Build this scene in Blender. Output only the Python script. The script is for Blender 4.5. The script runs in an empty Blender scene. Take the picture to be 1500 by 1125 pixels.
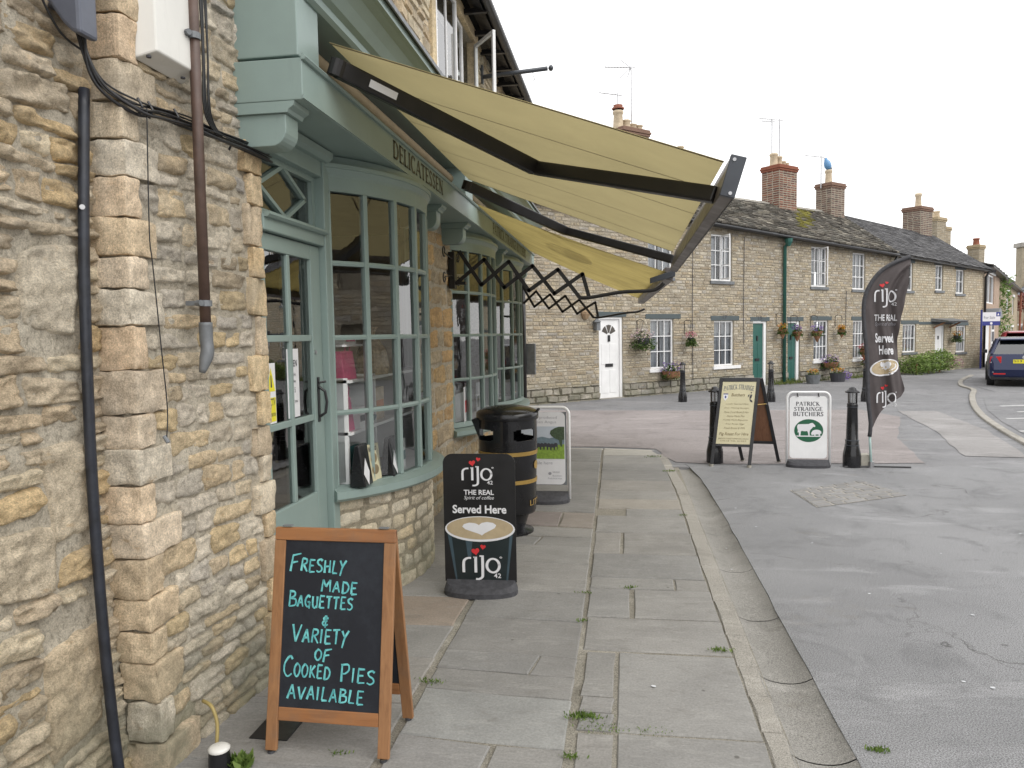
import bpy, math, random
from math import sin, cos, pi, radians, sqrt, atan2, hypot
from mathutils import Vector, Matrix, noise
random.seed(7)
SC = bpy.context.scene
COL = SC.collection

# ------------------------------------------------------------------ camera
F_PX, PITCH, ROLL, YAW = 1100.0, 0.06577, -0.01749, 0.14923
EYE = Vector((0, 0, 1.6))
_cy, _sy = cos(YAW), sin(YAW)
_F = Vector((-_sy*cos(PITCH), _cy*cos(PITCH), -sin(PITCH)))
_R0 = Vector((_cy, _sy, 0)); _U0 = _R0.cross(_F)
_R = cos(ROLL)*_R0 + sin(ROLL)*_U0
_U = -sin(ROLL)*_R0 + cos(ROLL)*_U0
cd = bpy.data.cameras.new('camera'); cam = bpy.data.objects.new('camera', cd); COL.objects.link(cam)
cd.sensor_width = 36; cd.lens = 36*F_PX/1500; cd.clip_end = 2000; cd.clip_start = 0.05
cam.matrix_world = Matrix(((_R.x, _U.x, -_F.x, EYE.x), (_R.y, _U.y, -_F.y, EYE.y), (_R.z, _U.z, -_F.z, EYE.z), (0, 0, 0, 1)))
SC.camera = cam
# ------------------------------------------------------------------ overcast sky and soft sun
W = bpy.data.worlds.new('World'); SC.world = W; W.use_nodes = True
nt = W.node_tree; nt.nodes.clear()
sky = nt.nodes.new('ShaderNodeTexSky'); sky.sky_type = 'NISHITA'; sky.sun_disc = False
SUN_EL, SUN_AZ = radians(42), radians(122)
sky.sun_elevation = SUN_EL; sky.sun_rotation = SUN_AZ
mx = nt.nodes.new('ShaderNodeMix'); mx.data_type = 'RGBA'; mx.inputs[0].default_value = 0.88
mx.inputs[7].default_value = (15.6, 15.5, 15.4, 1)
bg = nt.nodes.new('ShaderNodeBackground'); bg.inputs[1].default_value = 0.115
wo = nt.nodes.new('ShaderNodeOutputWorld')
nt.links.new(sky.outputs[0], mx.inputs[6]); nt.links.new(mx.outputs[2], bg.inputs[0]); nt.links.new(bg.outputs[0], wo.inputs[0])
sl = bpy.data.lights.new('sun', 'SUN'); sl.energy = 1.45; sl.angle = radians(50); sl.color = (1, 0.97, 0.92)
so = bpy.data.objects.new('sun', sl); COL.objects.link(so)
_sd = Vector((sin(SUN_AZ)*cos(SUN_EL), cos(SUN_AZ)*cos(SUN_EL), sin(SUN_EL)))
so.rotation_euler = _sd.to_track_quat('Z', 'Y').to_euler(); so.location = (10, -5, 30)
SC.view_settings.view_transform = 'Standard'; SC.view_settings.look = 'None'
SC.view_settings.exposure = 0.04; SC.view_settings.gamma = 1; SC.view_settings.use_curve_mapping = False

# ------------------------------------------------------------------ survey helpers: where a sight line meets a real plane
def ray(px, py): return (px-750)/F_PX*_R - (py-562.5)/F_PX*_U + _F
def at_x(px, py, x): d = ray(px, py); return EYE + d*(x/d.x)
def at_y(px, py, y): d = ray(px, py); return EYE + d*(y/d.y)
def at_z(px, py, z=0.0): d = ray(px, py); return EYE + d*((z-EYE.z)/d.z)
def at_pl(px, py, p0, n): d = ray(px, py); return EYE + d*((Vector(p0)-EYE).dot(n)/d.dot(n))

# ------------------------------------------------------------------ mesh building
def V(*a): return Vector(a)
class MB:
    def __init__(s): s.v = []; s.f = []; s.c = []; s.cur = None
    def add(s, vs, fs):
        b = len(s.v); s.v += [Vector(p) for p in vs]
        for f in fs: s.f.append([b+i for i in f]); s.c.append(s.cur)
        return s
    def poly(s, pts): return s.add(pts, [list(range(len(pts)))])
    def box(s, x0, x1, y0, y1, z0, z1):
        return s.add([(x0,y0,z0),(x1,y0,z0),(x1,y1,z0),(x0,y1,z0),(x0,y0,z1),(x1,y0,z1),(x1,y1,z1),(x0,y1,z1)],
                     [(0,3,2,1),(4,5,6,7),(0,1,5,4),(1,2,6,5),(2,3,7,6),(3,0,4,7)])
    def hexa(s, p):  # 8 corners: bottom ring then top ring
        return s.add(p, [(0,3,2,1),(4,5,6,7),(0,1,5,4),(1,2,6,5),(2,3,7,6),(3,0,4,7)])
    def fbox(s, M, u0, u1, w0, w1, z0, z1):  # box in a local frame given by M(u,z,n)
        return s.hexa([M(u0,z0,w0),M(u1,z0,w0),M(u1,z0,w1),M(u0,z0,w1),M(u0,z1,w0),M(u1,z1,w0),M(u1,z1,w1),M(u0,z1,w1)])
    def beam(s, p, q, w, h, up=(0,0,1)):
        p = Vector(p); q = Vector(q); d = (q-p).normalized(); a = d.cross(Vector(up)).normalized(); b = a.cross(d).normalized()
        a = a*w/2; b = b*h/2
        return s.hexa([p-a-b, p+a-b, q+a-b, q-a-b, p-a+b, p+a+b, q+a+b, q-a+b])
    def tube(s, pts, r, n=8, cap=True, closed=False):
        pts = [Vector(p) for p in pts]; rs = r if isinstance(r, (list, tuple)) else [r]*len(pts)
        b0 = len(s.v); m = len(pts); prev = None
        for i, p in enumerate(pts):
            if closed: d = pts[(i+1) % m]-pts[i-1]
            else: d = pts[min(i+1, m-1)]-pts[max(i-1, 0)]
            d.normalize()
            if prev is None:
                a = d.cross(V(0,0,1)) if abs(d.z) < .9 else d.cross(V(1,0,0))
            else: a = prev - d*prev.dot(d)
            a.normalize(); prev = a; b = d.cross(a)
            for k in range(n):
                t = 2*pi*k/n; s.v.append(p+(a*cos(t)+b*sin(t))*rs[i])
        for i in range(m if closed else m-1):
            for k in range(n):
                j = (i+1) % m
                s.f.append([b0+i*n+k, b0+i*n+(k+1) % n, b0+j*n+(k+1) % n, b0+j*n+k]); s.c.append(s.cur)
        if cap and not closed:
            s.f.append([b0+k for k in range(n)][::-1]); s.c.append(s.cur)
            s.f.append([b0+(m-1)*n+k for k in range(n)]); s.c.append(s.cur)
        return s
    def lathe(s, prof, c=(0,0,0), n=20, a0=0, a1=2*pi):
        c = Vector(c); b0 = len(s.v); full = abs(a1-a0-2*pi) < 1e-4; k1 = n if full else n+1
        for (r, z) in prof:
            for k in range(k1):
                t = a0+(a1-a0)*k/n; s.v.append(c+V(r*cos(t), r*sin(t), z))
        for i in range(len(prof)-1):
            for k in range(n):
                k2 = (k+1) % k1
                s.f.append([b0+i*k1+k, b0+i*k1+k2, b0+(i+1)*k1+k2, b0+(i+1)*k1+k]); s.c.append(s.cur)
        return s
    def prism(s, out, M, w0, w1):  # out: 2D outline, M(u,v,w)
        n = len(out)
        vs = [M(u,v,w0) for u,v in out]+[M(u,v,w1) for u,v in out]
        fs = [list(range(n))[::-1], list(range(n, 2*n))]+[[i,(i+1) % n,n+(i+1) % n,n+i] for i in range(n)]
        return s.add(vs, fs)
    def grid(s, fn, nu, nv):
        b = len(s.v)
        for j in range(nv+1):
            for i in range(nu+1): s.v.append(Vector(fn(i/nu, j/nv)))
        for j in range(nv):
            for i in range(nu):
                a = b+j*(nu+1)+i; s.f.append([a,a+1,a+nu+2,a+nu+1]); s.c.append(s.cur)
        return s
    def sweep(s, prof, path_fn, n):  # prof points (a,b) ; path_fn(t, a, b)
        m = len(prof); b0 = len(s.v)
        for i in range(n+1):
            for (a, b) in prof: s.v.append(Vector(path_fn(i/n, a, b)))
        for i in range(n):
            for k in range(m):
                k2 = (k+1) % m
                s.f.append([b0+i*m+k, b0+i*m+k2, b0+(i+1)*m+k2, b0+(i+1)*m+k]); s.c.append(s.cur)
        s.f.append([b0+k for k in range(m)][::-1]); s.c.append(s.cur)
        s.f.append([b0+n*m+k for k in range(m)]); s.c.append(s.cur)
        return s
WORLD = {}
def wloc(o):
    p = V(0,0,0)
    while o is not None: p += o.location; o = o.parent
    return p
def part(name, mb, mat, parent=None, smooth=False, bevel=0, seg=2, local=False, color=None, kind=None, label=None, fix=True):
    """link the collected shapes as one mesh object; coordinates are world unless local"""
    off = V(0,0,0) if (local or parent is None) else wloc(parent)
    me = bpy.data.meshes.new(name)
    me.from_pydata([tuple(p-off) for p in mb.v], [], mb.f)
    if any(c is not None for c in mb.c):
        ca = me.color_attributes.new('tint', 'FLOAT_COLOR', 'CORNER'); k = 0; buf = []
        for f, c in zip(mb.f, mb.c):
            c = c or (1,1,1); buf += list((c[0], c[1], c[2], 1.0))*len(f)
        ca.data.foreach_set('color', buf)
    if fix:
        import bmesh
        bm = bmesh.new(); bm.from_mesh(me); bmesh.ops.recalc_face_normals(bm, faces=bm.faces); bm.to_mesh(me); bm.free()
    if smooth: me.polygons.foreach_set('use_smooth', [True]*len(me.polygons))
    me.materials.append(mat)
    o = bpy.data.objects.new(name, me); COL.objects.link(o)
    if parent is not None: o.parent = parent
    if bevel:
        m = o.modifiers.new('bevel', 'BEVEL'); m.width = bevel; m.segments = seg; m.limit_method = 'ANGLE'; m.angle_limit = radians(35)
        m.harden_normals = False
    if smooth and not bevel: pass
    if color: o.color = (*color, 1)
    if kind: o['kind'] = kind
    if label: o['label'] = label
    return o
def thing(name, label, cat, loc=(0,0,0), rz=0.0, group=None):
    o = bpy.data.objects.new(name, None); COL.objects.link(o); o.location = loc; o.rotation_euler = (0,0,rz)
    o.empty_display_size = .1
    o['label'] = label; o['category'] = cat
    if group: o['group'] = group
    return o
def tag(o, label, cat, group=None):
    o['label'] = label; o['category'] = cat
    if group: o['group'] = group
    return o
def struct(o): o['kind'] = 'structure'; return o
def copy_tree(o, parent=None, label=None):
    kids = [c for c in KIDS(o)]
    c = o.copy(); COL.objects.link(c); c.parent = parent
    if label: c['label'] = label
    for k in kids: copy_tree(k, c)
    return c
def KIDS(o): return [c for c in list(COL.objects) if c.parent == o]

# ------------------------------------------------------------------ materials
def nd(nt, typ, **kw):
    n = nt.nodes.new(typ)
    for k, v in kw.items():
        if k.startswith('i'): n.inputs[int(k[1:])].default_value = v
        else: setattr(n, k, v)
    return n
class M:
    """small node-graph builder round one Principled shader"""
    def __init__(s, name, rough=.6, metal=0.0, spec=.5):
        s.m = bpy.data.materials.new(name); s.m.use_nodes = True; s.t = s.m.node_tree
        s.b = s.t.nodes['Principled BSDF']; s.b.inputs['Roughness'].default_value = rough; s.b.inputs['Metallic'].default_value = metal
        s.b.inputs['Specular IOR Level'].default_value = spec
        g = nd(s.t, 'ShaderNodeNewGeometry'); s.pos = g.outputs['Position']; s.geo = g
    def map(s, scale=(1,1,1), rot=(0,0,0)):
        n = nd(s.t, 'ShaderNodeMapping'); n.inputs['Scale'].default_value = scale; n.inputs['Rotation'].default_value = rot
        s.t.links.new(s.pos, n.inputs[0]); return n.outputs[0]
    def noise(s, scale, detail=4, rough=.55, vec=None, dist=0):
        n = nd(s.t, 'ShaderNodeTexNoise'); n.inputs['Scale'].default_value = scale; n.inputs['Detail'].default_value = detail
        n.inputs['Roughness'].default_value = rough; n.inputs['Distortion'].default_value = dist
        s.t.links.new(vec or s.pos, n.inputs['Vector']); return n.outputs['Fac']
    def voro(s, scale, vec=None, feat='F1'):
        n = nd(s.t, 'ShaderNodeTexVoronoi'); n.feature = feat; n.inputs['Scale'].default_value = scale
        s.t.links.new(vec or s.pos, n.inputs['Vector']); return n.outputs['Distance']
    def ramp(s, fac, stops, interp='LINEAR'):
        n = nd(s.t, 'ShaderNodeValToRGB'); cr = n.color_ramp; cr.interpolation = interp
        while len(cr.elements) < len(stops): cr.elements.new(.5)
        for e, (p, c) in zip(cr.elements, stops):
            e.position = p; e.color = (*c, 1) if isinstance(c, (tuple, list)) else (c, c, c, 1)
        s.t.links.new(fac, n.inputs[0]); return n.outputs[0]
    def mix(s, fac, a, b, mode='MIX'):
        n = nd(s.t, 'ShaderNodeMix'); n.data_type = 'RGBA'; n.blend_type = mode; n.clamp_factor = True
        for sock, x in ((n.inputs[0], fac), (n.inputs[6], a), (n.inputs[7], b)):
            if hasattr(x, 'default_value') or hasattr(x, 'is_linked'): s.t.links.new(x, sock)
            elif isinstance(x, (tuple, list)): sock.default_value = (*x, 1) if len(x) == 3 else x
            else: sock.default_value = x if sock == n.inputs[0] else (x, x, x, 1)
        return n.outputs[2]
    def math(s, op, a, b=0.0):
        n = nd(s.t, 'ShaderNodeMath'); n.operation = op
        for sock, x in ((n.inputs[0], a), (n.inputs[1], b)):
            if isinstance(x, (int, float)): sock.default_value = x
            else: s.t.links.new(x, sock)
        return n.outputs[0]
    def tint(s):
        n = nd(s.t, 'ShaderNodeAttribute'); n.attribute_name = 'tint'; return n.outputs['Color']
    def ocol(s): return nd(s.t, 'ShaderNodeObjectInfo').outputs['Color']
    def sepz(s):
        n = nd(s.t, 'ShaderNodeSeparateXYZ'); s.t.links.new(s.pos, n.inputs[0]); return n.outputs
    def color(s, x):
        if isinstance(x, (tuple, list)): s.b.inputs['Base Color'].default_value = (*x, 1)
        else: s.t.links.new(x, s.b.inputs['Base Color'])
        return s
    def rough(s, x): s.t.links.new(x, s.b.inputs['Roughness']); return s
    def bump(s, h, strength=.3, dist=.01, prev=None):
        n = nd(s.t, 'ShaderNodeBump'); n.inputs['Strength'].default_value = strength; n.inputs['Distance'].default_value = dist
        s.t.links.new(h, n.inputs['Height'])
        if prev: s.t.links.new(prev, n.inputs['Normal'])
        s.t.links.new(n.outputs[0], s.b.inputs['Normal']); return n.outputs[0]

def simple(name, col, rough=.5, metal=0, var=.12, scale=8, bump=0, bscale=60, spec=.5):
    m = M(name, rough, metal, spec)
    c = tuple(col); d = tuple(x*(1-var) for x in c); e = tuple(min(1, x*(1+var)) for x in c)
    m.color(m.ramp(m.noise(scale, 5, .6), [(.3, d), (.7, e)]))
    m.rough(m.ramp(m.noise(scale*1.7, 4), [(.3, max(.03, rough-.08)), (.7, min(1, rough+.08))]))
    if bump: m.bump(m.noise(bscale, 5), bump, .004)
    return m.m

# stone whose own colour comes from each block (object colour or the tint attribute)
def stone(name, obj=True, fine=38, bstr=.9, bed=True, lichen=.35, tool=False, base_mul=1.0, dark=.45, bdist=.012):
    m = M(name, .92, 0, .2)
    c = m.ocol() if obj else m.tint()
    n1 = m.noise(7, 6, .65, dist=.3); n2 = m.noise(fine, 8, .7)
    c = m.mix(1, c, m.ramp(n1, [(.25, .88*base_mul), (.5, 1.2*base_mul), (.75, 1.42*base_mul)]), 'MULTIPLY')
    c = m.mix(1, c, m.ramp(n2, [(.32, .72), (.60, 1.18)]), 'MULTIPLY')
    # grey weather crust, rusty iron streaks, pale lichen
    c = m.mix(m.ramp(m.noise(4.3, 7, .7, dist=.6), [(.54, 0.0), (.70, .45)]), c, (.30, .26, .205))
    c = m.mix(m.ramp(m.noise(11, 5, .6, m.map((1,1,2.2))), [(.62, 0.0), (.75, .5)]), c, (.40, .24, .09))
    c = m.mix(m.ramp(m.noise(16, 6, .75), [(.62, 0.0), (.72, lichen)]), c, (.50, .46, .37))
    n3 = m.noise(150, 6, .8, m.map((1, 1, 1.5) if bed else (1, 1, 1)))
    c = m.mix(1, c, m.ramp(n3, [(.34, .58), (.5, 1.0), (.66, 1.38)]), 'MULTIPLY')
    c = m.mix(m.ramp(m.noise(48, 5, .75, m.map((1, 1, 2.6)), dist=.5), [(.34, dark), (.43, 0.0)]), c, (.10, .08, .055))
    c = m.mix(m.ramp(m.noise(2.2, 5, .7), [(.50, 0.0), (.70, .38)]), c, (.36, .33, .28))
    dz = m.math('MULTIPLY', m.ramp(m.sepz()[2], [(.10, 1.0), (.62, 0.0)]), m.ramp(m.noise(2.6, 5, .7), [(.36, .05), (.58, .75)]))
    c = m.mix(dz, c, (.19, .19, .135))
    m.color(c)
    h = m.noise(fine*.55, 9, .75, m.map((1,1,1.9) if bed else (1,1,1)), dist=.4)
    b1 = m.bump(h, bstr, bdist)
    pits = n3
    b2 = m.bump(pits, .75, .005, b1)
    if tool:
        t = m.noise(9, 3, .5, m.map((16,16,.7), (0,0,.2)))
        m.bump(t, .4, .004, b2)
    return m.m
# ------------------------------------------------------------------ material set
MT = {}
MT['stone'] = stone('rubble_stone')
MT['quoin'] = stone('dressed_quoin_stone', fine=30, bstr=.3, bed=False, lichen=.2, tool=True, dark=.3, bdist=.006)
MT['bowstone'] = stone('coursed_bow_stone', fine=34, bstr=.3, bed=False, lichen=.25, dark=.3, bdist=.006)
MT['farstone'] = stone('cottage_stone', obj=False, fine=22, bstr=.6, lichen=.25, dark=.5, bdist=.02)
def mortar(name, a, b, g=(.2,.2,.13)):
    m = M(name, .95, 0, .15)
    c = m.ramp(m.noise(6, 7, .7), [(.3, a), (.7, b)])
    c = m.mix(m.ramp(m.noise(45, 6, .7), [(.35, .6), (.52, 0.0)]), c, tuple(x*.45 for x in a))
    c = m.mix(1, c, m.ramp(m.noise(160, 6, .8), [(.34, .62), (.5, 1.0), (.66, 1.3)]), 'MULTIPLY')
    c = m.mix(m.ramp(m.noise(2.6, 6, .7), [(.5, 0.0), (.68, .5)]), c, tuple(x*.62 for x in a))
    z = m.sepz()[2]
    # damp, green and dark near the ground, where the splash reaches
    damp = m.math('MULTIPLY', m.ramp(z, [(.05, 1.0), (.55, 0.0)]), m.ramp(m.noise(3, 5, .7), [(.35, 0.1), (.6, .8)]))
    c = m.mix(damp, c, g)
    m.color(c)
    b1 = m.bump(m.noise(28, 9, .75), .9, .02); m.bump(m.noise(150, 6, .8), .7, .005, b1)
    return m.m
MT['mortar'] = mortar('lime_mortar', (.47,.42,.335), (.66,.60,.49))
MT['mortar_far'] = mortar('cottage_mortar', (.31,.275,.215), (.43,.385,.31))
MT['mortar_bow'] = mortar('bow_mortar', (.30,.26,.19), (.42,.37,.28))
def paintmat(name, col, rough=.42, drip=.2):
    m = M(name, rough, 0, .4)
    c = m.ramp(m.noise(3.5, 6, .6), [(.3, tuple(x*.93 for x in col)), (.7, tuple(x*1.05 for x in col))])
    c = m.mix(m.ramp(m.noise(7, 6, .7, m.map((3,3,.6))), [(.58, 0.0), (.75, drip)]), c, tuple(x*.62 for x in col))
    m.color(c); m.bump(m.noise(70, 4, .6, m.map((1,1,.25))), .12, .002)
    return m.m
MT['green'] = paintmat('sage_green_paint', (.255,.330,.308))
MT['white'] = paintmat('white_gloss_paint', (.80,.80,.80), .35, .12)
MT['white_plastic'] = paintmat('white_plastic', (.70,.69,.65), .4, .25)
MT['dkgreen'] = paintmat('dark_green_door_paint', (.03,.115,.095), .35)
MT['lintel'] = paintmat('grey_green_lintel_paint', (.075,.095,.10), .6)
MT['blackmetal'] = simple('black_iron', (.016,.016,.018), .38, 0, .3, 10, .1)
MT['blackgloss'] = simple('black_gloss_plastic', (.012,.012,.014), .22, 0, .3, 6, .03, 30)
MT['blackrubber'] = simple('black_recycled_rubber', (.05,.05,.056), .75, 0, .3, 30, .4, 90)
MT['bluepipe'] = simple('blue_black_pipe_paint', (.018,.021,.030), .42, 0, .45, 14, .15, 40)
MT['brownpipe'] = simple('brown_pipe_paint', (.085,.052,.04), .5, 0, .3, 12, .25, 50)
MT['lead'] = simple('weathered_lead', (.17,.18,.19), .55, .3, .25, 14, .2, 40)
MT['gold'] = simple('gold_band_paint', (.36,.23,.06), .4, .2, .15, 10)
MT['greybox'] = simple('grey_cable_box', (.10,.11,.14), .45, 0, .2, 5)
MT['dksteel'] = simple('charcoal_awning_bar', (.05,.056,.066), .38, .2, .15, 6)
MT['brownsteel'] = simple('taupe_awning_valance', (.13,.115,.11), .4, .2, .12, 6)
MT['arm'] = simple('black_awning_arm', (.013,.012,.012), .42, .1, .3, 6)
MT['terracotta'] = simple('terracotta_pot', (.42,.29,.18), .8, 0, .25, 8, .3, 30)
MT['redclay'] = simple('red_clay', (.25,.09,.055), .8, 0, .3, 8, .3, 30)
MT['cream_pot'] = simple('buff_chimney_pot', (.50,.41,.29), .8, 0, .25, 8, .3, 30)
MT['concrete'] = simple('buff_concrete', (.36,.34,.29), .9, 0, .2, 12, .4, 60)
MT['curtain'] = simple('net_curtain', (.55,.56,.58), .9, 0, .18, 5)
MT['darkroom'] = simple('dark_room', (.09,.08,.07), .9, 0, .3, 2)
MT['roomwall'] = simple('shop_wall_paint', (.55,.50,.42), .8, 0, .1, 2)
MT['shelf'] = simple('white_shelf', (.82,.82,.82), .5, 0, .08, 5)
MT['paper'] = simple('white_paper', (.74,.74,.76), .8, 0, .05, 20)
MT['ink'] = simple('dark_ink', (.05,.05,.06), .7, 0, .1, 10)
MT['pink'] = simple('pink_gift_bag', (.75,.08,.25), .4, 0, .2, 12)
MT['teal'] = simple('teal_tin', (.07,.20,.20), .4, 0, .2, 12)
MT['cell'] = simple('wrapped_hamper', (.35,.27,.17), .25, 0, .5, 40, .6, 30)
MT['orange'] = simple('orange_card', (.55,.2,.06), .6, 0, .15, 12)
MT['yellow'] = simple('warning_yellow', (.78,.70,.03), .5, 0, .06, 12)
MT['wood_brown'] = simple('old_brown_timber', (.28,.14,.075), .7, 0, .3, 10, .3, 30)
MT['silver'] = simple('brushed_metal', (.45,.45,.46), .35, .8, .15, 20)
MT['black_print'] = simple('black_print', (.010,.010,.011), .38, 0, .1, 6)
MT['white_print'] = simple('white_print', (.72,.72,.74), .5, 0, .04, 10)
MT['red_print'] = simple('red_print', (.62,.03,.035), .45, 0, .1, 10)
MT['letter_dark'] = simple('olive_lettering', (.04,.035,.02), .5, 0, .2, 30)
MT['green_print'] = simple('green_print', (.008,.10,.045), .5, 0, .06, 10)
MT['cream_board'] = simple('cream_sign_face', (.60,.55,.36), .45, 0, .05, 5)
MT['brown_ink'] = simple('faded_brown_ink', (.22,.17,.09), .6, 0, .2, 20)
MT['grey_ink'] = simple('pale_grey_ink', (.30,.30,.33), .6, 0, .1, 20)
MT['cofcup'] = simple('dark_cup_print', (.012,.020,.022), .35, 0, .2, 6)
MT['cofsheen'] = simple('cup_sheen_print', (.045,.075,.095), .35, 0, .2, 6)
MT['crema'] = simple('coffee_crema_print', (.44,.35,.22), .45, 0, .12, 14)
MT['flag'] = simple('dark_flag_cloth', (.075,.062,.062), .7, 0, .12, 8, .15, 200)
MT['skyprint'] = simple('poster_sky_print', (.50,.55,.62), .5, 0, .08, 6)
MT['hillprint'] = simple('poster_hill_print', (.16,.22,.26), .5, 0, .2, 30)
MT['grassprint'] = simple('poster_grass_print', (.22,.34,.05), .5, 0, .3, 40)
MT['treeprint'] = simple('poster_tree_print', (.055,.085,.045), .5, 0, .4, 60)
MT['blueprint'] = simple('navy_print', (.03,.04,.22), .5, 0, .1, 10)
MT['rubber'] = simple('tyre_rubber', (.02,.02,.021), .8, 0, .2, 20)
def woodmat(name, a, b, rough=.5, ax=2):
    m = M(name, rough, 0, .35)
    sc = [26, 26, 26]; sc[ax] = 1.6
    g = m.noise(1.6, 6, .65, m.map(tuple(sc)), dist=.8)
    c = m.ramp(g, [(.3, a), (.55, tuple((x+y)/2 for x, y in zip(a, b))), (.72, b)])
    c = m.mix(m.ramp(m.noise(5, 6, .7), [(.5, 0.0), (.72, .5)]), c, (.17,.12,.085))
    m.color(c); m.bump(g, .2, .002); return m.m
MT['wood'] = woodmat('varnished_pine', (.34,.175,.08), (.21,.10,.045))
MT['wood_h'] = woodmat('varnished_pine_rail', (.36,.165,.065), (.22,.09,.035), ax=0)
MT['ply'] = woodmat('worn_plywood', (.20,.095,.05), (.12,.055,.03))
# chalkboard with wiped chalk dust
m = M('chalkboard', .55, 0, .3); m.color(m.mix(m.ramp(m.noise(5, 6, .7), [(.45, 0.0), (.8, .5)]), (.014,.016,.022), (.05,.06,.075))); m.bump(m.noise(200, 3), .1, .001); MT['board'] = m.m
m = M('turquoise_chalk', .9, 0, .1); m.color(m.ramp(m.noise(35, 4, .7), [(.3, (.08,.33,.36)), (.65, (.20,.60,.60))])); MT['chalk'] = m.m
# canvas: light comes through the weave
def canvas(name, col, trans, stains=.15, bands=False):
    m = M(name, .85, 0, .1)
    c = m.ramp(m.noise(1.3, 6, .65, dist=.4), [(.3, tuple(x*(1-stains) for x in col)), (.7, tuple(x*1.05 for x in col))])
    if bands: c = m.mix(m.ramp(m.noise(2.2, 6, .7, m.map((1,4.5,1))), [(.5, 0.0), (.75, .6)]), c, tuple(x*.6 for x in col))
    m.color(c); w = m.noise(500, 2, .5, m.map((1,.15,1))); m.bump(w, .15, .001)
    tr = nd(m.t, 'ShaderNodeBsdfTranslucent'); m.t.links.new(c, tr.inputs[0])
    mix = nd(m.t, 'ShaderNodeMixShader'); mix.inputs[0].default_value = trans
    m.t.links.new(m.b.outputs[0], mix.inputs[1]); m.t.links.new(tr.outputs[0], mix.inputs[2])
    m.t.links.new(mix.outputs[0], m.t.nodes['Material Output'].inputs[0]); return m.m
MT['canvas'] = canvas('beige_awning_canvas', (.40,.342,.18), .50, .12)
MT['canvas_old'] = canvas('stained_yellow_canvas', (.45,.36,.135), .52, .38, True)
MT['canvas_edge'] = simple('awning_hem', (.22,.17,.10), .85, 0, .1, 10)
# glass
def glassmat(name, tint=(1,1,1), ior=1.52, rough=.01, extra=0.0):
    m = bpy.data.materials.new(name); m.use_nodes = True; t = m.node_tree; t.nodes.clear()
    o = t.nodes.new('ShaderNodeOutputMaterial'); mx = t.nodes.new('ShaderNodeMixShader'); fr = t.nodes.new('ShaderNodeFresnel'); fr.inputs[0].default_value = ior
    g = t.nodes.new('ShaderNodeBsdfGlossy'); g.inputs['Roughness'].default_value = rough
    tr = t.nodes.new('ShaderNodeBsdfTransparent'); tr.inputs[0].default_value = (*tint, 1)
    ad = t.nodes.new('ShaderNodeMath'); ad.operation = 'ADD'; ad.inputs[1].default_value = extra
    ns = t.nodes.new('ShaderNodeTexNoise'); ns.inputs['Scale'].default_value = 3.0
    bp = t.nodes.new('ShaderNodeBump'); bp.inputs['Strength'].default_value = .012; bp.inputs['Distance'].default_value = .02
    t.links.new(ns.outputs['Fac'], bp.inputs['Height']); t.links.new(bp.outputs[0], g.inputs['Normal'])
    t.links.new(fr.outputs[0], ad.inputs[0]); t.links.new(ad.outputs[0], mx.inputs[0]); t.links.new(tr.outputs[0], mx.inputs[1]); t.links.new(g.outputs[0], mx.inputs[2]); t.links.new(mx.outputs[0], o.inputs[0])
    return m
MT['glass'] = glassmat('window_glass', (.9,.93,.92), extra=.17)
MT['glass_far'] = glassmat('cottage_glass', (.85,.88,.9), extra=.06)
MT['glass_lamp'] = glassmat('lamp_glass', (.93,.94,.95), extra=.12)
MT['glass_car'] = glassmat('car_glass', (.25,.32,.32), extra=.15)
m = M('navy_car_paint', .22, .25, .6); m.color((.004,.011,.055)); m.b.inputs['Coat Weight'].default_value = .3; MT['car'] = m.m
m = M('red_car_paint', .3, .1, .6); m.color((.25,.012,.02)); m.b.inputs['Coat Weight'].default_value = .6; MT['redcar'] = m.m
m = M('red_lamp_lens', .15, 0, .6); m.color((.5,.012,.012)); MT['lens'] = m.m
# leaves and petals take the tint of each little face
m = M('leaves', .6, 0, .3); m.color(m.mix(1, m.tint(), m.ramp(m.noise(25, 3), [(.3, .8), (.7, 1.2)]), 'MULTIPLY'))
tr = nd(m.t, 'ShaderNodeBsdfTranslucent'); m.t.links.new(m.b.inputs['Base Color'].links[0].from_socket, tr.inputs[0])
mxs = nd(m.t, 'ShaderNodeMixShader'); mxs.inputs[0].default_value = .3
m.t.links.new(m.b.outputs[0], mxs.inputs[1]); m.t.links.new(tr.outputs[0], mxs.inputs[2]); m.t.links.new(mxs.outputs[0], m.t.nodes['Material Output'].inputs[0]); MT['leaf'] = m.m
# roof stones
m = M('roof_stone', .9, 0, .25); c = m.mix(1, m.tint(), m.ramp(m.noise(20, 6, .7), [(.3, .42), (.7, 1.25)]), 'MULTIPLY')
c = m.mix(m.ramp(m.noise(17, 6, .75), [(.64, 0.0), (.7, .4)]), c, (.26,.25,.21)); m.color(c); m.bump(m.noise(30, 6, .7), .6, .01); MT['roof'] = m.m
m = M('brick_faces', .9, 0, .2); m.color(m.mix(1, m.tint(), m.ramp(m.noise(30, 5, .7), [(.3, .7), (.7, 1.2)]), 'MULTIPLY')); m.bump(m.noise(60, 5), .4, .006); MT['brick'] = m.m
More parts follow.
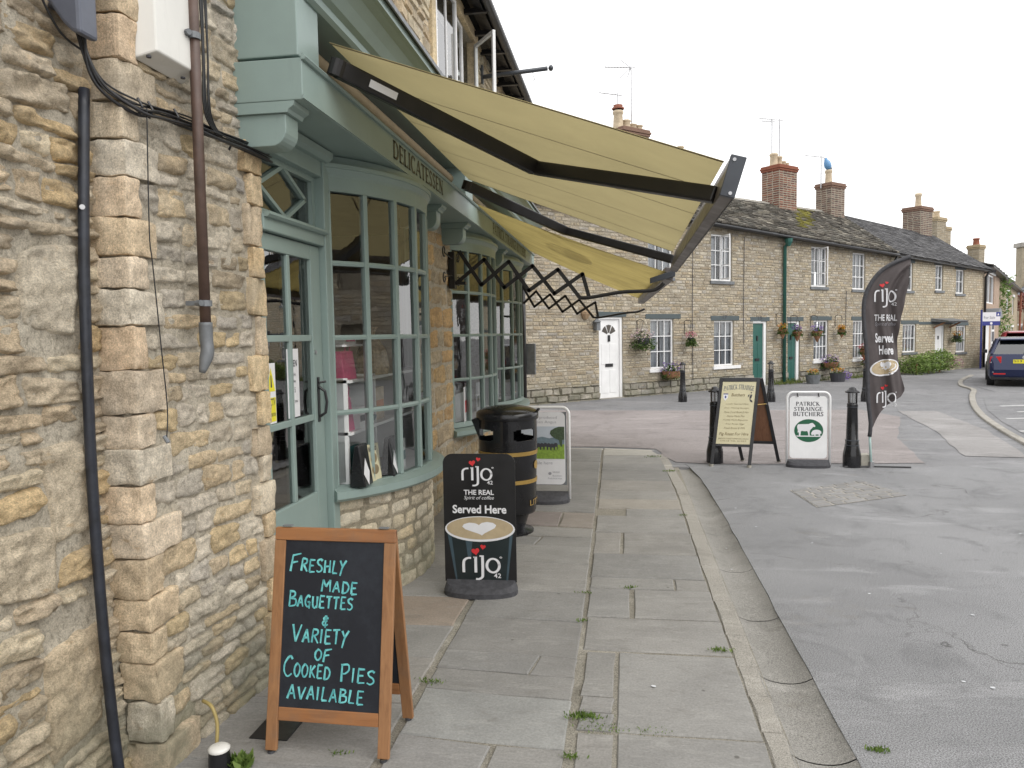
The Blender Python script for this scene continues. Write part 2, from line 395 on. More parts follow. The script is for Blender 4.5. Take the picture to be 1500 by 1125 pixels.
# paving
def paving(name, obj=True):
    m = M(name, .85, 0, .3)
    c = m.ocol()
    c = m.mix(1, c, m.ramp(m.noise(2.2, 7, .65, dist=.5), [(.3, .84), (.7, 1.13)]), 'MULTIPLY')
    c = m.mix(1, c, m.ramp(m.noise(90, 5, .7), [(.3, .80), (.7, 1.17)]), 'MULTIPLY')
    c = m.mix(m.ramp(m.noise(6, 7, .75, m.map((1,2.4,1), (0,0,.5)), dist=.5), [(.54, 0.0), (.70, .5)]), c, (.15,.14,.125))
    c = m.mix(m.ramp(m.noise(9, 6, .7, m.map((1,3,1))), [(.64, 0.0), (.75, .35)]), c, (.38,.36,.31))
    c = m.mix(m.ramp(m.noise(3.2, 8, .75, m.map((1,5,1), (0,0,.12)), dist=1.2), [(.56, 0.0), (.60, .28), (.64, 0.0)]), c, (.42,.41,.38))
    spots = m.ramp(m.voro(3.3), [(.025, .8), (.04, 0.0)])
    c = m.mix(spots, c, (.10,.095,.085)); m.color(c)
    b = m.bump(m.noise(5, 5, .6, m.map((1,3,1))), .35, .02); m.bump(m.noise(120, 6, .7), .35, .003, b)
    return m.m
MT['slab'] = paving('york_stone_slab')
def asphalt(name, a, b, agg=.5, crack=True, warm=(.19,.17,.14), joints=True):
    m = M(name, .93, 0, .2)
    c = m.ramp(m.noise(.55, 7, .62, dist=.5), [(.3, a), (.7, b)])
    c = m.mix(m.ramp(m.noise(2.1, 8, .7, dist=.7), [(.52, 0.0), (.70, .7)]), c, tuple(x*.70 for x in a))
    c = m.mix(m.ramp(m.noise(1.1, 7, .7, m.map((.6,1.6,1), (0,0,.35)), dist=.9), [(.54, 0.0), (.64, .6)]), c, tuple(x*1.22 for x in b))
    c = m.mix(m.ramp(m.noise(14, 8, .8), [(.60, 0.0), (.70, .35)]), c, tuple(x*.55 for x in a))
    c = m.mix(m.ramp(m.noise(1.4, 6, .7, m.map((1,1.7,1), (0,0,1.1))), [(.60, 0.0), (.74, .45)]), c, warm)
    sp = m.noise(170, 3, .8)
    c = m.mix(1, c, m.ramp(sp, [(.32, 1-agg), (.5, 1.0), (.68, 1+agg*.8)]), 'MULTIPLY')
    c = m.mix(m.ramp(m.voro(95), [(.05, .35), (.12, 0.0)]), c, (.40,.39,.36))
    if crack:
        w = m.noise(3, 5, .6); v = nd(m.t, 'ShaderNodeTexVoronoi'); v.feature = 'DISTANCE_TO_EDGE'; v.inputs['Scale'].default_value = .9
        mp = nd(m.t, 'ShaderNodeVectorMath'); mp.operation = 'ADD'
        nn = nd(m.t, 'ShaderNodeTexNoise'); nn.inputs['Scale'].default_value = 2.2; nn.inputs['Detail'].default_value = 6; m.t.links.new(m.pos, nn.inputs['Vector'])
        m.t.links.new(m.pos, mp.inputs[0]); m.t.links.new(nn.outputs['Color'], mp.inputs[1]); m.t.links.new(mp.outputs[0], v.inputs['Vector'])
        k = m.ramp(v.outputs['Distance'], [(.0, 1.0), (.010, 0.0)])
        gate = m.ramp(m.noise(.8, 4, .6), [(.51, 0.0), (.64, .7)])
        kk = m.math('MULTIPLY', k, gate)
        c = m.mix(kk, c, (.045,.042,.038))
    m.color(c)
    b1 = m.bump(m.noise(2.5, 6, .7), .3, .03); b2 = m.bump(sp, .6, .005, b1)
    return m.m
MT['asphalt'] = asphalt('forecourt_asphalt', (.195,.196,.200), (.268,.268,.272), .9)
MT['asphalt_pink'] = asphalt('worn_pink_asphalt', (.235,.212,.206), (.30,.272,.265), .6, False)
MT['asphalt_far'] = asphalt('grey_road_asphalt', (.178,.179,.184), (.245,.243,.247), .6, False)
MT['asphalt_pale'] = asphalt('pale_road_patch', (.24,.23,.225), (.30,.29,.285), .45, False)
MT['roadpaint'] = simple('worn_white_road_paint', (.50,.50,.49), .8, 0, .25, 20, .3, 80)
MT['gutter'] = asphalt('gutter_concrete', (.20,.192,.175), (.30,.29,.268), .6, False, (.12,.095,.065))
MT['kerb'] = asphalt('kerb_stone', (.27,.255,.225), (.37,.35,.315), .5, False, (.17,.15,.11))
MT['joint'] = asphalt('paving_joint', (.17,.155,.125), (.32,.30,.255), .6, False)
# ------------------------------------------------------------------ lettering (flat print laid on its surface)
_tc = {}
def text_shape(s, bold=0.0, shear=0.0, spacing=1.0, sub=0):
    key = (s, bold, shear, spacing)
    if key in _tc: return _tc[key]
    cu = bpy.data.curves.new('t', 'FONT'); cu.body = s; cu.offset = bold; cu.shear = shear; cu.space_character = spacing; cu.resolution_u = 3
    ob = bpy.data.objects.new('t', cu); COL.objects.link(ob)
    dg = bpy.context.evaluated_depsgraph_get(); me = bpy.data.meshes.new_from_object(ob.evaluated_get(dg))
    vs = [(v.co.x, v.co.y) for v in me.vertices]; fs = [list(p.vertices) for p in me.polygons]
    bpy.data.objects.remove(ob); bpy.data.curves.remove(cu); bpy.data.meshes.remove(me)
    x0 = min(v[0] for v in vs); x1 = max(v[0] for v in vs); y0 = min(v[1] for v in vs); y1 = max(v[1] for v in vs)
    r = ([((x-x0)/(x1-x0), (y-y0)/(y1-y0)) for x, y in vs], fs, (x1-x0)/(y1-y0)); _tc[key] = r; return r
def put_text(mb, s, P, u0, u1, v0, v1, bold=.01, shear=0, spacing=1.0, arch=0.0):
    """fill box (u0..u1, v0..v1) of the surface P(u,v) with the word"""
    vs, fs, asp = text_shape(s, bold, shear, spacing)
    mb.add([P(u0+(u1-u0)*x, v0+(v1-v0)*y + arch*(1-(2*x-1)**2)) for x, y in vs], fs)
def ribbon(mb, P, pts, w, arch=None):
    """a stroke of given width(s) with round-ish ends drawn on surface P"""
    n = len(pts); ws = w if isinstance(w, (list, tuple)) else [w]*n
    L = []; R = []
    for i in range(n):
        a = pts[max(i-1, 0)]; b = pts[min(i+1, n-1)]
        dx, dy = b[0]-a[0], b[1]-a[1]; l = hypot(dx, dy) or 1; nx, ny = -dy/l*ws[i]/2, dx/l*ws[i]/2
        L.append((pts[i][0]+nx, pts[i][1]+ny)); R.append((pts[i][0]-nx, pts[i][1]-ny))
    for i in range(n-1): mb.poly([P(*R[i]), P(*R[i+1]), P(*L[i+1]), P(*L[i])])
def smoothpts(pts, k=4):
    if len(pts) < 3: return pts
    out = []
    for i in range(len(pts)-1):
        p0 = pts[max(i-1, 0)]; p1 = pts[i]; p2 = pts[i+1]; p3 = pts[min(i+2, len(pts)-1)]
        for j in range(k):
            t = j/k
            out.append(tuple(.5*((2*p1[c])+(-p0[c]+p2[c])*t+(2*p0[c]-5*p1[c]+4*p2[c]-p3[c])*t*t+(-p0[c]+3*p1[c]-3*p2[c]+p3[c])*t**3) for c in (0, 1)))
    return out+[pts[-1]]
# chalk capitals, unit box 0..w x 0..1
HAND = {
 'F': (.55, [[(.02,-.04),(.12,.98)],[(.10,.98),(.62,1.12)],[(.08,.52),(.45,.60)]]),
 'R': (.5, [[(.05,0),(.10,.98)],[(.10,.97),(.42,.92),(.46,.68),(.30,.54),(.10,.48)],[(.20,.5),(.52,-.04)]]),
 'E': (.48, [[(.08,0),(.08,1)],[(.06,1),(.48,1.0)],[(.08,.52),(.40,.54)],[(.08,0),(.50,.02)]]),
 'S': (.46, [[(.46,.88),(.30,1.0),(.08,.86),(.14,.62),(.38,.44),(.44,.18),(.24,0),(.02,.10)]]),
 'H': (.52, [[(.08,0),(.08,1)],[(.48,.02),(.48,1)],[(.08,.5),(.48,.54)]]),
 'L': (.44, [[(.14,1),(.06,.02)],[(.06,.02),(.44,.0)]]),
 'Y': (.52, [[(.04,1),(.25,.52)],[(.54,1.02),(.26,.5),(.10,-.2)]]),
 'M': (.66, [[(.04,0),(.10,1)],[(.10,1),(.32,.42)],[(.32,.42),(.58,1)],[(.58,1),(.62,0)]]),
 'A': (.54, [[(.02,0),(.28,1)],[(.28,1),(.52,0)],[(.10,.36),(.44,.38)]]),
 'D': (.52, [[(.08,0),(.08,1)],[(.04,1),(.36,.92),(.52,.56),(.38,.14),(.05,0)]]),
 'B': (.52, [[(.08,0),(.10,1)],[(.04,1),(.38,.98),(.42,.72),(.12,.56)],[(.14,.56),(.50,.46),(.48,.10),(.06,0)]]),
 'G': (.5, [[(.46,.86),(.28,1),(.06,.72),(.06,.30),(.26,.06),(.44,.2),(.44,.48)],[(.44,.48),(.24,.46)],[(.44,.48),(.42,-.1)]]),
 'U': (.5, [[(.06,1),(.08,.26),(.26,0),(.44,.24)],[(.46,1),(.46,.0)]]),
 'T': (.5, [[(.0,.98),(.52,1.03)],[(.27,1),(.25,0)]]),
 'V': (.54, [[(.04,1.02),(.24,0)],[(.24,0),(.56,1.02)]]),
 'I': (.2, [[(.1,1),(.08,0)]]),
 'O': (.54, [[(.30,1),(.08,.74),(.06,.30),(.26,.0),(.48,.26),(.50,.72),(.28,1.0)]]),
 'C': (.56, [[(.54,.92),(.36,1.08),(.08,.70),(.06,.26),(.28,-.02),(.54,.14)]]),
 'K': (.5, [[(.08,0),(.08,1)],[(.46,1),(.10,.46)],[(.16,.5),(.50,0)]]),
 'P': (.52, [[(.10,-.02),(.10,1)],[(.04,.98),(.42,1.02),(.48,.70),(.28,.48),(.10,.48)]]),
 '&': (.5, [[(.46,.72),(.20,.82),(.14,.62),(.36,.52),(.10,.44),(.08,.18),(.26,.08),(.44,.2)],[(.28,1.0),(.26,-.12)]]),
}
def chalk_word(mb, word, P, u0, u1, v0, v1, w=.011, first=1.25, rise=0.0):
    tot = sum((HAND[c][0]*(first if i == 0 else 1))+.14 for i, c in enumerate(word))-.14
    sc = (u1-u0)/tot; u = u0; rnd = random.Random(word)
    for i, c in enumerate(word):
        k = first if i == 0 else 1; h = (v1-v0)*k*rnd.uniform(.94, 1.04); gw = HAND[c][0]*k*sc
        bv = v0+rise*(u-u0)/(u1-u0)+rnd.uniform(-.04, .04)*(v1-v0)
        for st in HAND[c][1]:
            pts = smoothpts([(u+x/HAND[c][0]*gw+.10*(y)*(v1-v0)*.5, bv+y*h) for x, y in st], 5)
            n = len(pts); ww = [w*rnd.uniform(.8, 1.15)*(1-.35*(j/(n-1)) if n > 1 else 1) for j in range(n)]
            ribbon(mb, P, pts, ww)
        u += gw+.14*sc
# roman capitals with serifs
def _arc(cx, cy, rx, ry, a, b, n=9): return [(cx+rx*cos(radians(a+(b-a)*i/n)), cy+ry*sin(radians(a+(b-a)*i/n))) for i in range(n+1)]
TK, TN = .17, .065
SER = {
 'P': (.62, [(TK,[(.15,0),(.15,1)],1),(TN,[(.15,.975),(.34,.975)],0),('c',_arc(.32,.735,.20,.24,90,-90),0),(TN,[(.15,.49),(.34,.49)],0)]),
 'A': (.80, [(TN,[(.08,0),(.40,1)],2),(TK,[(.40,1),(.70,0)],2),(TN,[(.2,.34),(.56,.34)],0)]),
 'T': (.66, [(TK,[(.33,0),(.33,1)],2),(TN,[(.03,.97),(.63,.97)],0),(TN,[(.03,.99),(.03,.82)],0),(TN,[(.63,.99),(.63,.82)],0)]),
 'R': (.70, [(TK,[(.15,0),(.15,1)],1),(TN,[(.15,.975),(.34,.975)],0),('c',_arc(.32,.75,.19,.23,90,-90),0),(TN,[(.15,.51),(.34,.51)],0),(TK,[(.34,.50),(.64,0)],2)]),
 'I': (.32, [(TK,[(.16,0),(.16,1)],1)]),
 'C': (.70, [('c',_arc(.38,.5,.29,.5,50,310,14),0),(TN,[(.60,1),(.60,.80)],0)]),
 'K': (.74, [(TK,[(.15,0),(.15,1)],1),(TN,[(.20,.45),(.58,1)],2),(TK,[(.28,.55),(.64,0)],2)]),
 'S': (.54, [('c',[(.44,.86),(.34,.97),(.20,.97),(.10,.80),(.18,.60),(.36,.44),(.44,.24),(.34,.04),(.18,.03),(.08,.16)],0),(TN,[(.45,1),(.45,.8)],0),(TN,[(.07,.0),(.07,.2)],0)]),
 'N': (.78, [(TN,[(.14,0),(.14,1)],1),(TK,[(.16,1),(.62,0)],0),(TN,[(.63,0),(.63,1)],1)]),
 'G': (.74, [('c',_arc(.38,.5,.29,.5,50,330,14),0),(TK,[(.60,.05),(.60,.42)],0),(TN,[(.50,.43),(.70,.43)],0),(TN,[(.60,1),(.60,.80)],0)]),
 'E': (.60, [(TK,[(.15,0),(.15,1)],1),(TN,[(.15,.97),(.52,.97)],0),(TN,[(.15,.51),(.42,.51)],0),(TN,[(.15,.03),(.55,.03)],0),(TN,[(.52,1),(.52,.82)],0),(TN,[(.55,0),(.55,.2)],0),(TN,[(.42,.6),(.42,.42)],0)]),
 'B': (.62, [(TK,[(.15,0),(.15,1)],1),('c',_arc(.30,.755,.18,.22,90,-90),0),('c',_arc(.31,.27,.22,.25,90,-90),0)]),
 'U': (.74, [(TK,[(.15,.28),(.15,1)],3),('c',_arc(.375,.30,.225,.28,180,360,10),0),(TN,[(.60,.28),(.60,1)],3)]),
 'H': (.78, [(TK,[(.15,0),(.15,1)],1),(TK,[(.61,0),(.61,1)],1),(TN,[(.15,.51),(.61,.51)],0)]),
 'D': (.74, [(TK,[(.15,0),(.15,1)],1),('c',_arc(.30,.5,.34,.48,90,-90,12),0),(TN,[(.15,.975),(.32,.975)],0),(TN,[(.15,.025),(.32,.025)],0)]),
 'L': (.58, [(TK,[(.15,0),(.15,1)],1),(TN,[(.15,.03),(.53,.03)],0),(TN,[(.53,0),(.53,.22)],0)]),
 ' ': (.34, []),
}
def roman(mb, word, P, u0, u1, v0, v1, arch=0.0, gap=.05):
    tot = sum(SER[c][0]+gap for c in word)-gap; sc = (u1-u0)/tot; h = v1-v0; u = u0
    def Q(x, y):
        X = u+x*sc; return P(X, v0+y*h+arch*(1-(2*(X-u0)/(u1-u0)-1)**2))
    def rib(pts, w, vary=False):
        n = len(pts); L = []; R = []
        for i in range(n):
            a = pts[max(i-1, 0)]; b = pts[min(i+1, n-1)]; dx, dy = (b[0]-a[0]), (b[1]-a[1])*h/sc; l = hypot(dx, dy) or 1
            ww = (TN+(TK-TN)*abs(dy)/l) if vary else w
            nx, ny = -dy/l*ww/2, dx/l*ww/2*sc/h
            L.append((pts[i][0]+nx, pts[i][1]+ny)); R.append((pts[i][0]-nx, pts[i][1]-ny))
        for i in range(n-1): mb.poly([Q(*R[i]), Q(*R[i+1]), Q(*L[i+1]), Q(*L[i])])
    for c in word:
        for st in SER[c][1]:
            if st[0] == 'c': rib(st[1], 0, True)
            else:
                w, pts, se = st; rib(pts, w)
                if se:
                    for (x, y) in pts:
                        if (y == 0 and se in (1, 2)) or (y == 1 and se in (1, 3)):
                            rib([(x-.12, y+(.025 if y == 0 else -.025)), (x+.12, y+(.025 if y == 0 else -.025))], TN)
        u += (SER[c][0]+gap)*sc
def heart(cx, cy, s, rot=0.0, n=20):
    o = []
    for i in range(n):
        t = 2*pi*i/n; x = 16*sin(t)**3/17; y = (13*cos(t)-5*cos(2*t)-2*cos(3*t)-cos(4*t))/17
        o.append((cx+s*(x*cos(rot)-y*sin(rot)), cy+s*(x*sin(rot)+y*cos(rot))))
    return o
def flat(mb, P, pts): mb.poly([P(u, v) for u, v in pts]); return mb
def ell(cx, cy, rx, ry, n=28): return [(cx+rx*cos(2*pi*i/n), cy+ry*sin(2*pi*i/n)) for i in range(n)]
def coffee_logo(P_, P2_, cx, cy, w, parent, nm='logo', ky=.70):
    """the rounded 'rijo 42' word with its two hearts; w = width of the word"""
    P = lambda u, v: P_(u, cy+(v-cy)*ky)
    P2 = lambda u, v: P2_(u, v-(1-ky)*.66*w)
    a = MB(); s = w; t = .085*s
    r = smoothpts([(-.50,-.30),(-.50,.10),(-.47,.25),(-.38,.33),(-.27,.34)], 5)
    for st, k in ((r, 1), ([(-.13,-.30),(-.13,.40)], 1), ([(-.20,.37),(-.13,.37)], .7)):
        ribbon(a, P, [(cx+x*s, cy+y*s) for x, y in st], t*k)
    j = smoothpts([(.08,.46),(.08,-.32),(.06,-.50),(-.03,-.58),(-.13,-.58)], 6)
    ribbon(a, P, [(cx+x*s, cy+y*s) for x, y in [(-.01,.43),(.08,.43)]], t*.8); ribbon(a, P, [(cx+x*s, cy+y*s) for x, y in j], t)
    o = ell(.40, .02, .19, .30, 24); ribbon(a, P, [(cx+x*s, cy+y*s) for x, y in o+o[:2]], t)
    put_text(a, '42', P, cx+.42*s, cx+.64*s, cy-.52*s, cy-.32*s, .01)
    o = ell(.64, .38, .03, .03, 10); ribbon(a, P, [(cx+x*s, cy+y*s) for x, y in o+o[:2]], t*.25)
    part(nm, a, MT['white_print'], parent, fix=False)
    b = MB(); flat(b, P2, [(cx+x*s, cy+y*s) for x, y in heart(-.13, .64, .13, .15)]); flat(b, P2, [(cx+x*s, cy+y*s) for x, y in heart(.10, .78, .09, -.15)])
    part('heart_mark', b, MT['red_print'], parent, fix=False)
def coffee_cup(Pn, u0, u1, v0, v1, rim, parent):
    """printed cup: body, sheen, rim, coffee, milk heart. Pn(k) gives the surface a little further out for each k"""
    cx = (u0+u1)/2; rx = (u1-u0)/2; ry = rim; vt = v1-ry
    a = MB(); flat(a, Pn(1), [(u0+rx*.04, vt), (u0+rx*.28, v0), (u1-rx*.22, v0), (u1-rx*.04, vt)]); part('cup_print', a, MT['cofcup'], parent, fix=False)
    a = MB(); flat(a, Pn(2), [(u0+rx*.05, vt), (u0+rx*.28, v0), (u0+rx*.33, v0), (u0+rx*.16, vt)]); flat(a, Pn(2), [(u1-rx*.14, vt), (u1-rx*.27, v0), (u1-rx*.22, v0), (u1-rx*.05, vt)])
    flat(a, Pn(2), [(cx-rx*.45, vt-.01), (cx-rx*.36, v0+(vt-v0)*.45), (cx-rx*.26, v0+(vt-v0)*.45), (cx-rx*.20, vt-.01)])
    part('cup_sheen', a, MT['cofsheen'], parent, fix=False)
    a = MB(); flat(a, Pn(3), ell(cx, vt, rx, ry, 36)); part('cup_rim', a, MT['white_print'], parent, fix=False)
    a = MB(); flat(a, Pn(4), ell(cx, vt+ry*.06, rx*.95, ry*.88, 36)); part('coffee_print', a, MT['crema'], parent, fix=False)
    a = MB(); flat(a, Pn(5), [(cx+x*rx*.52, vt+ry*.1+y*ry*.62) for x, y in heart(0, 0, 1.0, .12)]); part('milk_heart', a, MT['white_print'], parent, fix=False)

# ------------------------------------------------------------------ stones
OCHRE = [(.52,.405,.25), (.50,.385,.22), (.54,.445,.30), (.48,.41,.30), (.56,.49,.37), (.45,.36,.235), (.44,.39,.305), (.56,.44,.27), (.52,.455,.35), (.55,.48,.36), (.46,.41,.325)]
def pick(rnd, pal=OCHRE, j=.1):
    c = rnd.choice(pal); k = rnd.uniform(1-j, 1+j)*.93; return (c[0]*k*.98, c[1]*k, c[2]*k*1.07)
def rough_patch(mb, Fm, u0, u1, z0, z1, proud, rnd, res=.022, amp=.008, round_=.35, sink=.03):
    """one stone face: lumpy, rounded off at its edges so that it sinks into the mortar. Fm(u,z,n)"""
    w, h = u1-u0, z1-z0
    nu = max(5, min(22, int(w/res))); nv = max(5, min(16, int(h/res))); sd = rnd.uniform(0, 100)
    tilt = rnd.uniform(-.25, .25)*proud; jit = [rnd.uniform(-.12, .12)*min(w, h) for _ in range(8)]
    def fn(a, b):
        x = 2*a-1; y = 2*b-1
        # pull the corners in, keep the outline wavering
        k = 1-.10*(x*x*y*y)
        du = jit[0]*y*(x < 0)*abs(x)+jit[1]*y*(x > 0)*abs(x)+jit[4]*.5*y*y*x
        dv = jit[2]*x*(y < 0)*abs(y)+jit[3]*x*(y > 0)*abs(y)
        u = u0+w*(.5+.5*x*k)+du; z = z0+h*(.5+.5*y*k)+dv
        e = max(abs(x), abs(y)); edge = max(0, (e-(1-round_))/round_)
        nn = noise.fractal(V(u*8+sd, z*22, sd), 1, 2, 4)*amp*1.5 + noise.noise(V(u*26, z*75+sd, sd))*amp*.75 - abs(noise.noise(V(u*11, z*30+sd, sd+9)))*amp*1.2
        n = proud*(1-edge**2.6)+nn*(1-edge*.4)+tilt*x-(sink if e > .999 else 0)
        wob = noise.noise(V(u*22+sd, z*22, 3))*.009
        return Fm(u+wob, z+wob*.7, n)
    mb.grid(fn, nu, nv); return mb
def rough_block(mb, x0, x1, y0, y1, z0, z1, rnd, n=5, amp=.004, r=.012):
    """a dressed block whose six faces are slightly uneven, corners rounded"""
    c = V((x0+x1)/2, (y0+y1)/2, (z0+z1)/2); hx, hy, hz = (x1-x0)/2, (y1-y0)/2, (z1-z0)/2; sd = rnd.uniform(0, 99)
    def place(p):
        q = V(p[0]*hx, p[1]*hy, p[2]*hz); i = V(max(-(hx-r), min(hx-r, q.x)), max(-(hy-r), min(hy-r, q.y)), max(-(hz-r), min(hz-r, q.z)))
        d = q-i; q = i+(d.normalized()*r if d.length > 1e-6 else d) if d.length > 1e-6 else q
        w = q+c; f = noise.fractal(w*14+V(sd, 0, 0), 1, 2, 3)
        dirn = (q-i).normalized() if (q-i).length > 1e-6 else V(p[0]*(abs(p[0]) > .999), p[1]*(abs(p[1]) > .999), p[2]*(abs(p[2]) > .999)).normalized()
        return w+dirn*f*amp*2
    tt = [-1, -.93]+[-.93+1.86*i/n for i in range(1, n)]+[.93, 1]
    m = len(tt)-1
    for ax, sg in ((0, -1), (0, 1), (1, -1), (1, 1), (2, -1), (2, 1)):
        b = len(mb.v)
        for j in range(m+1):
            for i in range(m+1):
                p = [0, 0, 0]; p[ax] = sg; p[(ax+1) % 3] = tt[i]; p[(ax+2) % 3] = tt[j]; mb.v.append(place(p))
        for j in range(m):
            for i in range(m):
                a = b+j*(m+1)+i; f = [a, a+1, a+m+2, a+m+1]; mb.f.append(f if sg > 0 else f[::-1]); mb.c.append(mb.cur)
    return mb
def clip_holes(u0, u1, z0, z1, holes):
    """spans of [u0,u1] left over by the openings that overlap this course"""
    sp = [(u0, u1)]
    for (a, c, b, d) in holes:
        if d <= z0+.01 or c >= z1-.01: continue
        nx = []
        for (p, q) in sp:
            if b <= p or a >= q: nx.append((p, q)); continue
            if a > p: nx.append((p, a))
            if b < q: nx.append((b, q))
        sp = nx
    return [s for s in sp if s[1]-s[0] > .04]
def courses(mb, Fm, u0, u1, z0, z1, holes, rnd, hr, wr, proud, pal, gap=.008, jit=.006, top=None, colj=.14):
    """coursed rubble: every stone a chamfered lump with its own tint, all in one mesh"""
    z = z0
    while z < z1-.02:
        h = rnd.uniform(*hr); h = min(h, z1-z)
        spans = clip_holes(u0, u1, z, z+h, holes)
        for (a, b) in spans:
            u = a
            while u < b-.03:
                w = rnd.uniform(*wr)
                if b-u-w < wr[0]*.6: w = b-u
                zt = z+h if top is None else min(z+h, top(u+w/2))
                if zt-z > .02:
                    p = rnd.uniform(.3, 1)*proud; g = gap/2; j = lambda: rnd.uniform(-jit, jit)
                    c = pick(rnd, pal, colj); mb.cur = c
                    o = [(u+g+j(), z+g+j()), (u+w-g+j(), z+g+j()), (u+w-g+j(), zt-g+j()), (u+g+j(), zt-g+j())]
                    cx, cz = u+w/2, (z+zt)/2; ch = min(.018, h*.18)
                    i_ = [(x+(ch if x < cx else -ch), y+(ch if y < cz else -ch)) for x, y in o]
                    b0 = len(mb.v)
                    mb.v += [Fm(x, y, -.012) for x, y in o]+[Fm(x, y, p+rnd.uniform(-.3, .3)*proud) for x, y in i_]
                    for f in ((4,5,6,7),(0,1,5,4),(1,2,6,5),(2,3,7,6),(3,0,4,7)): mb.f.append([b0+k for k in f]); mb.c.append(c)
                u += w
        z += h
    mb.cur = None; return mb
def wall_sheet(mb, Fm, u0, u1, z0, z1, holes, reveal=.16, top=None):
    """the mortar face of a wall with real openings and their reveals"""
    us = sorted(set([u0, u1]+[x for h in holes for x in (h[0], h[2]) if u0 < x < u1])); zs = sorted(set([z0, z1]+[x for h in holes for x in (h[1], h[3]) if z0 < x < z1]))
    for i in range(len(us)-1):
        for j in range(len(zs)-1):
            cu, cz = (us[i]+us[i+1])/2, (zs[j]+zs[j+1])/2
            if any(h[0] < cu < h[2] and h[1] < cz < h[3] for h in holes): continue
            a, b = us[i], us[i+1]; t = (lambda u: zs[j+1]) if (top is None or j < len(zs)-2) else top
            mb.poly([Fm(a, zs[j], 0), Fm(b, zs[j], 0), Fm(b, t(b), 0), Fm(a, t(a), 0)])
    for (a, c, b, d) in holes:
        r = -reveal
        mb.poly([Fm(a,c,0),Fm(a,c,r),Fm(a,d,r),Fm(a,d,0)]); mb.poly([Fm(b,c,0),Fm(b,d,0),Fm(b,d,r),Fm(b,c,r)])
        mb.poly([Fm(a,d,0),Fm(a,d,r),Fm(b,d,r),Fm(b,d,0)]); mb.poly([Fm(a,c,0),Fm(b,c,0),Fm(b,c,r),Fm(a,c,r)])
    return mb
# ================================================================== GROUND
def sheet(name, pts, z, mat, skirt=0.0, parent=None):
    a = MB(); a.poly([(x, y, z) for x, y in pts])
    if skirt:
        n = len(pts)
        for i in range(n):
            (x0, y0), (x1, y1) = pts[i], pts[(i+1) % n]; a.poly([(x0,y0,z),(x1,y1,z),(x1,y1,z-skirt),(x0,y0,z-skirt)])
    return part(name, a, mat, parent, fix=False)
def rect_ground(name, x0, x1, y0, y1, z, mat):  # fine sheet whose level wavers a little
    a = MB(); a.grid(lambda u, v: (x0+(x1-x0)*u, y0+(y1-y0)*v, z), 2, 2); return part(name, a, mat, None, fix=False)
struct(rect_ground('ground', -300, 400, -150, 600, -.075, MT['asphalt_far']))
rd = random.Random(3)
def wavy(pts, amp=.03, step=.25, rnd=rd):
    out = []
    for i in range(len(pts)):
        a = Vector(pts[i]); b = Vector(pts[(i+1) % len(pts)]); n = max(1, int((b-a).length/step)) if (b-a).length < 14 else 1
        for k in range(n):
            p = a.lerp(b, k/n); out.append((p.x+rnd.uniform(-amp, amp), p.y+rnd.uniform(-amp, amp)))
    return out
# the road in front of the cottages
struct(sheet('road', [(-30,10.40),(-.3,10.42),(.30,10.30),(.40,9.9),(.50,9.2),(.55,9.02),(1.0,9.0),(60,9.0),(60,80),(-30,80)], -.004, MT['asphalt_far'], .07))
struct(sheet('pink_road', wavy([(-8,10.5),(-.3,10.56),(.42,10.40),(.5,9.8),(.62,9.35),(1.0,9.24),(2.2,9.3),(3.5,9.42),(3.9,11.5),(4.9,14.3),(4.6,15.6),(1.5,15.5),(-1.5,15.6),(-8,15.2)], .015), .002, MT['asphalt_pink']))
struct(sheet('forecourt', wavy([(.846,-4),(.846,6.9),(.815,8.3),(.75,9.05),(.72,9.22),(1.6,9.14),(2.6,9.10),(3.4,9.12),(4.7,9.5),(5.4,8.6),(14,6),(14,-4)], .005), 0, MT['asphalt'], .07))
struct(sheet('road_patch', wavy([(4.15,9.95),(4.85,9.85),(5.5,12.4),(5.9,15.3),(5.2,15.35),(4.75,12.4)], .02), .002, MT['asphalt_pale']))
struct(sheet('parking_bay', [(5.35,9.2),(5.62,11.2),(6.25,13.6),(6.9,15.6),(7.9,18.0),(8.9,19.7),(9.25,21.5),(11,26),(14,30),(40,40),(40,6),(6,6)], .002, MT['asphalt_far']))
# kerb round the parking bay
kb = MB(); kpts = [(4.7,8.4),(5.0,9.6),(5.3,10.7),(5.72,12.4),(6.3,14.4),(7.05,16.5),(7.95,18.7),(8.7,20.4),(9.0,21.8),(9.9,24.0),(11.2,26.4)]
kerb_r = thing('roadside_kerb', 'curved pale stone kerb sweeping round the parking bay', 'kerb', (5.3,10.7,0))
del kerb_r['label']; del kerb_r['category']; kerb_r['kind'] = 'structure'
sp = smoothpts(kpts, 3)
for i in range(len(sp)-1):
    (x0,y0),(x1,y1) = sp[i], sp[i+1]; d = V(x1-x0, y1-y0, 0); L = d.length; d.normalize(); n = V(-d.y, d.x, 0)*.06
    p = V(x0,y0,0)+d*.006; q = V(x1,y1,0)-d*.006
    a = MB(); a.hexa([p-n+V(0,0,-.07), p+n+V(0,0,-.07), q+n+V(0,0,-.07), q-n+V(0,0,-.07), p-n+V(0,0,.03), p+n+V(0,0,.035), q+n+V(0,0,.035), q-n+V(0,0,.03)])
    part('kerb_stone', a, MT['kerb'], kerb_r, bevel=.015)
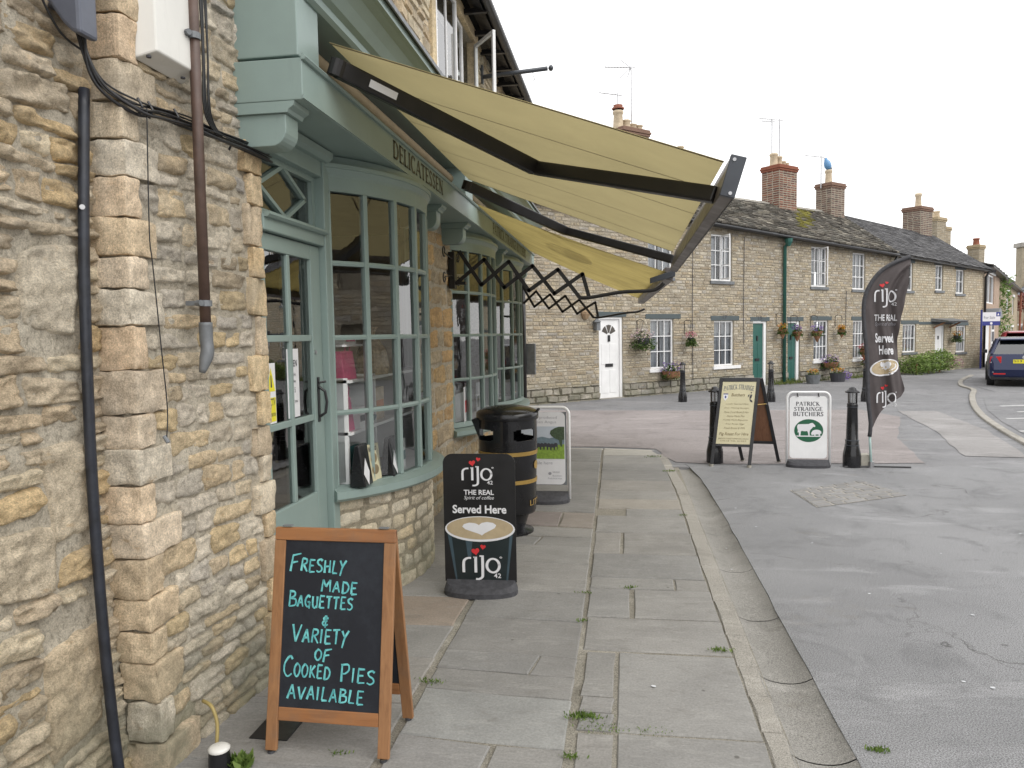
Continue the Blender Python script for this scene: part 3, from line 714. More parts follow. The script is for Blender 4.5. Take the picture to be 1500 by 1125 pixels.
# worn road markings in the bay
mk = [((5.75,10.9),(8.6,11.6)),((5.9,12.3),(6.9,12.55)),((6.3,12.8),(9.5,13.5)),((6.5,14.0),(9.8,14.5)),((7.2,15.1),(10.2,15.7)),((5.9,11.6),(6.3,11.7)),((7.4,16.2),(10.6,16.9))]
rm = MB()
for (x0,y0),(x1,y1) in mk:
    rr = random.Random(x0*7); n = 6
    for k in range(n):
        if rr.random() < .2: continue
        a_, b_ = (k+.02)/n, (k+.98)/n; p = V(x0+(x1-x0)*a_, y0+(y1-y0)*a_, .006); q = V(x0+(x1-x0)*b_, y0+(y1-y0)*b_, .006); w = V(0,.055*rr.uniform(.7,1.1),0)
        rm.poly([p-w, q-w, q+w, p+w])
o = part('road_marking', rm, MT['roadpaint'], None, fix=False); o['kind'] = 'structure'

# ---- pavement of stone slabs
pv = bpy.data.objects.new('pavement', None); COL.objects.link(pv); pv.location = (-.5, 6, 0); pv['kind'] = 'structure'
a = MB(); a.box(-2.4, .625, -1.5, 10.0, -.2, -.0085); a.box(-2.4, .42, 10.0, 10.44, -.2, -.0085)
part('joint_bed', a, MT['joint'], pv)
rs = random.Random(11)
SLABC = [(.250,.243,.228), (.240,.233,.220), (.262,.252,.234), (.248,.240,.225), (.232,.227,.216), (.256,.243,.223)]
def slab(pts, col=None, name='paving_slab', par=None, top=None, mat=None):
    """pts: 4 corners (x,y). a slab with wavering arrises and worn edges"""
    top = rs.uniform(-.002, .003) if top is None else top
    out = []; n = 4
    for i in range(4):
        p = Vector(pts[i]); q = Vector(pts[(i+1) % 4]); k = max(2, int((q-p).length/.12)); e = (q-p).normalized(); nn = Vector((e.y, -e.x))
        for j in range(k):
            c = p.lerp(q, j/k); w = noise.noise(V(c.x*9, c.y*9, i))*.006; out.append(c-nn*(.0022+abs(w)))
    cen = sum(out, Vector((0, 0)))/len(out); tl = rs.uniform(-.002, .002); m = len(out)
    a = MB(); lo = [(p.x, p.y, -.04) for p in out]; up = [(p.x, p.y, top-.006) for p in out]
    inn = []
    for p in out:
        d = (cen-p).normalized(); q = p+d*(.007+.003*noise.noise(V(p.x*20, p.y*20, 0))); inn.append((q.x, q.y, top+tl*(q.x-cen.x)*3))
    a.add(lo+up+inn, [[i, (i+1) % m, m+(i+1) % m, m+i] for i in range(m)]+[[m+i, m+(i+1) % m, 2*m+(i+1) % m, 2*m+i] for i in range(m)]+[list(range(2*m, 3*m))])
    c = col or rs.choice(SLABC); k = rs.uniform(.93, 1.07)
    return part(name, a, mat or MT['slab'], par or pv, color=tuple(x*k for x in c))
def xr(y): return -.24-.012*max(0, y-4)       # long joint
# strip next to the wall
ya = [1.3, 2.0, 2.55, 3.05, 3.52, 3.93, 4.38, 4.95, 5.6, 6.3, 7.0, 7.8, 8.8, 9.6, 10.3]
for y0, y1 in zip(ya, ya[1:]):
    col = (.30,.25,.205) if abs(y0-3.93) < .01 else None
    slab([(-1.75, y0+.01), (-.95, y0+.03), (-.945, y1+.03), (-1.75, y1+.01)], col)
yb = [1.5, 2.2, 2.79, 3.19, 3.40, 3.61, 4.08, 4.54, 5.13, 5.56, 5.82, 6.10, 6.66, 7.9, 9.35, 10.32]
for y0, y1 in zip(yb, yb[1:]):
    t = .045
    if abs(y0-2.2) < .01:
        slab([(-.915, y0+t), (-.57, y0), (-.53, y1), (-.915, y1+t)]); slab([(-.55, y0), (xr(y0), y0), (xr(y1), y1), (-.51, y1)])
    elif abs(y0-3.40) < .01:
        slab([(-.915, y0+t), (-.46, y0+.02), (-.43, y1+.02), (-.915, y1+t)]); slab([(-.455, y0+.02), (xr(y0), y0), (xr(y1), y1), (-.425, y1+.02)], None)
    elif abs(y0-5.56) < .01:
        slab([(-.93, y0+t), (-.70, y0), (-.66, y1), (-.93, y1+t)]); slab([(-.69, y0), (xr(y0), y0), (xr(y1), y1), (-.65, y1)])
    elif abs(y0-6.10) < .01:
        slab([(-.93, y0+.1), (-.56, y0+.06), (-.56, y1-.02), (-.93, y1)], (.23,.20,.185), 'drain_cover'); slab([(-.55, y0+.06), (xr(y0), y0+.02), (xr(y1), y1-.03), (-.55, y1-.02)], (.27,.24,.21))
    else: slab([(-.915-.01*max(0, y0-5), y0+t), (xr(y0), y0), (xr(y1), y1), (-.915-.01*max(0, y1-5), y1+t)], (.250,.250,.238) if abs(y0-2.79) < .01 else None)
L0 = lambda y: xr(y)+.020
# narrow slabs beside the long joint, then the wide ones to the kerb
for y0, y1 in ((1.6,2.3),(2.3,2.93),(2.95,3.09),(3.10,3.23),(3.24,3.70)): slab([(-.205, y0), (-.06, y0), (-.055, y1), (-.20, y1)])
XK = lambda y: .505+.012*max(0, 5-y)
for y0, y1 in ((1.2,2.15),(2.15,2.94),(2.95,3.71)): slab([(-.045, y0), (XK(y0), y0), (XK(y1), y1), (-.042, y1)], (.258,.252,.238))
slab([(L0(3.72), 3.73), (XK(3.72), 3.73), (XK(4.17), 4.17), (L0(4.17), 4.17)])
slab([(L0(4.18), 4.18), (.02, 4.18), (.02, 4.65), (L0(4.65), 4.65)]); slab([(.045, 4.18), (XK(4.2), 4.18), (XK(4.6), 4.65), (.045, 4.65)])
slab([(L0(4.7), 4.66), (.30, 4.66), (.30, 4.87), (L0(4.8), 4.87)]); slab([(.305, 4.66), (XK(4.7), 4.66), (XK(4.8), 4.87), (.305, 4.87)]); slab([(L0(4.9), 4.875), (XK(5), 4.875), (XK(5.4), 5.40), (L0(5.4), 5.40)])
slab([(L0(5.4), 5.41), (-.04, 5.41), (-.04, 6.0), (L0(6.0), 6.0)]); slab([(-.02, 5.41), (.505, 5.41), (.505, 6.0), (-.02, 6.0)])
yc = [6.01, 6.55, 6.83, 7.23, 7.62, 8.15, 8.75, 9.2, 9.85]
for y0, y1 in zip(yc, yc[1:]):
    slab([(L0(y0) if abs(y0-6.55) > .01 else .0, y0), (.50-.02*max(0, y0-7.5), y0), (.50-.02*max(0, y1-7.5), y1), (L0(y1) if abs(y0-6.55) > .01 else .0, y1)], (.29,.268,.235) if abs(y0-6.83) < .01 else None)
slab([(L0(9.9), 9.86), (.44, 9.86), (.36, 10.22), (L0(10.3), 10.30)], (.36,.345,.31))
slab([(-1.6, 10.31), (-.3, 10.32), (-.3, 10.44), (-1.6, 10.44)], (.38,.36,.32)); slab([(-.29, 10.32), (.34, 10.24), (.40, 10.32), (-.29, 10.43)], (.38,.36,.32))
# the kerb stones
kr = bpy.data.objects.new('kerb', None); COL.objects.link(kr); kr.location = (.56, 6, 0); kr['kind'] = 'structure'
ky = [1.6, 2.25, 2.68, 3.02, 3.32, 3.62, 4.0, 4.5, 5.2, 6.0, 6.8, 7.5, 8.1, 8.7, 9.2, 9.6, 9.95]
for y0, y1 in zip(ky, ky[1:]):
    sx = lambda y: -.03*max(0, y-7.5)**1.25; j = rs.uniform(-.012, .008)
    slab([(XK(y0)+.002+sx(y0), y0), (.622+j*.5+sx(y0), y0), (.620+j*.5+sx(y1), y1), (XK(y1)+.002+sx(y1), y1)], None, 'kerb_stone', kr, top=rs.uniform(-.004, .001), mat=MT['kerb'])
# dished gutter channel
gt = bpy.data.objects.new('gutter', None); COL.objects.link(gt); gt.location = (.72, 6, 0); gt['kind'] = 'structure'
gy = [1.4, 2.35, 2.86, 3.52, 4.28, 5.15, 6.1, 7.1, 8.1, 9.05]
for gi, (y0, y1) in enumerate(zip(gy, gy[1:])):
    a = MB(); rr = random.Random(gi)
    def gfn(u, v):
        y = y0+.004+(y1-y0-.008)*v; sx = -.03*max(0, y-7.5)**1.25; x = .612+.235*u+sx+noise.noise(V(y*3, u*2, 5))*.004
        e = (2*u-1); return (x, y, -.034+.03*abs(e)**2.4+noise.noise(V(x*9, y*5, 1))*.003)
    a.grid(gfn, 8, 12); part('channel_stone', a, MT['gutter'], gt, smooth=True, fix=False)
# cobbled repair in the forecourt
cb = bpy.data.objects.new('cobbled_patch', None); COL.objects.link(cb); cb.location = (2.1, 7.6, 0); cb['kind'] = 'structure'
P00, P10, P11, P01 = V(1.70,6.98,0), V(2.66,7.56,0), V(2.46,8.28,0), V(1.62,7.72,0)
def bil(u, v): return P00*(1-u)*(1-v)+P10*u*(1-v)+P11*u*v+P01*(1-u)*v
a = MB(); a.poly([bil(0,0)+V(0,0,.004), bil(1,0)+V(0,0,.004), bil(1,1)+V(0,0,.004), bil(0,1)+V(0,0,.004)]); part('cobble_bed', a, MT['kerb'], cb, fix=False)
nr = 7
for j in range(nr):
    u = 0.0; rr = random.Random(j+40)
    while u < .99:
        w = rr.uniform(.13, .24); u1 = min(1, u+w)
        if 1-u1 < .08: u1 = 1
        a = MB(); v0, v1 = j/nr, (j+1)/nr; g = .012; q = [bil(u+g, v0+g*1.3), bil(u1-g, v0+g*1.3), bil(u1-g, v1-g*1.3), bil(u+g, v1-g*1.3)]
        q = [p+V(rr.uniform(-.006,.006), rr.uniform(-.006,.006), 0) for p in q]; c = sum(q, V(0,0,0))/4
        up = [p.lerp(c, .08)+V(0,0,.009) for p in q]; mid = [p+V(0,0,.006) for p in q]
        a.add(q+mid+up, [(0,1,5,4),(1,2,6,5),(2,3,7,6),(3,0,4,7),(4,5,9,8),(5,6,10,9),(6,7,11,10),(7,4,8,11),(8,9,10,11)])
        k = rr.uniform(.9, 1.1); part('cobble', a, MT['slab'], cb, color=(.235*k,.23*k,.225*k), fix=False); u = u1

# ================================================================== THE SHOP
XW = -1.68           # shop wall face
shop = thing('shop_building', 'honey stone shop with sage green shopfront, bow windows and lettered fascia', 'shop', (-1.72, 2.45, 0))
HOLE_D = (3.36, 0.0, 4.18, 2.64)
Fw = lambda u, z, n: V(XW+n, u, z)
batter = lambda z: .055*max(0, 1-z/1.1)**2
rw = random.Random(21)
def mortar_fn(x0, amp=.012, bat=False):
    def fn(u, z):
        n = noise.fractal(V(u*6, z*9, x0*3), 1, 2, 5)*amp+noise.noise(V(u*26, z*40, 1))*.005-.004
        return n+(batter(z) if bat else 0)
    return fn
# quoin stretch of wall, between the corner and the door
a = MB(); mf = mortar_fn(1)
XQ = -1.748
a.grid(lambda u, v: (XQ-.008*(u<.03)-.002+mf(2.5+u*.86, v*3.3)+batter(v*3.3)+(.063*max(0, (u-.25)/.75)), 2.475+u*.865, -.05+v*3.35), 44, 150)
wall_q = part('wall', a, MT['mortar'], shop, smooth=True, fix=False)
# return face at the corner
a = MB(); a.grid(lambda u, v: (-1.90+u*.142+batter(v*3.3), 2.475-mf(7+u, v*3.3)*.8, -.05+v*3.35), 8, 120); part('wall', a, MT['mortar'], shop, smooth=True, fix=False)
rq = random.Random(5); z = -.03; i = 0; QR = []
while z < 3.2:
    h = rq.uniform(.115, .165); L = rq.uniform(.17, .25) if i % 2 == 0 else rq.uniform(.075, .11); dx = rq.uniform(.10, .14)
    a = MB(); zc = z+h/2; b = batter(zc)
    rough_block(a, XQ-dx+b-.02, XQ+.017+b+rq.uniform(0, .006), 2.45+rq.uniform(-.006, .004), 2.45+L, z+.003, z+h-.003, rq, 7, .0055, .006)
    part('quoin', a, MT['quoin'], shop, smooth=True, color=pick(rq, [(.54,.42,.28), (.50,.39,.25), (.55,.45,.32), (.57,.50,.38), (.46,.38,.265), (.53,.40,.26)]), fix=False)
    QR.append((z, z+h, 2.45+L)); z += h; i += 1
# quoins of the door jamb
z = -.03; i = 0; QJ = []
while z < 2.50:
    h = rq.uniform(.12, .19); L = rq.uniform(.12, .20) if i % 2 else rq.uniform(.06, .11)
    a = MB(); b = batter((z+h/2))*.8
    rough_block(a, -1.86, XW+.008+b+rq.uniform(-.003, .006), 3.36-L, 3.358+rq.uniform(-.006, .003), z+.003, z+h-.003, rq, 6, .0055, .006)
    part('quoin', a, MT['quoin'], shop, smooth=True, color=pick(rq, [(.55,.41,.235), (.54,.42,.26), (.57,.44,.26), (.50,.40,.27), (.55,.47,.34)]), fix=False)
    QJ.append((z, z+h, 3.36-L)); z += h; i += 1
# rubble between
def XB(u): return XQ+.063*max(0, (u-2.67)/.69)
z = -.02
while z < 3.22:
    h = rw.uniform(.045, .12)
    u0 = max([q[2] for q in QR if q[0] < z+h*.7 and q[1] > z+h*.3] or [2.6])+.012
    u1 = min([q[2] for q in QJ if q[0] < z+h*.7 and q[1] > z+h*.3] or [3.34])-.012
    u = u0
    while u < u1-.03:
        w = rw.uniform(.07, .25)
        if u1-u-w < .06: w = u1-u
        hh = h*rw.uniform(.88, 1.06); a = MB()
        FF = lambda uu, zz, n: V(XB(uu)+batter(zz)+n, uu, zz)
        rough_patch(a, FF, u+.002, u+w-.002, z+.001, z+hh-.001, rw.uniform(.003, .011), rw, .011, .0085, .12, .018)
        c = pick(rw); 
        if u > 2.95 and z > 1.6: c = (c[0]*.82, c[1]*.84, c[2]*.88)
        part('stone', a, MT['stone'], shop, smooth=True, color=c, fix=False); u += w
    z += h
# wall above door quoins to the fascia and beyond (behind the fascia box) and the upper storey
uh = [(6.85, 3.95, 9.02, 5.02)]
a = MB(); F2 = lambda u, z, n: V(-1.74+n, u, z); wall_sheet(a, F2, 3.2, 12.25, 2.62, 5.25, uh, .22)
part('upper_wall', a, MT['mortar'], shop, fix=False)
a = MB(); ru = random.Random(9); courses(a, F2, 3.2, 12.25, 3.3, 5.25, uh, ru, (.07, .14), (.12, .38), .03, [(.50,.40,.26), (.46,.38,.26), (.52,.44,.30), (.44,.34,.21)], .012, .01)
part('stone_courses', a, MT['farstone'], shop, fix=False, kind='stuff')
# ground-floor wall: pier between bays, ends, and the far end of the building
a = MB(); wall_sheet(a, Fw, 5.72, 12.25, -.05, 2.66, [(7.25, .60, 9.1, 2.64), (9.4, .60, 11.3, 2.64)], .2)
a.poly([(XW,12.25,-.05),(-9,12.25,-.05),(-9,12.25,5.25),(XW,12.25,5.25)])
part('wall', a, MT['mortar'], shop, fix=False)
def stones_on(u0, u1, z0, z1, x, rnd, hr, wr, proud, pal, mat='stone', nm='stone', amp=.006, res=.03):
    z = z0
    while z < z1-.03:
        h = min(rnd.uniform(*hr), z1-z)
        if z1-z-h < .04: h = z1-z
        u = u0
        while u < u1-.03:
            w = rnd.uniform(*wr)
            if u1-u-w < wr[0]*.6: w = u1-u
            a = MB(); rough_patch(a, lambda uu, zz, n: V(x+n, uu, zz), u+.003, u+w-.003, z+.002, z+h-.003, rnd.uniform(.5, 1)*proud, rnd, res*.7, amp, .14, .015)
            part(nm, a, MT[mat], shop, smooth=True, color=pick(rnd, pal), fix=False); u += w
        z += h
PIER = [(.50,.33,.16), (.46,.33,.18), (.42,.33,.21), (.54,.37,.18), (.44,.36,.24)]
stones_on(5.74, 7.24, -.02, 2.55, XW, random.Random(31), (.13, .24), (.22, .5), .016, PIER, amp=.009)
stones_on(7.26, 9.1, -.02, .55, XW, random.Random(32), (.12, .17), (.2, .4), .014, PIER)
stones_on(9.1, 9.38, .0, 2.5, XW, random.Random(33), (.14, .22), (.14, .28), .014, PIER)
stones_on(9.4, 11.4, -.02, .55, XW, random.Random(34), (.12, .17), (.2, .4), .014, PIER)
stones_on(11.32, 12.2, .0, 2.5, XW, random.Random(35), (.12, .2), (.18, .4), .014, PIER)
# interior of the shop, seen through the panes
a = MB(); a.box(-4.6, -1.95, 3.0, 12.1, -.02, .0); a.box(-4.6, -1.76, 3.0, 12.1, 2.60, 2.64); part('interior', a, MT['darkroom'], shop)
a = MB(); a.poly([(-4.6,3,0),(-4.6,12.1,0),(-4.6,12.1,2.6),(-4.6,3,2.6)]); a.poly([(-4.6,3,0),(-1.95,3,0),(-1.95,3,2.6),(-4.6,3,2.6)]); a.poly([(-4.6,7.2,0),(-1.9,7.2,0),(-1.9,7.2,2.6),(-4.6,7.2,2.6)]); part('interior_wall', a, MT['roomwall'], shop, fix=False)

# ---- door, frame and fanlight
XD = -1.725
fr = MB(); fr.box(-1.80, -1.665, 4.085, 4.175, -.01, 2.60); fr.box(-1.80, -1.672, 3.362, 4.084, 2.115, 2.195); fr.box(-1.80, -1.676, 3.362, 4.084, 2.50, 2.60)
part('door_frame', fr, MT['green'], shop, bevel=.006)
a = MB(); a.prism([(0,0),(.03,0),(.055,.02),(.06,.05),(0,.05)], lambda u, v, w: V(-1.676+u, w, 2.585+v), 3.30, 4.12); part('head_moulding', a, MT['green'], shop)
a = MB(); a.prism([(0,0),(.018,0),(.03,.012),(.03,.022),(0,.022)], lambda u, v, w: V(-1.672+u, w, 2.176+v), 3.365, 4.084); part('transom_moulding', a, MT['green'], shop)
leaf = MB(); y0, y1 = 3.368, 4.078
leaf.box(XD-.022, XD+.022, y0, y0+.05, .02, 2.11); leaf.box(XD-.022, XD+.022, y1-.125, y1, .02, 2.11)
leaf.box(XD-.021, XD+.021, y0+.05, y1-.125, 2.03, 2.11); leaf.box(XD-.021, XD+.021, y0+.05, y1-.125, .02, .74)
DY = (y0+.05, y1-.125); ymid = (DY[0]+DY[1])/2
leaf.box(XD-.018, XD+.018, ymid-.017, ymid+.017, .74, 2.03)
for zz in (1.16, 1.60): leaf.box(XD-.016, XD+.016, DY[0], ymid-.017, zz-.017, zz+.017); leaf.box(XD-.016, XD+.016, ymid+.017, DY[1], zz-.017, zz+.017)
door = part('door', leaf, MT['green'], shop, bevel=.004)
for (p, q) in ((DY[0], ymid-.017), (ymid+.017, DY[1])):
    for (r, s) in ((.74, 1.143), (1.177, 1.583), (1.617, 2.03)):
        g = MB(); g.box(XD-.004, XD+.002, p, q, r, s); part('pane', g, MT['glass'], door)
h = MB(); h.box(XD+.022, XD+.028, 3.985, 4.012, 1.13, 1.38); h.tube([(XD+.03,3.998,1.16),(XD+.06,4.005,1.18),(XD+.068,4.008,1.24),(XD+.06,4.005,1.30),(XD+.03,3.998,1.325)], .008, 8); h.tube([(XD+.03,3.998,1.35),(XD+.06,4.02,1.355)], .007, 6)
part('handle', h, MT['blackmetal'], door, smooth=False)
a = MB(); a.tube([(XD+.022,3.98,1.52),(XD+.028,3.98,1.52)], .012, 12); part('lock', a, MT['silver'], door)
# fanlight with a leaning diamond of glazing bars
fz0, fz1 = 2.20, 2.50
fl = MB(); fl.box(-1.76, -1.72, 3.362, 4.084, fz0, fz0+.03); fl.box(-1.76, -1.72, 3.362, 4.084, fz1-.03, fz1); fl.box(-1.76, -1.72, 4.045, 4.084, fz0+.03, fz1-.03)
cyy = 3.70; dv = [(cyy, fz1-.02), (cyy+.27, 2.355), (cyy+.02, fz0+.02), (cyy-.27, 2.345)]
for k in range(4):
    p, q = dv[k], dv[(k+1) % 4]; fl.beam((-1.735, p[0], p[1]), (-1.735, q[0], q[1]), .02, .024, (1,0,0))
fan = part('fanlight', fl, MT['green'], shop)
g = MB(); g.box(-1.748, -1.744, 3.365, 4.044, fz0+.03, fz1-.03); part('pane', g, MT['glass'], fan)

# ---- bow windows
def bow(yc, half, xa, xs, nP, zs, sillz, wall_pal, mat='bowstone', stones=True, seed=1, visible_only=None):
    sag = xa-xs; R = (half*half+sag*sag)/(2*sag); xc = xa-R; th = math.asin(half/R)
    PT = lambda t, r, z: V(xc+r*cos(t), yc+r*sin(t), z)
    sw = lambda a0, a1: (lambda tt, a_, b_: PT(a0+(a1-a0)*tt, R+a_, b_))
    f = MB()
    f.sweep([(-.05, zs[0]-.05), (.012, zs[0]-.05), (.006, zs[0]), (-.05, zs[0])], sw(-th, th), 28)
    w = part('bow_window', f, MT['green'], shop)
    f = MB(); f.sweep([(-.05, zs[-1]), (.006, zs[-1]), (.01, zs[-1]+.08), (-.05, zs[-1]+.08)], sw(-th, th), 28); part('head_rail', f, MT['green'], w)
    m = MB(); m.sweep([(-.06, sillz), (.075, sillz-.005), (.095, sillz+.012), (.095, sillz+.055), (.05, sillz+.066), (.012, sillz+.072), (-.06, sillz+.072)], sw(-th-.02, th+.02), 30)
    part('sill', m, MT['green'], w)
    m = MB(); zt = zs[-1]+.08
    m.sweep([(-.05, zt), (.010, zt), (.014, zt+.015), (.026, zt+.035), (.030, zt+.045), (.038, zt+.048), (.040, zt+.070), (-.01, zt+.074), (-.012, zt+.122), (-.05, zt+.122)], sw(-th-.01, th+.01), 30); part('head_moulding', m, MT['green'], w)
    ang = [-th+2*th*k/nP for k in range(nP+1)]
    for k, t in enumerate(ang):
        wd = .030 if k in (0, nP) else .017
        mm = MB(); dt = wd/R
        mm.hexa([PT(t-dt, R-.035, zs[0]), PT(t+dt, R-.035, zs[0]), PT(t+dt*.9, R+.012, zs[0]), PT(t-dt*.9, R+.012, zs[0]), PT(t-dt, R-.035, zs[-1]), PT(t+dt, R-.035, zs[-1]), PT(t+dt*.9, R+.012, zs[-1]), PT(t-dt*.9, R+.012, zs[-1])])
        part('mullion', mm, MT['green'], w, bevel=.004)
    for zz in zs[1:-1]:
        b = MB(); b.sweep([(-.02, zz-.014), (.004, zz-.014), (.009, zz), (.004, zz+.014), (-.02, zz+.014)], sw(-th, th), 28); part('glazing_bar', b, MT['green'], w)
    rr = random.Random(seed)
    for k in range(nP):
        for j in range(len(zs)-1):
            g = MB(); a0, a1 = ang[k]+.016/R, ang[k+1]-.016/R; e = rr.uniform(-.003, .003); e2 = rr.uniform(-.002, .002)
            g.poly([PT(a0, R-.012+e, zs[j]+.012), PT(a1, R-.012-e, zs[j]+.012), PT(a1, R-.012-e+e2, zs[j+1]-.012), PT(a0, R-.012+e+e2, zs[j+1]-.012)])
            part('pane', g, MT['glass'], w, fix=False)
    b = MB(); b.sweep([(-.30, sillz+.045), (-.03, sillz+.045), (-.03, sillz+.066), (-.30, sillz+.066)], sw(-th, th), 20); part('window_board', b, MT['shelf'], w)
    if stones:
        b = MB(); b.grid(lambda u, v: PT(-th-.03+(2*th+.06)*u, R-.006+noise.noise(V(u*30, v*14, seed))*.004, -.05+(sillz+.05)*v), 60, 20); bw = part('bow_wall', b, MT['mortar_bow'], shop, smooth=True, fix=False)
        z = -.02; hs = []
        while z < sillz-.01:
            h = rr.uniform(.085, .115); h = sillz-z if sillz-z-h < .05 else h
            t = -th-.01+rr.uniform(0, .03)
            while t < th:
                wl = rr.uniform(.10, .24); t1 = min(th+.02, t+wl/R)
                s_ = MB(); rough_patch(s_, lambda tt, zz, n: PT(tt/1.0, R+n-.002, zz), t+.002/R, t1-.0025/R, z+.002, z+h-.0025, rr.uniform(.006, .009), rr, .03, .003, .10, .012)
                part('stone', s_, MT[mat], shop, smooth=True, color=pick(rr, wall_pal, .06), fix=False); t = t1
            z += h
    return PT, R, th
ZS = [.73, 1.16, 1.60, 2.03, 2.44]
BP = [(.50,.42,.28), (.53,.45,.31), (.47,.40,.28), (.55,.48,.35), (.49,.39,.24)]
PT1, R1, th1 = bow(4.95, .80, -1.345, -1.685, 7, ZS, .655, BP, seed=3)
bow(8.17, .93, -1.42, -1.69, 7, ZS, .60, BP, stones=False, seed=4)
bow(10.35, .95, -1.42, -1.69, 7, ZS, .60, BP, stones=False, seed=5)
# ---- fascia
XF = -1.385
a = MB(); a.box(-1.74, XF, 3.195, 11.75, 2.645, 2.825); part('fascia', a, MT['green'], shop, bevel=.004)
a = MB(); a.prism([(0,0),(.014,.0),(.022,.010),(.012,.022),(0,.028)], lambda u, v, w: V(XF+u, w, 2.815+v), 3.19, 11.76); part('fascia_bead', a, MT['green'], shop); a = MB(); a.prism([(0,0),(.008,0),(.008,.018),(0,.018)], lambda u, v, w: V(XF+u, w, 2.648+v), 3.19, 11.76); part('fascia_bead', a, MT['green'], shop)
a = MB(); a.box(-1.74, -1.41, 3.215, 3.455, 2.843, 3.30); part('end_block', a, MT['green'], shop, bevel=.005)
for y_a, y_b in ((6.76, 7.08), (11.52, 11.74)): a = MB(); a.box(-1.74, -1.41, y_a, y_b, 2.843, 3.14); part('end_block', a, MT['green'], shop, bevel=.005)
a = MB(); a.box(-1.74, -1.70, 3.456, 11.5, 2.83, 3.14); part('awning_recess', a, MT['wood_brown'], shop)
co = MB(); co.prism([(-.34,0),(.0,0),(.02,.015),(.02,.05),(.05,.065),(.085,.11),(.125,.15),(.165,.165),(.19,.17),(.19,.215),(.18,.225),(-.34,.30)], lambda u, v, w: V(-1.40+u, w, 3.115+v), 3.30, 11.85); part('cornice', co, MT['green'], shop)
a = MB(); a.prism([(-.345,.305),(.182,.232),(.205,.222),(.205,.205),(.215,.205),(.215,.232),(-.345,.325)], lambda u, v, w: V(-1.40+u, w, 3.115+v), 3.29, 11.86); a.box(-1.74,-1.728,3.2,11.9,3.42,3.56); part('lead_flashing', a, MT['lead'], shop)
Pf = lambda k: (lambda u, v: V(XF+.002*k, u, v))
a = MB(); roman(a, 'DELICATESSEN', Pf(1), 4.50, 5.78, 2.69, 2.795, gap=.03); part('lettering', a, MT['letter_dark'], shop, fix=False)
a = MB(); roman(a, 'PATRICK STRAINGE BUTCHERS', Pf(1), 8.02, 10.75, 2.69, 2.80, gap=.03); part('lettering', a, MT['letter_dark'], shop, fix=False)
# ---- scrolled brackets under the fascia
def bracket(yc, wd=.13, x1=-1.47, zt=2.645):
    a = MB(); o = [(-1.74,0)]+[(x1, 0)]
    prof = [(-1.74, zt-.05), (x1-.005, zt-.05), (x1-.005, zt-.10)]+[(x1-.075+.07*cos(t), zt-.115+.075*sin(t)*1.0) for t in [radians(-k*15) for k in range(0, 7)]]+[(-1.74, zt-.19)]
    a.prism(prof, lambda u, v, w: V(u, w, v), yc-wd/2, yc+wd/2)
    b = MB(); b.prism([(-1.74, zt-.05), (x1+.01, zt-.05), (x1+.018, zt-.035), (x1+.04, zt-.022), (x1+.045, zt-.002), (-1.74, zt-.002)], lambda u, v, w: V(u, w, v), yc-wd/2-.015, yc+wd/2+.015)
    k = part('bracket', a, MT['green'], shop, bevel=.004); part('bracket_cap', b, MT['green'], k)
for y in (3.275, 5.98, 6.98, 9.25, 11.55): bracket(y)
# ---- upper windows: stone frame, fixed light and an opened casement
a = MB(); a.box(-1.80, -1.70, 6.85, 6.99, 3.95, 5.02); a.box(-1.80, -1.70, 8.86, 9.02, 3.95, 5.02); a.box(-1.80, -1.69, 6.85, 9.02, 5.021, 5.16); a.box(-1.80, -1.70, 7.74, 7.86, 3.95, 5.02)
part('window_surround', a, MT['bowstone'], shop, bevel=.008, color=(.52,.42,.27))
def casement(p0, dirv, w, z0, z1, cols, nm='casement'):
    d = V(*dirv).normalized(); n = d.cross(V(0,0,1)); Fm = lambda u, z, k: V(*p0)+d*u+V(0,0,z)+n*k
    f = MB(); t = .035
    for (u0, u1, za, zb) in ((0, t, z0, z1), (w-t, w, z0, z1), (t, w-t, z0, z0+t), (t, w-t, z1-t, z1)): f.fbox(Fm, u0, u1, -.018, .018, za, zb)
    for k in range(1, cols): uu = w*k/cols; f.fbox(Fm, uu-.009, uu+.009, -.012, .012, z0+t, z1-t)
    c = part(nm, f, MT['white'], shop, bevel=.003)
    g = MB(); g.poly([Fm(t, z0+t, 0), Fm(w-t, z0+t, 0), Fm(w-t, z1-t, 0), Fm(t, z1-t, 0)]); part('pane', g, MT['glass'], c, fix=False)
casement((-1.72, 7.00, 0), (.05, 1, 0), .73, 3.98, 5.0, 2); casement((-1.70, 8.86, 0), (.55, -.75, 0), .5, 3.98, 4.98, 1); casement((-1.76, 7.87, 0), (0, 1, 0), .5, 3.98, 5.0, 1)
a = MB(); a.box(-2.4, -2.36, 6.7, 9.2, 3.8, 5.1); part('curtain', a, MT['curtain'], shop)
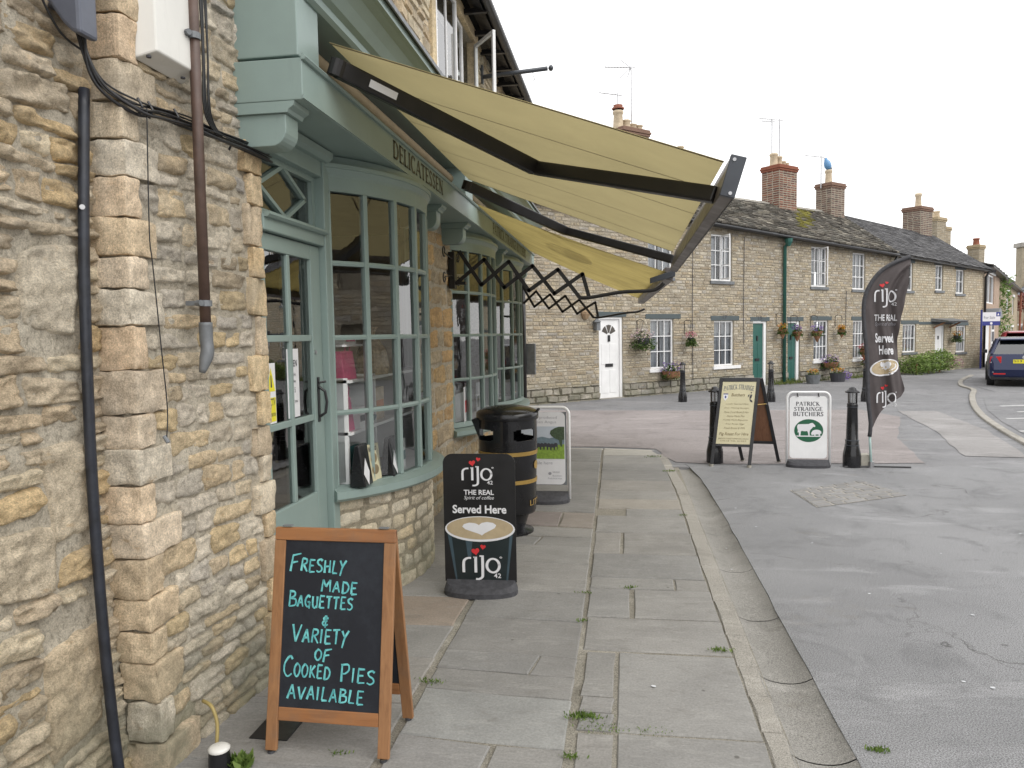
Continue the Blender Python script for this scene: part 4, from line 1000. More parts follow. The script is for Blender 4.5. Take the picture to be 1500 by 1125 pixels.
# ---- eaves, gutter and roof
a = MB(); ze = 5.10
a.prism([(-1.78, 5.22), (-1.47, ze-.02), (-1.47, ze+.10), (-1.78, 5.40)], lambda u, v, w: V(u, w, v), 3.0, 12.3); part('eaves_board', a, MT['blackmetal'], shop)
a = MB(); a.sweep([(.055*cos(radians(180+k*22.5)), .055*sin(radians(180+k*22.5))) for k in range(9)]+[(.048, .0), (-.048, 0)], lambda t, p, q: V(-1.415+p, 3.0+9.35*t, ze+.035+q), 6); part('gutter', a, MT['blackmetal'], shop, smooth=False)
a = MB(); rg = random.Random(4)
for k in range(14): y = 4+k*.6; a.box(-1.76, -1.44, y, y+.05, ze-.03, ze+.02)
part('rafter_foot', a, MT['blackmetal'], shop)
a = MB()
for r in range(12):
    y = 3.0
    while y < 12.3:
        w = rg.uniform(.18, .32); y2 = min(12.33, y+w); s0 = r*.19; c = .17*rg.uniform(.7, 1.25); a.cur = (c*.8, c*.76, c*.68)
        P = lambda s, yy, n: V(-1.40-s*.72-n*.69, yy, ze+.10+s*.69+n*.72)
        a.hexa([P(s0-.02, y+.004, .0), P(s0-.02, y2-.004, 0), P(s0+.24, y2-.004, -.02), P(s0+.24, y+.004, -.02), P(s0-.02+rg.uniform(-.01, .01), y+.004, .03), P(s0-.02, y2-.004, .03), P(s0+.24, y2-.004, .005), P(s0+.24, y+.004, .005)]); y = y2
part('roof', a, MT['roof'], shop, fix=False, kind='stuff')
a = MB(); a.prism([(-1.5,5.15),(-3.4,7.1),(-5.4,5.15)], lambda u, v, w: V(u, w, v), 2.5, 12.2); part('roof_core', a, MT['roof'], shop)
a = MB(); a.box(-9, -1.95, 2.6, 2.9, 0, 5.1); part('party_wall', a, MT['mortar'], shop)

# ================================================================== neighbour's wall on the left
nb = thing('neighbouring_house', 'rough rubble wall of the neighbouring house at the left edge of the view', 'house', (-1.87, 1.5, 0))
XN = -1.868
a = MB(); mf2 = mortar_fn(2, .014); bat2 = lambda z: .03*max(0, 1-z/1.2)**2
a.grid(lambda u, v: (XN+mf2(u*1.8, v*3.4)+bat2(v*3.4), .7+u*1.80, -.05+v*3.4), 90, 170); part('wall', a, MT['mortar'], nb, smooth=True, fix=False)
a = MB(); a.box(-6, -1.9, .6, 2.46, 0, 5.2); part('house_body', a, MT['mortar'], nb)
rn = random.Random(77); z = -.02
big = [(1.93, .78, 2.20, 1.02), (2.10, 1.62, 2.36, 1.93), (2.16, .92, 2.36, 1.28), (2.10, .22, 2.36, .62)]
for (p, q, r, s) in big:
    a = MB(); rough_patch(a, lambda uu, zz, n: V(XN+bat2(zz)+n, uu, zz), p, r, q, s, .014, rn, .012, .010, .07); part('stone', a, MT['stone'], nb, smooth=True, color=pick(rn, [(.54,.43,.28), (.52,.45,.33), (.55,.46,.32)]), fix=False)
while z < 3.3:
    h = rn.uniform(.04, .11)
    for (p, q) in clip_holes(.8, 2.47, z, z+h, big):
        u = p
        while u < q-.03:
            w = rn.uniform(.11, .32)
            if q-u-w < .07: w = q-u
            hh = h*rn.uniform(.9, 1.08); a = MB(); sl = rn.uniform(-.05, .05)
            rough_patch(a, lambda uu, zz, n: V(XN+bat2(zz)+n, uu, zz+sl*(uu-u-w/2)), u+.001, u+w-.001, z+.001, z+hh-.001, rn.uniform(.007, .022), rn, .011, .014, .14, .02)
            part('stone', a, MT['stone'], nb, smooth=True, color=pick(rn, [(.50,.41,.28), (.47,.37,.24), (.53,.45,.32), (.45,.36,.24), (.55,.46,.31), (.50,.37,.20)]), fix=False); u += w
    z += h
# ================================================================== pipes, boxes and cables on the shop corner
def pth(pts, k=5):
    """smooth a 3D polyline"""
    pts = [Vector(p) for p in pts]; out = []
    for i in range(len(pts)-1):
        p0 = pts[max(i-1, 0)]; p1 = pts[i]; p2 = pts[i+1]; p3 = pts[min(i+2, len(pts)-1)]
        for j in range(k):
            t = j/k; out.append(.5*((2*p1)+(-p0+p2)*t+(2*p0-5*p1+4*p2-p3)*t*t+(-p0+3*p1-3*p2+p3)*t**3))
    return out+[pts[-1]]
bp = thing('black_cable_duct', 'blue-black cable duct running down the corner beside the chalkboard wall', 'pipe', (-1.80, 2.42, 0))
a = MB(); a.tube(pth([at_x(123,130,-1.835), at_x(123,375,-1.835), at_x(130,600,-1.83), at_x(138,750,-1.828), at_x(152,930,-1.81), at_x(168,1080,-1.785), at_x(178,1150,-1.77)], 6), .0185, 12); part('duct', a, MT['bluepipe'], bp, smooth=True)
for z in (2.06, 1.02, .80):
    a = MB(); a.tube([(-1.845,2.372,z),(-1.825,2.352,z)], .009, 10); part('screw_head', a, MT['silver'], bp)
br = thing('brown_waste_pipe', 'brown drainpipe ending in a grey lead shoe between the box and the door', 'pipe', (-1.655, 2.83, 1.5))
a = MB(); a.tube([(-1.65,2.80,3.25),(-1.65,2.795,2.4),(-1.65,2.79,1.66)], .021, 14); part('pipe', a, MT['brownpipe'], br, smooth=True)
for z in (2.78, 1.745):
    a = MB(); a.tube([(-1.65,2.793,z-.012),(-1.65,2.793,z+.012)], .027, 14); a.box(-1.71,-1.65,2.753,2.768,z-.009,z+.009); a.tube([(-1.665,2.758,z),(-1.64,2.748,z)], .012, 8); part('clamp', a, MT['lead'], br, smooth=False)
a = MB(); a.tube(pth([(-1.65,2.79,1.67),(-1.65,2.79,1.60),(-1.645,2.785,1.55),(-1.66,2.765,1.47)], 4), [.026]*5+[.025]*3+[.026]*2+[.021,.016,.012], 12); part('shoe', a, MT['lead'], br, smooth=True)
wb = thing('white_junction_box', 'white plastic cable box on the stone wall beside the brown pipe', 'box', (-1.70, 2.72, 2.66))
a = MB(); a.hexa([at_x(194,85,-1.745), at_x(230,74,-1.665), at_x(290,108,-1.655), at_x(266,125,-1.73)]+[p+V(0,0,.4) for p in (at_x(194,85,-1.745), at_x(230,74,-1.665), at_x(290,108,-1.655), at_x(266,125,-1.73))]); part('case', a, MT['white_plastic'], wb, bevel=.006)
for q_ in (at_x(218,82,-1.70), at_x(268,113,-1.69)):
    a = MB(); a.tube([q_, q_-V(0,0,.006)], .009, 10); part('knockout', a, MT['ink'], wb)
gb = thing('grey_telephone_box', 'dark grey cable distribution box at the top of the black duct', 'box', (-1.80, 2.40, 2.7))
a = MB(); a.prism([(2.28,2.70),(2.28,3.0),(2.40,3.0),(2.40,2.70)], lambda u, v, w: V(w, u, v), -1.87, -1.81); part('back_plate', a, MT['greybox'], gb, bevel=.008)
a = MB(); a.prism([(-1.86,3.0),(-1.735,3.0),(-1.735,2.60),(-1.765,2.605),(-1.80,2.64),(-1.835,2.69),(-1.86,2.74)], lambda u, v, w: V(u, w, v), 2.27, 2.36); part('cover', a, MT['greybox'], gb, bevel=.012)
cbl = thing('cable_bundle', 'tangle of black cables sagging from the grey box across the quoins to the fascia', 'cables', (-1.74, 2.6, 2.4))
rc = random.Random(8)
for k in range(8):
    o = V(rc.uniform(-.012,.012), 0, rc.uniform(-.022,.022)); t_ = rc.uniform(-.02, .02)
    pts = [(-1.80+rc.uniform(-.03,.03),2.35,2.68),(-1.785,2.37,2.55+t_),(-1.755,2.41,2.47+t_),(-1.695,2.50,2.425+t_*.6),(-1.695,2.62,2.44),(-1.69,2.80,2.455+t_*.5),(-1.66,2.95,2.445),(-1.655,3.2,2.455+t_*.3),(-1.64,3.38,2.445)]
    a = MB(); a.tube(pth([V(*p)+(o if i > 2 else o*.4) for i, p in enumerate(pts)], 5), rc.choice([.0035,.0045,.006]), 6); part('cable', a, MT['blackmetal'], cbl, smooth=True)
for k in range(5):
    y = 2.855+.012*k; a = MB(); a.tube(pth([(-1.66,y+.02*sin(k),3.3),(-1.655,y,3.0),(-1.655,y+.01*cos(k*2),2.75),(-1.66,y+.01,2.52),(-1.655,y+.09,2.44)], 5), .0035, 6); part('cable', a, MT['blackmetal'], cbl, smooth=True)
for (u, z) in ((2.50,2.43),(2.56,2.435),(2.72,2.455),(3.12,2.455)):
    a = MB(); a.tube([(-1.70,u,z+.03),(-1.685,u+.003,z),(-1.70,u,z-.03)], .005, 6); part('cable_tie', a, MT['blackmetal'], cbl)
a = MB(); a.tube(pth([(-1.85,2.16,3.1),(-1.835,2.21,2.80),(-1.835,2.22,2.72),(-1.83,2.30,2.62),(-1.80,2.37,2.58)], 5), .004, 6); part('cable', a, MT['blackmetal'], cbl, smooth=True)
a = MB(); a.tube(pth([(-1.68,2.52,2.43),(-1.70,2.53,2.0),(-1.70,2.54,1.88),(-1.70,2.57,1.55),(-1.695,2.58,1.35),(-1.69,2.56,1.24)], 5), .0024, 5); part('hanging_wire', a, MT['blackmetal'], cbl, smooth=True)
a = MB(); a.tube([(-1.70,2.56,1.245),(-1.685,2.56,1.22)], .008, 8); part('wire_end', a, MT['lead'], cbl)
# capped stub and little hose at the foot of the wall
pc = thing('capped_black_stub', 'short black pipe stub with a white cap at the foot of the wall', 'pipe stub', (-1.50, 2.50, 0))
a = MB(); a.lathe([(.040,-.01),(.040,.05),(.036,.085)], (-1.50,2.50,0), 18); part('stub', a, MT['blackgloss'], pc, smooth=True)
a = MB(); a.lathe([(.001,.096),(.030,.095),(.040,.088),(.038,.08)], (-1.50,2.50,0), 18); part('cap', a, MT['white_plastic'], pc, smooth=True)
hs = MB(); hs.tube(pth([(-1.63,2.62,.20),(-1.57,2.58,.20),(-1.545,2.57,.14),(-1.54,2.55,.06),(-1.53,2.53,.02)], 5), .007, 8); tag(part('hose', hs, MT['yellow'], None, smooth=True), 'thin yellowish overflow hose curling out of the wall above the stub', 'hose')
o = bpy.data.objects['hose']; o.data.materials[0] = simple('aged_hose', (.35,.27,.10), .5)
a = MB(); a.box(-1.50,-1.34,2.72,2.90,-.002,.006); a2 = part('drain_grate', a, MT['blackmetal'], None); tag(a2, 'small dark drain grate under the left legs of the chalkboard', 'grate')
# the far downpipe at the end of the shop
dp = thing('black_downpipe', 'black downpipe on the far corner of the green shopfront', 'pipe', (-1.60, 11.95, 0))
a = MB(); a.tube([(-1.60,11.95,2.62),(-1.60,11.95,0)], .045, 12); part('pipe', a, MT['blackmetal'], dp, smooth=True)
a = MB(); a.box(-1.62,-1.42,12.0,12.12,.95,1.45); tag(part('meter_box', a, MT['lead'], None, bevel=.01), 'small grey meter box beyond the far black downpipe', 'meter box')

# ================================================================== awnings
def awning(label, y0, y1, xw, zw, xf0, xf1, zf0, zf1, mat, seams, bar_h, sag=.0):
    t = thing('awning', label, 'awning', (xw, (y0+y1)/2, zw))
    P = lambda u, v, n=0: (V(xw, y0, zw)*(1-v)+V(xf0, y0, zf0)*v)*(1-u)+(V(xw, y1, zw)*(1-v)+V(xf1, y1+.02, zf1)*v)*u+V(0, 0, n-sag*sin(pi*v)*(.6+.4*sin(pi*u))+.004*sin(u*31)*sin(pi*v))
    a = MB(); a.grid(lambda u, v: P(u, v), 30, 18); part('canvas', a, mat, t, smooth=True, fix=False)
    for k in range(seams):
        u = (k+.5)/seams if seams > 4 else (k+.78)/(seams+.3); w = .006/(y1-y0)
        b = MB(); b.grid(lambda p, v: P(u-w+2*w*p, v, -.003), 1, 18); part('seam', b, MT['canvas_edge'], t, smooth=True, fix=False)
    for u in (0, 1):
        s = 1 if u == 0 else -1; w = .022/(y1-y0)*s
        b = MB(); b.grid(lambda p, v: P(u+w*p, v, -.003), 1, 18); part('hem', b, MT['canvas_edge'], t, smooth=True, fix=False)
    return t, P
A1, PA = awning('large beige retractable awning stretched over the delicatessen door and window', 3.46, 6.66, -1.36, 2.985, .44, .42, 2.345, 2.29, MT['canvas'], 4, .15)
a = MB(); a.tube([(-1.56,3.47,3.02),(-1.56,11.45,3.02)], .04, 12); part('roller', a, MT['canvas_edge'], A1, smooth=True)
Lx = lambda y: .44-.02*(y-3.4)/3.3
_q = [at_y(px, py, 3.42) for px, py in ((1071,228),(1092,233),(1075,290),(1055,285))]; fbp = [(p.x, p.z) for p in _q]
a = MB(); a.prism(fbp, lambda u, v, w: V(u+(Lx(w)-.44), w, v-.055*(w-3.42)/3.3), 3.44, 6.76); part('front_bar', a, MT['brownsteel'], A1, bevel=.004)
a = MB(); a.prism([(fbp[2][0]-.004, fbp[2][1]-.003), (fbp[2][0]+.002, fbp[2][1]-.003), (fbp[2][0]+.006, fbp[2][1]+.02), (fbp[2][0]-.002, fbp[2][1]+.02)], lambda u, v, w: V(u+(Lx(w)-.44), w, v-.055*(w-3.42)/3.3), 3.44, 6.76); part('valance_groove', a, MT['blackmetal'], A1)
a = MB(); _c = (sum(p[0] for p in fbp)/4, sum(p[1] for p in fbp)/4); a.prism([(_c[0]+(p[0]-_c[0])*1.1, _c[1]+(p[1]-_c[1])*1.06) for p in fbp], lambda u, v, w: V(u, w, v), 3.405, 3.438); ec = part('end_cap', a, MT['dksteel'], A1, bevel=.004)
for (x, z) in ((fbp[0][0]+.012, fbp[0][1]-.02), (fbp[2][0]-.018, fbp[2][1]+.018)):
    a = MB(); a.tube([(x,3.40,z),(x,3.407,z)], .008, 10); part('screw', a, MT['silver'], ec)
a = MB(); a.prism(fbp, lambda u, v, w: V(u-.02, w, v-.056), 6.762, 6.79); part('end_cap', a, MT['dksteel'], A1)
nA = (V(.44,3.4,2.345)-V(-1.36,3.4,2.985)).cross(V(0,1,0)).normalized(); pA = V(-1.36,3.4,2.985)-V(0,0,.105)
def arm(px, w, h, mats=MT['arm']):
    P = [at_pl(x, y, pA, nA) for x, y in px]
    a = MB(); a.beam(P[0], P[1], w, h, nA); e = part('arm', a, mats, A1, bevel=.010)
    b = MB(); b.beam(P[1], P[2], w*.92, h*.9, nA); part('forearm', b, mats, A1, bevel=.010)
    c = MB(); d = nA.normalized()*.034; c.tube([P[1]-d, P[1]+d], w*.58, 16); part('elbow_joint', c, mats, A1, smooth=False)
    s = MB(); s.tube([P[0]-d*1.1, P[0]+d*1.1], w*.62, 14); part('shoulder', s, mats, A1); return P
PP = arm([(494,100),(784,246),(1050,286)], .065, .085)
PQ = arm([(684,272),(828,338),(986,380)], .065, .085)
dd = (PP[1]-PP[0]).normalized(); side = dd.cross(nA).normalized(); 
a = MB(); c0 = PP[0]+dd*.16; up_ = nA if nA.z < 0 else -nA
sdir = -side if (-side).dot(EYE-c0) > 0 else side
cS = c0+sdir*.037
a.poly([cS-up_*.018, cS+dd*.16-up_*.018, cS+dd*.16+up_*.018, cS+up_*.018]); part('warning_label', a, MT['white_print'], A1, fix=False)
b = MB(); cT = c0+up_*.030; a = MB(); a.poly([cT-side*.02, cT+dd*.16-side*.02, cT+dd*.16+side*.02, cT+side*.02]); part('warning_label', a, MT['white_print'], A1, fix=False)

A2, PB = awning("older stained yellow awning on scissor arms over the butcher's windows", 7.15, 11.45, -1.40, 2.86, .40, .235, 2.15, 2.10, MT['canvas_old'], 6, .1, .03)
a = MB()
for k in range(15):
    x_ = -1+2*(k+.5)/15; h_ = .15*sqrt(1-x_*x_); lo_ = .45-h_ if k % 3 else .45-h_*.2
    ribbon(a, lambda u, v: PB(u, v, -.006), [(.34+.13*x_, lo_+(.45+h_-lo_)*j/4) for j in range(5)], .007)
part('faded_emblem', a, simple('faded_print', (.36,.29,.13), .9), A2, fix=False)
a = MB(); a.hexa([(.37,7.16,2.09),(.45,7.16,2.07),(.285,11.47,2.02),(.205,11.47,2.04),(.38,7.16,2.20),(.46,7.16,2.19),(.295,11.47,2.13),(.215,11.47,2.14)]); part('front_bar', a, MT['brownsteel'], A2, bevel=.006)
a = MB(); a.hexa([(.24,7.12,2.05),(.47,7.12,2.11),(.47,7.16,2.11),(.24,7.16,2.05),(.24,7.12,2.10),(.47,7.12,2.17),(.47,7.16,2.17),(.24,7.16,2.10)]); part('end_bracket', a, MT['dksteel'], A2, bevel=.004)
Z6 = lambda pts: [(600+x*.26667, 260+y*.26667) for x, y in pts]
def scissor(z1, z2, rod, y, w):
    for q, off in ((z1, -.012), (z2, .012)):
        P = [at_y(px, py, y+off) for px, py in Z6(q)]
        for i in range(len(P)-1): a = MB(); e = (P[i+1]-P[i]).normalized()*w*.3; a.beam(P[i]-e, P[i+1]+e, w, .012, (0,1,0)); part('scissor_bar', a, MT['arm'], A2)
    P = [at_y(px, py, y) for px, py in Z6(rod)]; a = MB(); a.tube(pth(P, 4), w*.48, 8); part('thrust_rod', a, MT['arm'], A2, smooth=True)
scissor([(275,410),(395,590),(545,462),(655,622),(815,505),(935,660)], [(262,577),(410,450),(520,605),(675,485),(795,638),(950,530),(985,655)], [(930,660),(985,660),(1100,640),(1180,628),(1320,622),(1370,605),(1398,580)], 7.12, .036)
scissor([(622,600),(685,710),(772,642),(840,738),(932,672),(1010,768)], [(628,690),(695,625),(765,720),(855,650),(920,748),(1020,685),(1035,765)], [(1010,768),(1050,768),(1180,745),(1250,738),(1292,722)], 11.42, .034)
a = MB(); a.box(-1.66,-1.60,7.07,7.17,2.05,2.40); a.box(-1.62,-1.50,7.09,7.15,2.085,2.115); part('wall_bracket', a, MT['arm'], A2, bevel=.004)
# iron scroll bracket on the pier
sb = thing('iron_scroll_bracket', 'small wrought iron scroll bracket on the stone pier between the bow windows', 'bracket', (-1.62, 6.9, 2.25))
for zc, sg in ((2.37,1),(2.13,-1)):
    for y0, dy in ((6.72,-1),(7.35,1)):
        pts = [(-1.62, 7.03, zc-.04*sg)]+[(-1.62, y0+dy*.045*cos(radians(a_))*(1-a_/900)-dy*.02, zc+sg*.045*sin(radians(a_))*(1-a_/900)) for a_ in range(200, -160, -30)]
        a = MB(); a.tube(pth(pts, 2), .006, 6); part('scroll', a, MT['blackmetal'], sb, smooth=True)
hb = thing('projecting_iron_bar', 'black iron sign bar with a ball end sticking out above the awning', 'sign bar', (-1.72, 9.36, 4.78))
a = MB(); a.tube([(-1.72,9.36,4.78),(-.90,9.36,4.83)], .026, 10); part('bar', a, MT['dksteel'], hb, smooth=True)
a = MB(); a.lathe([(.001,-.035),(.02,-.03),(.034,0),(.02,.03),(.001,.035)], (-.86,9.36,4.832), 12); part('ball_end', a, MT['dksteel'], hb, smooth=True)
a = MB(); a.box(-1.74,-1.70,9.33,9.39,4.70,4.92); part('wall_plate', a, MT['dksteel'], hb)
a = MB(); a.tube(pth([(-1.08,9.36,4.80),(-1.08,9.36,4.76),(-1.06,9.36,4.71),(-1.09,9.36,4.70)], 3), .004, 6); part('hook', a, MT['dksteel'], hb)

# ================================================================== goods behind the panes
def flat_sign(name, label, cat, P, w, h, mat, th=.003):
    t = MB(); t.hexa([P(0,0,-th),P(w,0,-th),P(w,0,0),P(0,0,0),P(0,h,-th),P(w,h,-th),P(w,h,0),P(0,h,0)]); o = part(name, t, mat, None); return tag(o, label, cat)
def notice(label, y0, z0, w, h, lines, mat=None, x=-1.7135, cat='notice'):
    t = thing('notice', label, cat, (x, y0, z0)); a = MB(); a.box(x-.001, x, y0, y0+w, z0, z0+h); part('sheet', a, mat or MT['paper'], t)
    a = MB()
    for (s, u0, u1, v0, v1) in lines: put_text(a, s, lambda u, v: V(x+.0012, u, v), y0+w*u0, y0+w*u1, z0+h*v0, z0+h*v1, .01)
    if lines: part('print', a, MT['ink'], t, fix=False)
    return t
XG = XD+.0035
notice('white opening notice taped inside the right glass of the door', 3.655, 1.185, .14, .36, [('OPEN', .15, .85, .74, .84), ('Mon - Fri', .12, .7, .60, .65), ('Saturday', .12, .7, .50, .55), ('9 - 5', .3, .65, .36, .44), ('Thank you', .15, .8, .2, .26)], x=XG)
wn = notice('yellow warning triangle notice in the left glass of the door', 3.425, 1.18, .095, .30, [('CCTV', .1, .9, .30, .42), ('IN OPERATION', .1, .9, .12, .18)], MT['paper'], x=XG)
a = MB(); a.poly([(XG+.0008,3.43,1.34),(XG+.0008,3.515,1.34),(XG+.0008,3.472,1.46)]); a.poly([(XG+.0008,3.43,1.19),(XG+.0008,3.515,1.19),(XG+.0008,3.515,1.31),(XG+.0008,3.43,1.31)]); part('yellow_print', a, MT['yellow'], wn, fix=False)
a = MB(); a.poly([(XG+.0014,3.466,1.36),(XG+.0014,3.480,1.36),(XG+.0014,3.476,1.42),(XG+.0014,3.468,1.42)]); part('black_mark', a, MT['ink'], wn, fix=False)
# shelves in the bow
sh = thing('display_shelves', 'white shelves of gifts just inside the first bow window', 'shelves', (-1.75, 4.8, .72))
for i, z in enumerate((1.02, 1.33)):
    a = MB(); a.box(-1.98, -1.60, 4.22, 5.70, z, z+.018); part('shelf', a, MT['shelf'], sh)
for y in (4.22, 4.72, 5.2, 5.68):
    a = MB(); a.box(-1.98, -1.62, y, y+.018, .73, 1.36); part('upright', a, MT['shelf'], sh)
rgd = random.Random(12)
def bag(x, y, z, w, h, mat, label, d=.1):
    t = thing('gift_bag', label, 'gift bag', (x, y, z)); a = MB(); a.hexa([(x-d/2,y-w/2,z),(x+d/2,y-w/2,z),(x+d/2,y+w/2,z),(x-d/2,y+w/2,z),(x-d/4,y-w/2,z+h),(x+d/4,y-w/2,z+h),(x+d/4,y+w/2,z+h),(x-d/4,y+w/2,z+h)]); part('bag', a, mat, t, bevel=.004)
    a = MB(); a.tube(pth([(x+d/4+.003,y-w*.2,z+h),(x+d/4+.01,y-w*.15,z+h+.06),(x+d/4+.01,y+w*.15,z+h+.06),(x+d/4+.003,y+w*.2,z+h)], 4), .003, 5); part('handle', a, mat, t); return t
def carton(x, y, z, w, h, mat, label, d=.12, band=None):
    t = thing('carton', label, 'carton', (x, y, z)); a = MB(); a.box(x-d/2, x+d/2, y-w/2, y+w/2, z, z+h); part('box', a, mat, t, bevel=.003)
    a = MB(); a.box(x+d/2, x+d/2+.002, y-w*.4, y+w*.4, z+h*.3, z+h*.6); part('label_band', a, band or MT['ink'], t); return t
bag(-1.68, 4.33, 1.348, .20, .17, MT['pink'], 'pink gift bag on the upper shelf nearest the door')
bag(-1.68, 4.30, 1.038, .14, .20, MT['pink'], 'pink gift bag on the lower shelf nearest the door')
carton(-1.68, 4.50, 1.038, .16, .13, MT['shelf'], 'white carton next to the pink bag on the lower shelf')
carton(-1.70, 4.36, 1.56, .18, .05, MT['shelf'], 'flat white box lying above the upper pink bag', band=MT['pink'])
a = MB(); a.box(-1.98,-1.62,4.22,4.62,1.545,1.558); part('shelf', a, MT['shelf'], sh)
carton(-1.72, 4.94, 1.038, .18, .22, MT['cream_pot'], 'buff carton standing on the lower shelf in mid bow', band=MT['orange'])
carton(-1.72, 5.36, 1.348, .18, .25, MT['shelf'], 'white carton at the far end of the upper shelf', band=MT['blueprint'])
hp = MB(); hp.lathe([(.11,0),(.12,.05),(.10,.16),(.05,.24),(.02,.27),(.045,.32)], (-1.70,4.92,1.348), 11); tag(part('hamper', hp, MT['cell'], None, smooth=False), 'cellophane wrapped hamper on the upper shelf', 'hamper')
bw_ = MB(); bw_.lathe([(.03,0),(.07,.03),(.08,.06)], (-1.66,4.62,1.038), 16); tag(part('bowl', bw_, MT['teal'], None, smooth=True), 'small teal bowl beside the white carton on the lower shelf', 'bowl')
def coffee_bag(x, y, lab):
    t = thing('coffee_bag', lab, 'bag', (x, y, .725)); a = MB(); w = .14; a.hexa([(x-.05,y-w/2,.725),(x+.05,y-w/2,.725),(x+.05,y+w/2,.725),(x-.05,y+w/2,.725),(x-.015,y-w/2,.97),(x+.015,y-w/2,.97),(x+.015,y+w/2,.97),(x-.015,y+w/2,.97)]); part('bag', a, MT['blackgloss'], t, bevel=.008)
    a = MB(); F_ = lambda u, v: V(x+.052-.036*v/.245, y+u, .725+v); a.poly([F_(-.068,.08), F_(-.01,.005), F_(.03,.08), F_(-.01,.165)]); part('diamond_label', a, MT['paper'], t, fix=False); return t
coffee_bag(-1.545, 4.22, 'black coffee bag with white diamond label nearest the door frame')
coffee_bag(-1.475, 4.56, 'black coffee bag with white diamond label in the second pane')
bd = thing('printed_card', 'cream card with loaves printed on it between the two black coffee bags', 'card', (-1.50, 4.36, .725))
a = MB(); a.hexa([(-1.53,4.28,.725),(-1.52,4.28,.725),(-1.49,4.43,.725),(-1.50,4.43,.725),(-1.55,4.28,.95),(-1.54,4.28,.95),(-1.51,4.43,.95),(-1.52,4.43,.95)]); part('card', a, MT['cream_board'], bd)
a = MB()
Fc = lambda u, v: V(-1.517+.03*u/.15-.02*v/.225, 4.28+u, .725+v)
flat(a, Fc, ell(.08,.14,.035,.03)); flat(a, Fc, ell(.085,.07,.038,.03)); part('loaf_print', a, MT['brown_ink'], bd, fix=False)
a = MB(); put_text(a, 'BREAD', Fc, .03, .12, .185, .21, .01); part('print', a, MT['ink'], bd, fix=False)
carton(-1.48, 4.78, .725, .10, .20, MT['shelf'], 'pale carton in the third pane of the first bow', .05, MT['teal'])
carton(-1.62, 4.36, .725, .10, .22, MT['teal'], 'teal box behind the printed card', .05, MT['orange'])
# butcher's side: counter and posters
ct = thing('butcher_counter', 'white counter with trays seen through the second and third bow windows', 'counter', (-2.1, 9.2, 0))
a = MB(); a.box(-2.5, -1.85, 7.4, 11.0, 0, .95); part('counter', a, MT['shelf'], ct, bevel=.01)
a = MB(); a.box(-2.4, -2.38, 7.5, 10.9, .95, 1.35); part('screen', a, MT['glass'], ct)
for k in range(9): a = MB(); y = 7.6+k*.36; a.box(-2.2, -1.95, y, y+.26, .951, 1.02); part('tray', a, [MT['silver'], MT['redclay'], MT['shelf']][k % 3], ct, bevel=.01)
for i, (y, z, lab) in enumerate(((7.38,.80,'white poster leaning in the nearest pane of the butcher window'), (7.72,.82,'white poster with a dark picture in the second butcher window pane'))):
    t = thing('window_poster', lab, 'poster', (-1.62+.07*i, y, z)); a = MB(); X = -1.60+.06*i; a.box(X-.004, X, y, y+.20, z-.1, z+.28); part('sheet', a, MT['paper'], t)
    a = MB(); a.box(X+.0005, X+.002, y+.04, y+.15, z+.02, z+.14); part('picture', a, MT['treeprint'] if i else MT['red_print'], t)

# ================================================================== chalkboard A-frame
ch = thing('chalkboard', 'wooden A-frame chalkboard with turquoise handwriting on the near pavement', 'chalkboard', (-1.135, 2.79, 0), radians(-1))
Wd, Hh, sp_ = .50, .865, .158
def PF(u, s, n, sg=-1):  # local: across, up the slope, out of the face
    t = s/Hh; ang = math.atan2(sp_, .85); k = 1 if sg < 0 else -1
    return V(u-Wd/2, sg*(sp_*(1-t)+.008)+sg*n*cos(ang), s*cos(ang)+n*sin(ang))
lf = lambda u, s, n: PF(u, s, n, -1)
lb = lambda u, s, n: PF(u, s, n, 1)
def plank(fn, u0, u1, s0, s1, n0, n1, nm, mat, par=None, bev=.003):
    a = MB(); a.hexa([fn(u0,s0,n0),fn(u1,s0,n0),fn(u1,s0,n1),fn(u0,s0,n1),fn(u0,s1,n0),fn(u1,s1,n0),fn(u1,s1,n1),fn(u0,s1,n1)]); return part(nm, a, mat, par or ch, bevel=bev, local=True)
for fn, sfx in ((lf, 0), (lb, 1)):
    plank(fn, 0, .046, .012, .812, -.018, 0, 'leg', MT['wood']); plank(fn, Wd-.046, Wd, .012, .812, -.018, 0, 'leg', MT['wood'])
    plank(fn, 0, Wd, .813, .862, -.018, .0, 'top_rail', MT['wood_h']); plank(fn, .0465, Wd-.0465, .125, .175, -.018, -.001, 'bottom_rail', MT['wood_h'])
    plank(fn, .044, Wd-.044, .172, .815, -.012, -.006, 'board', MT['board'], None, 0)
    for u in (.023, Wd-.023):
        a = MB(); a.lathe([(.014,.0),(.014,.012)], (0,0,0), 10); p = fn(u, .0, -.009); a.v = [v+V(p.x, p.y, 0) for v in a.v]; part('foot', a, MT['blackrubber'], ch, local=True)
plank(lambda u, s, n: V(u-Wd/2, n, s), .03, .07, .852, .8565, -.010, .010, 'hinge', MT['lead']); plank(lambda u, s, n: V(u-Wd/2, n, s), Wd-.07, Wd-.03, .852, .8565, -.010, .010, 'hinge', MT['lead'])
a = MB(); a.tube(pth([(.02,-.11,.12),(.03,-.05,.09),(.04,.03,.085),(.04,.11,.12)], 4), .003, 5); part('stay_cord', a, MT['ink'], ch, local=True)
PBd = lambda u, v: lf(.046+u*(Wd-.092), .175+v*.638, -.0045)
PBr = lambda u, v: PBd(u/.408*1.0, v/.638)  # metric on the board
cw = MB(); bwid, bhei = .408, .638
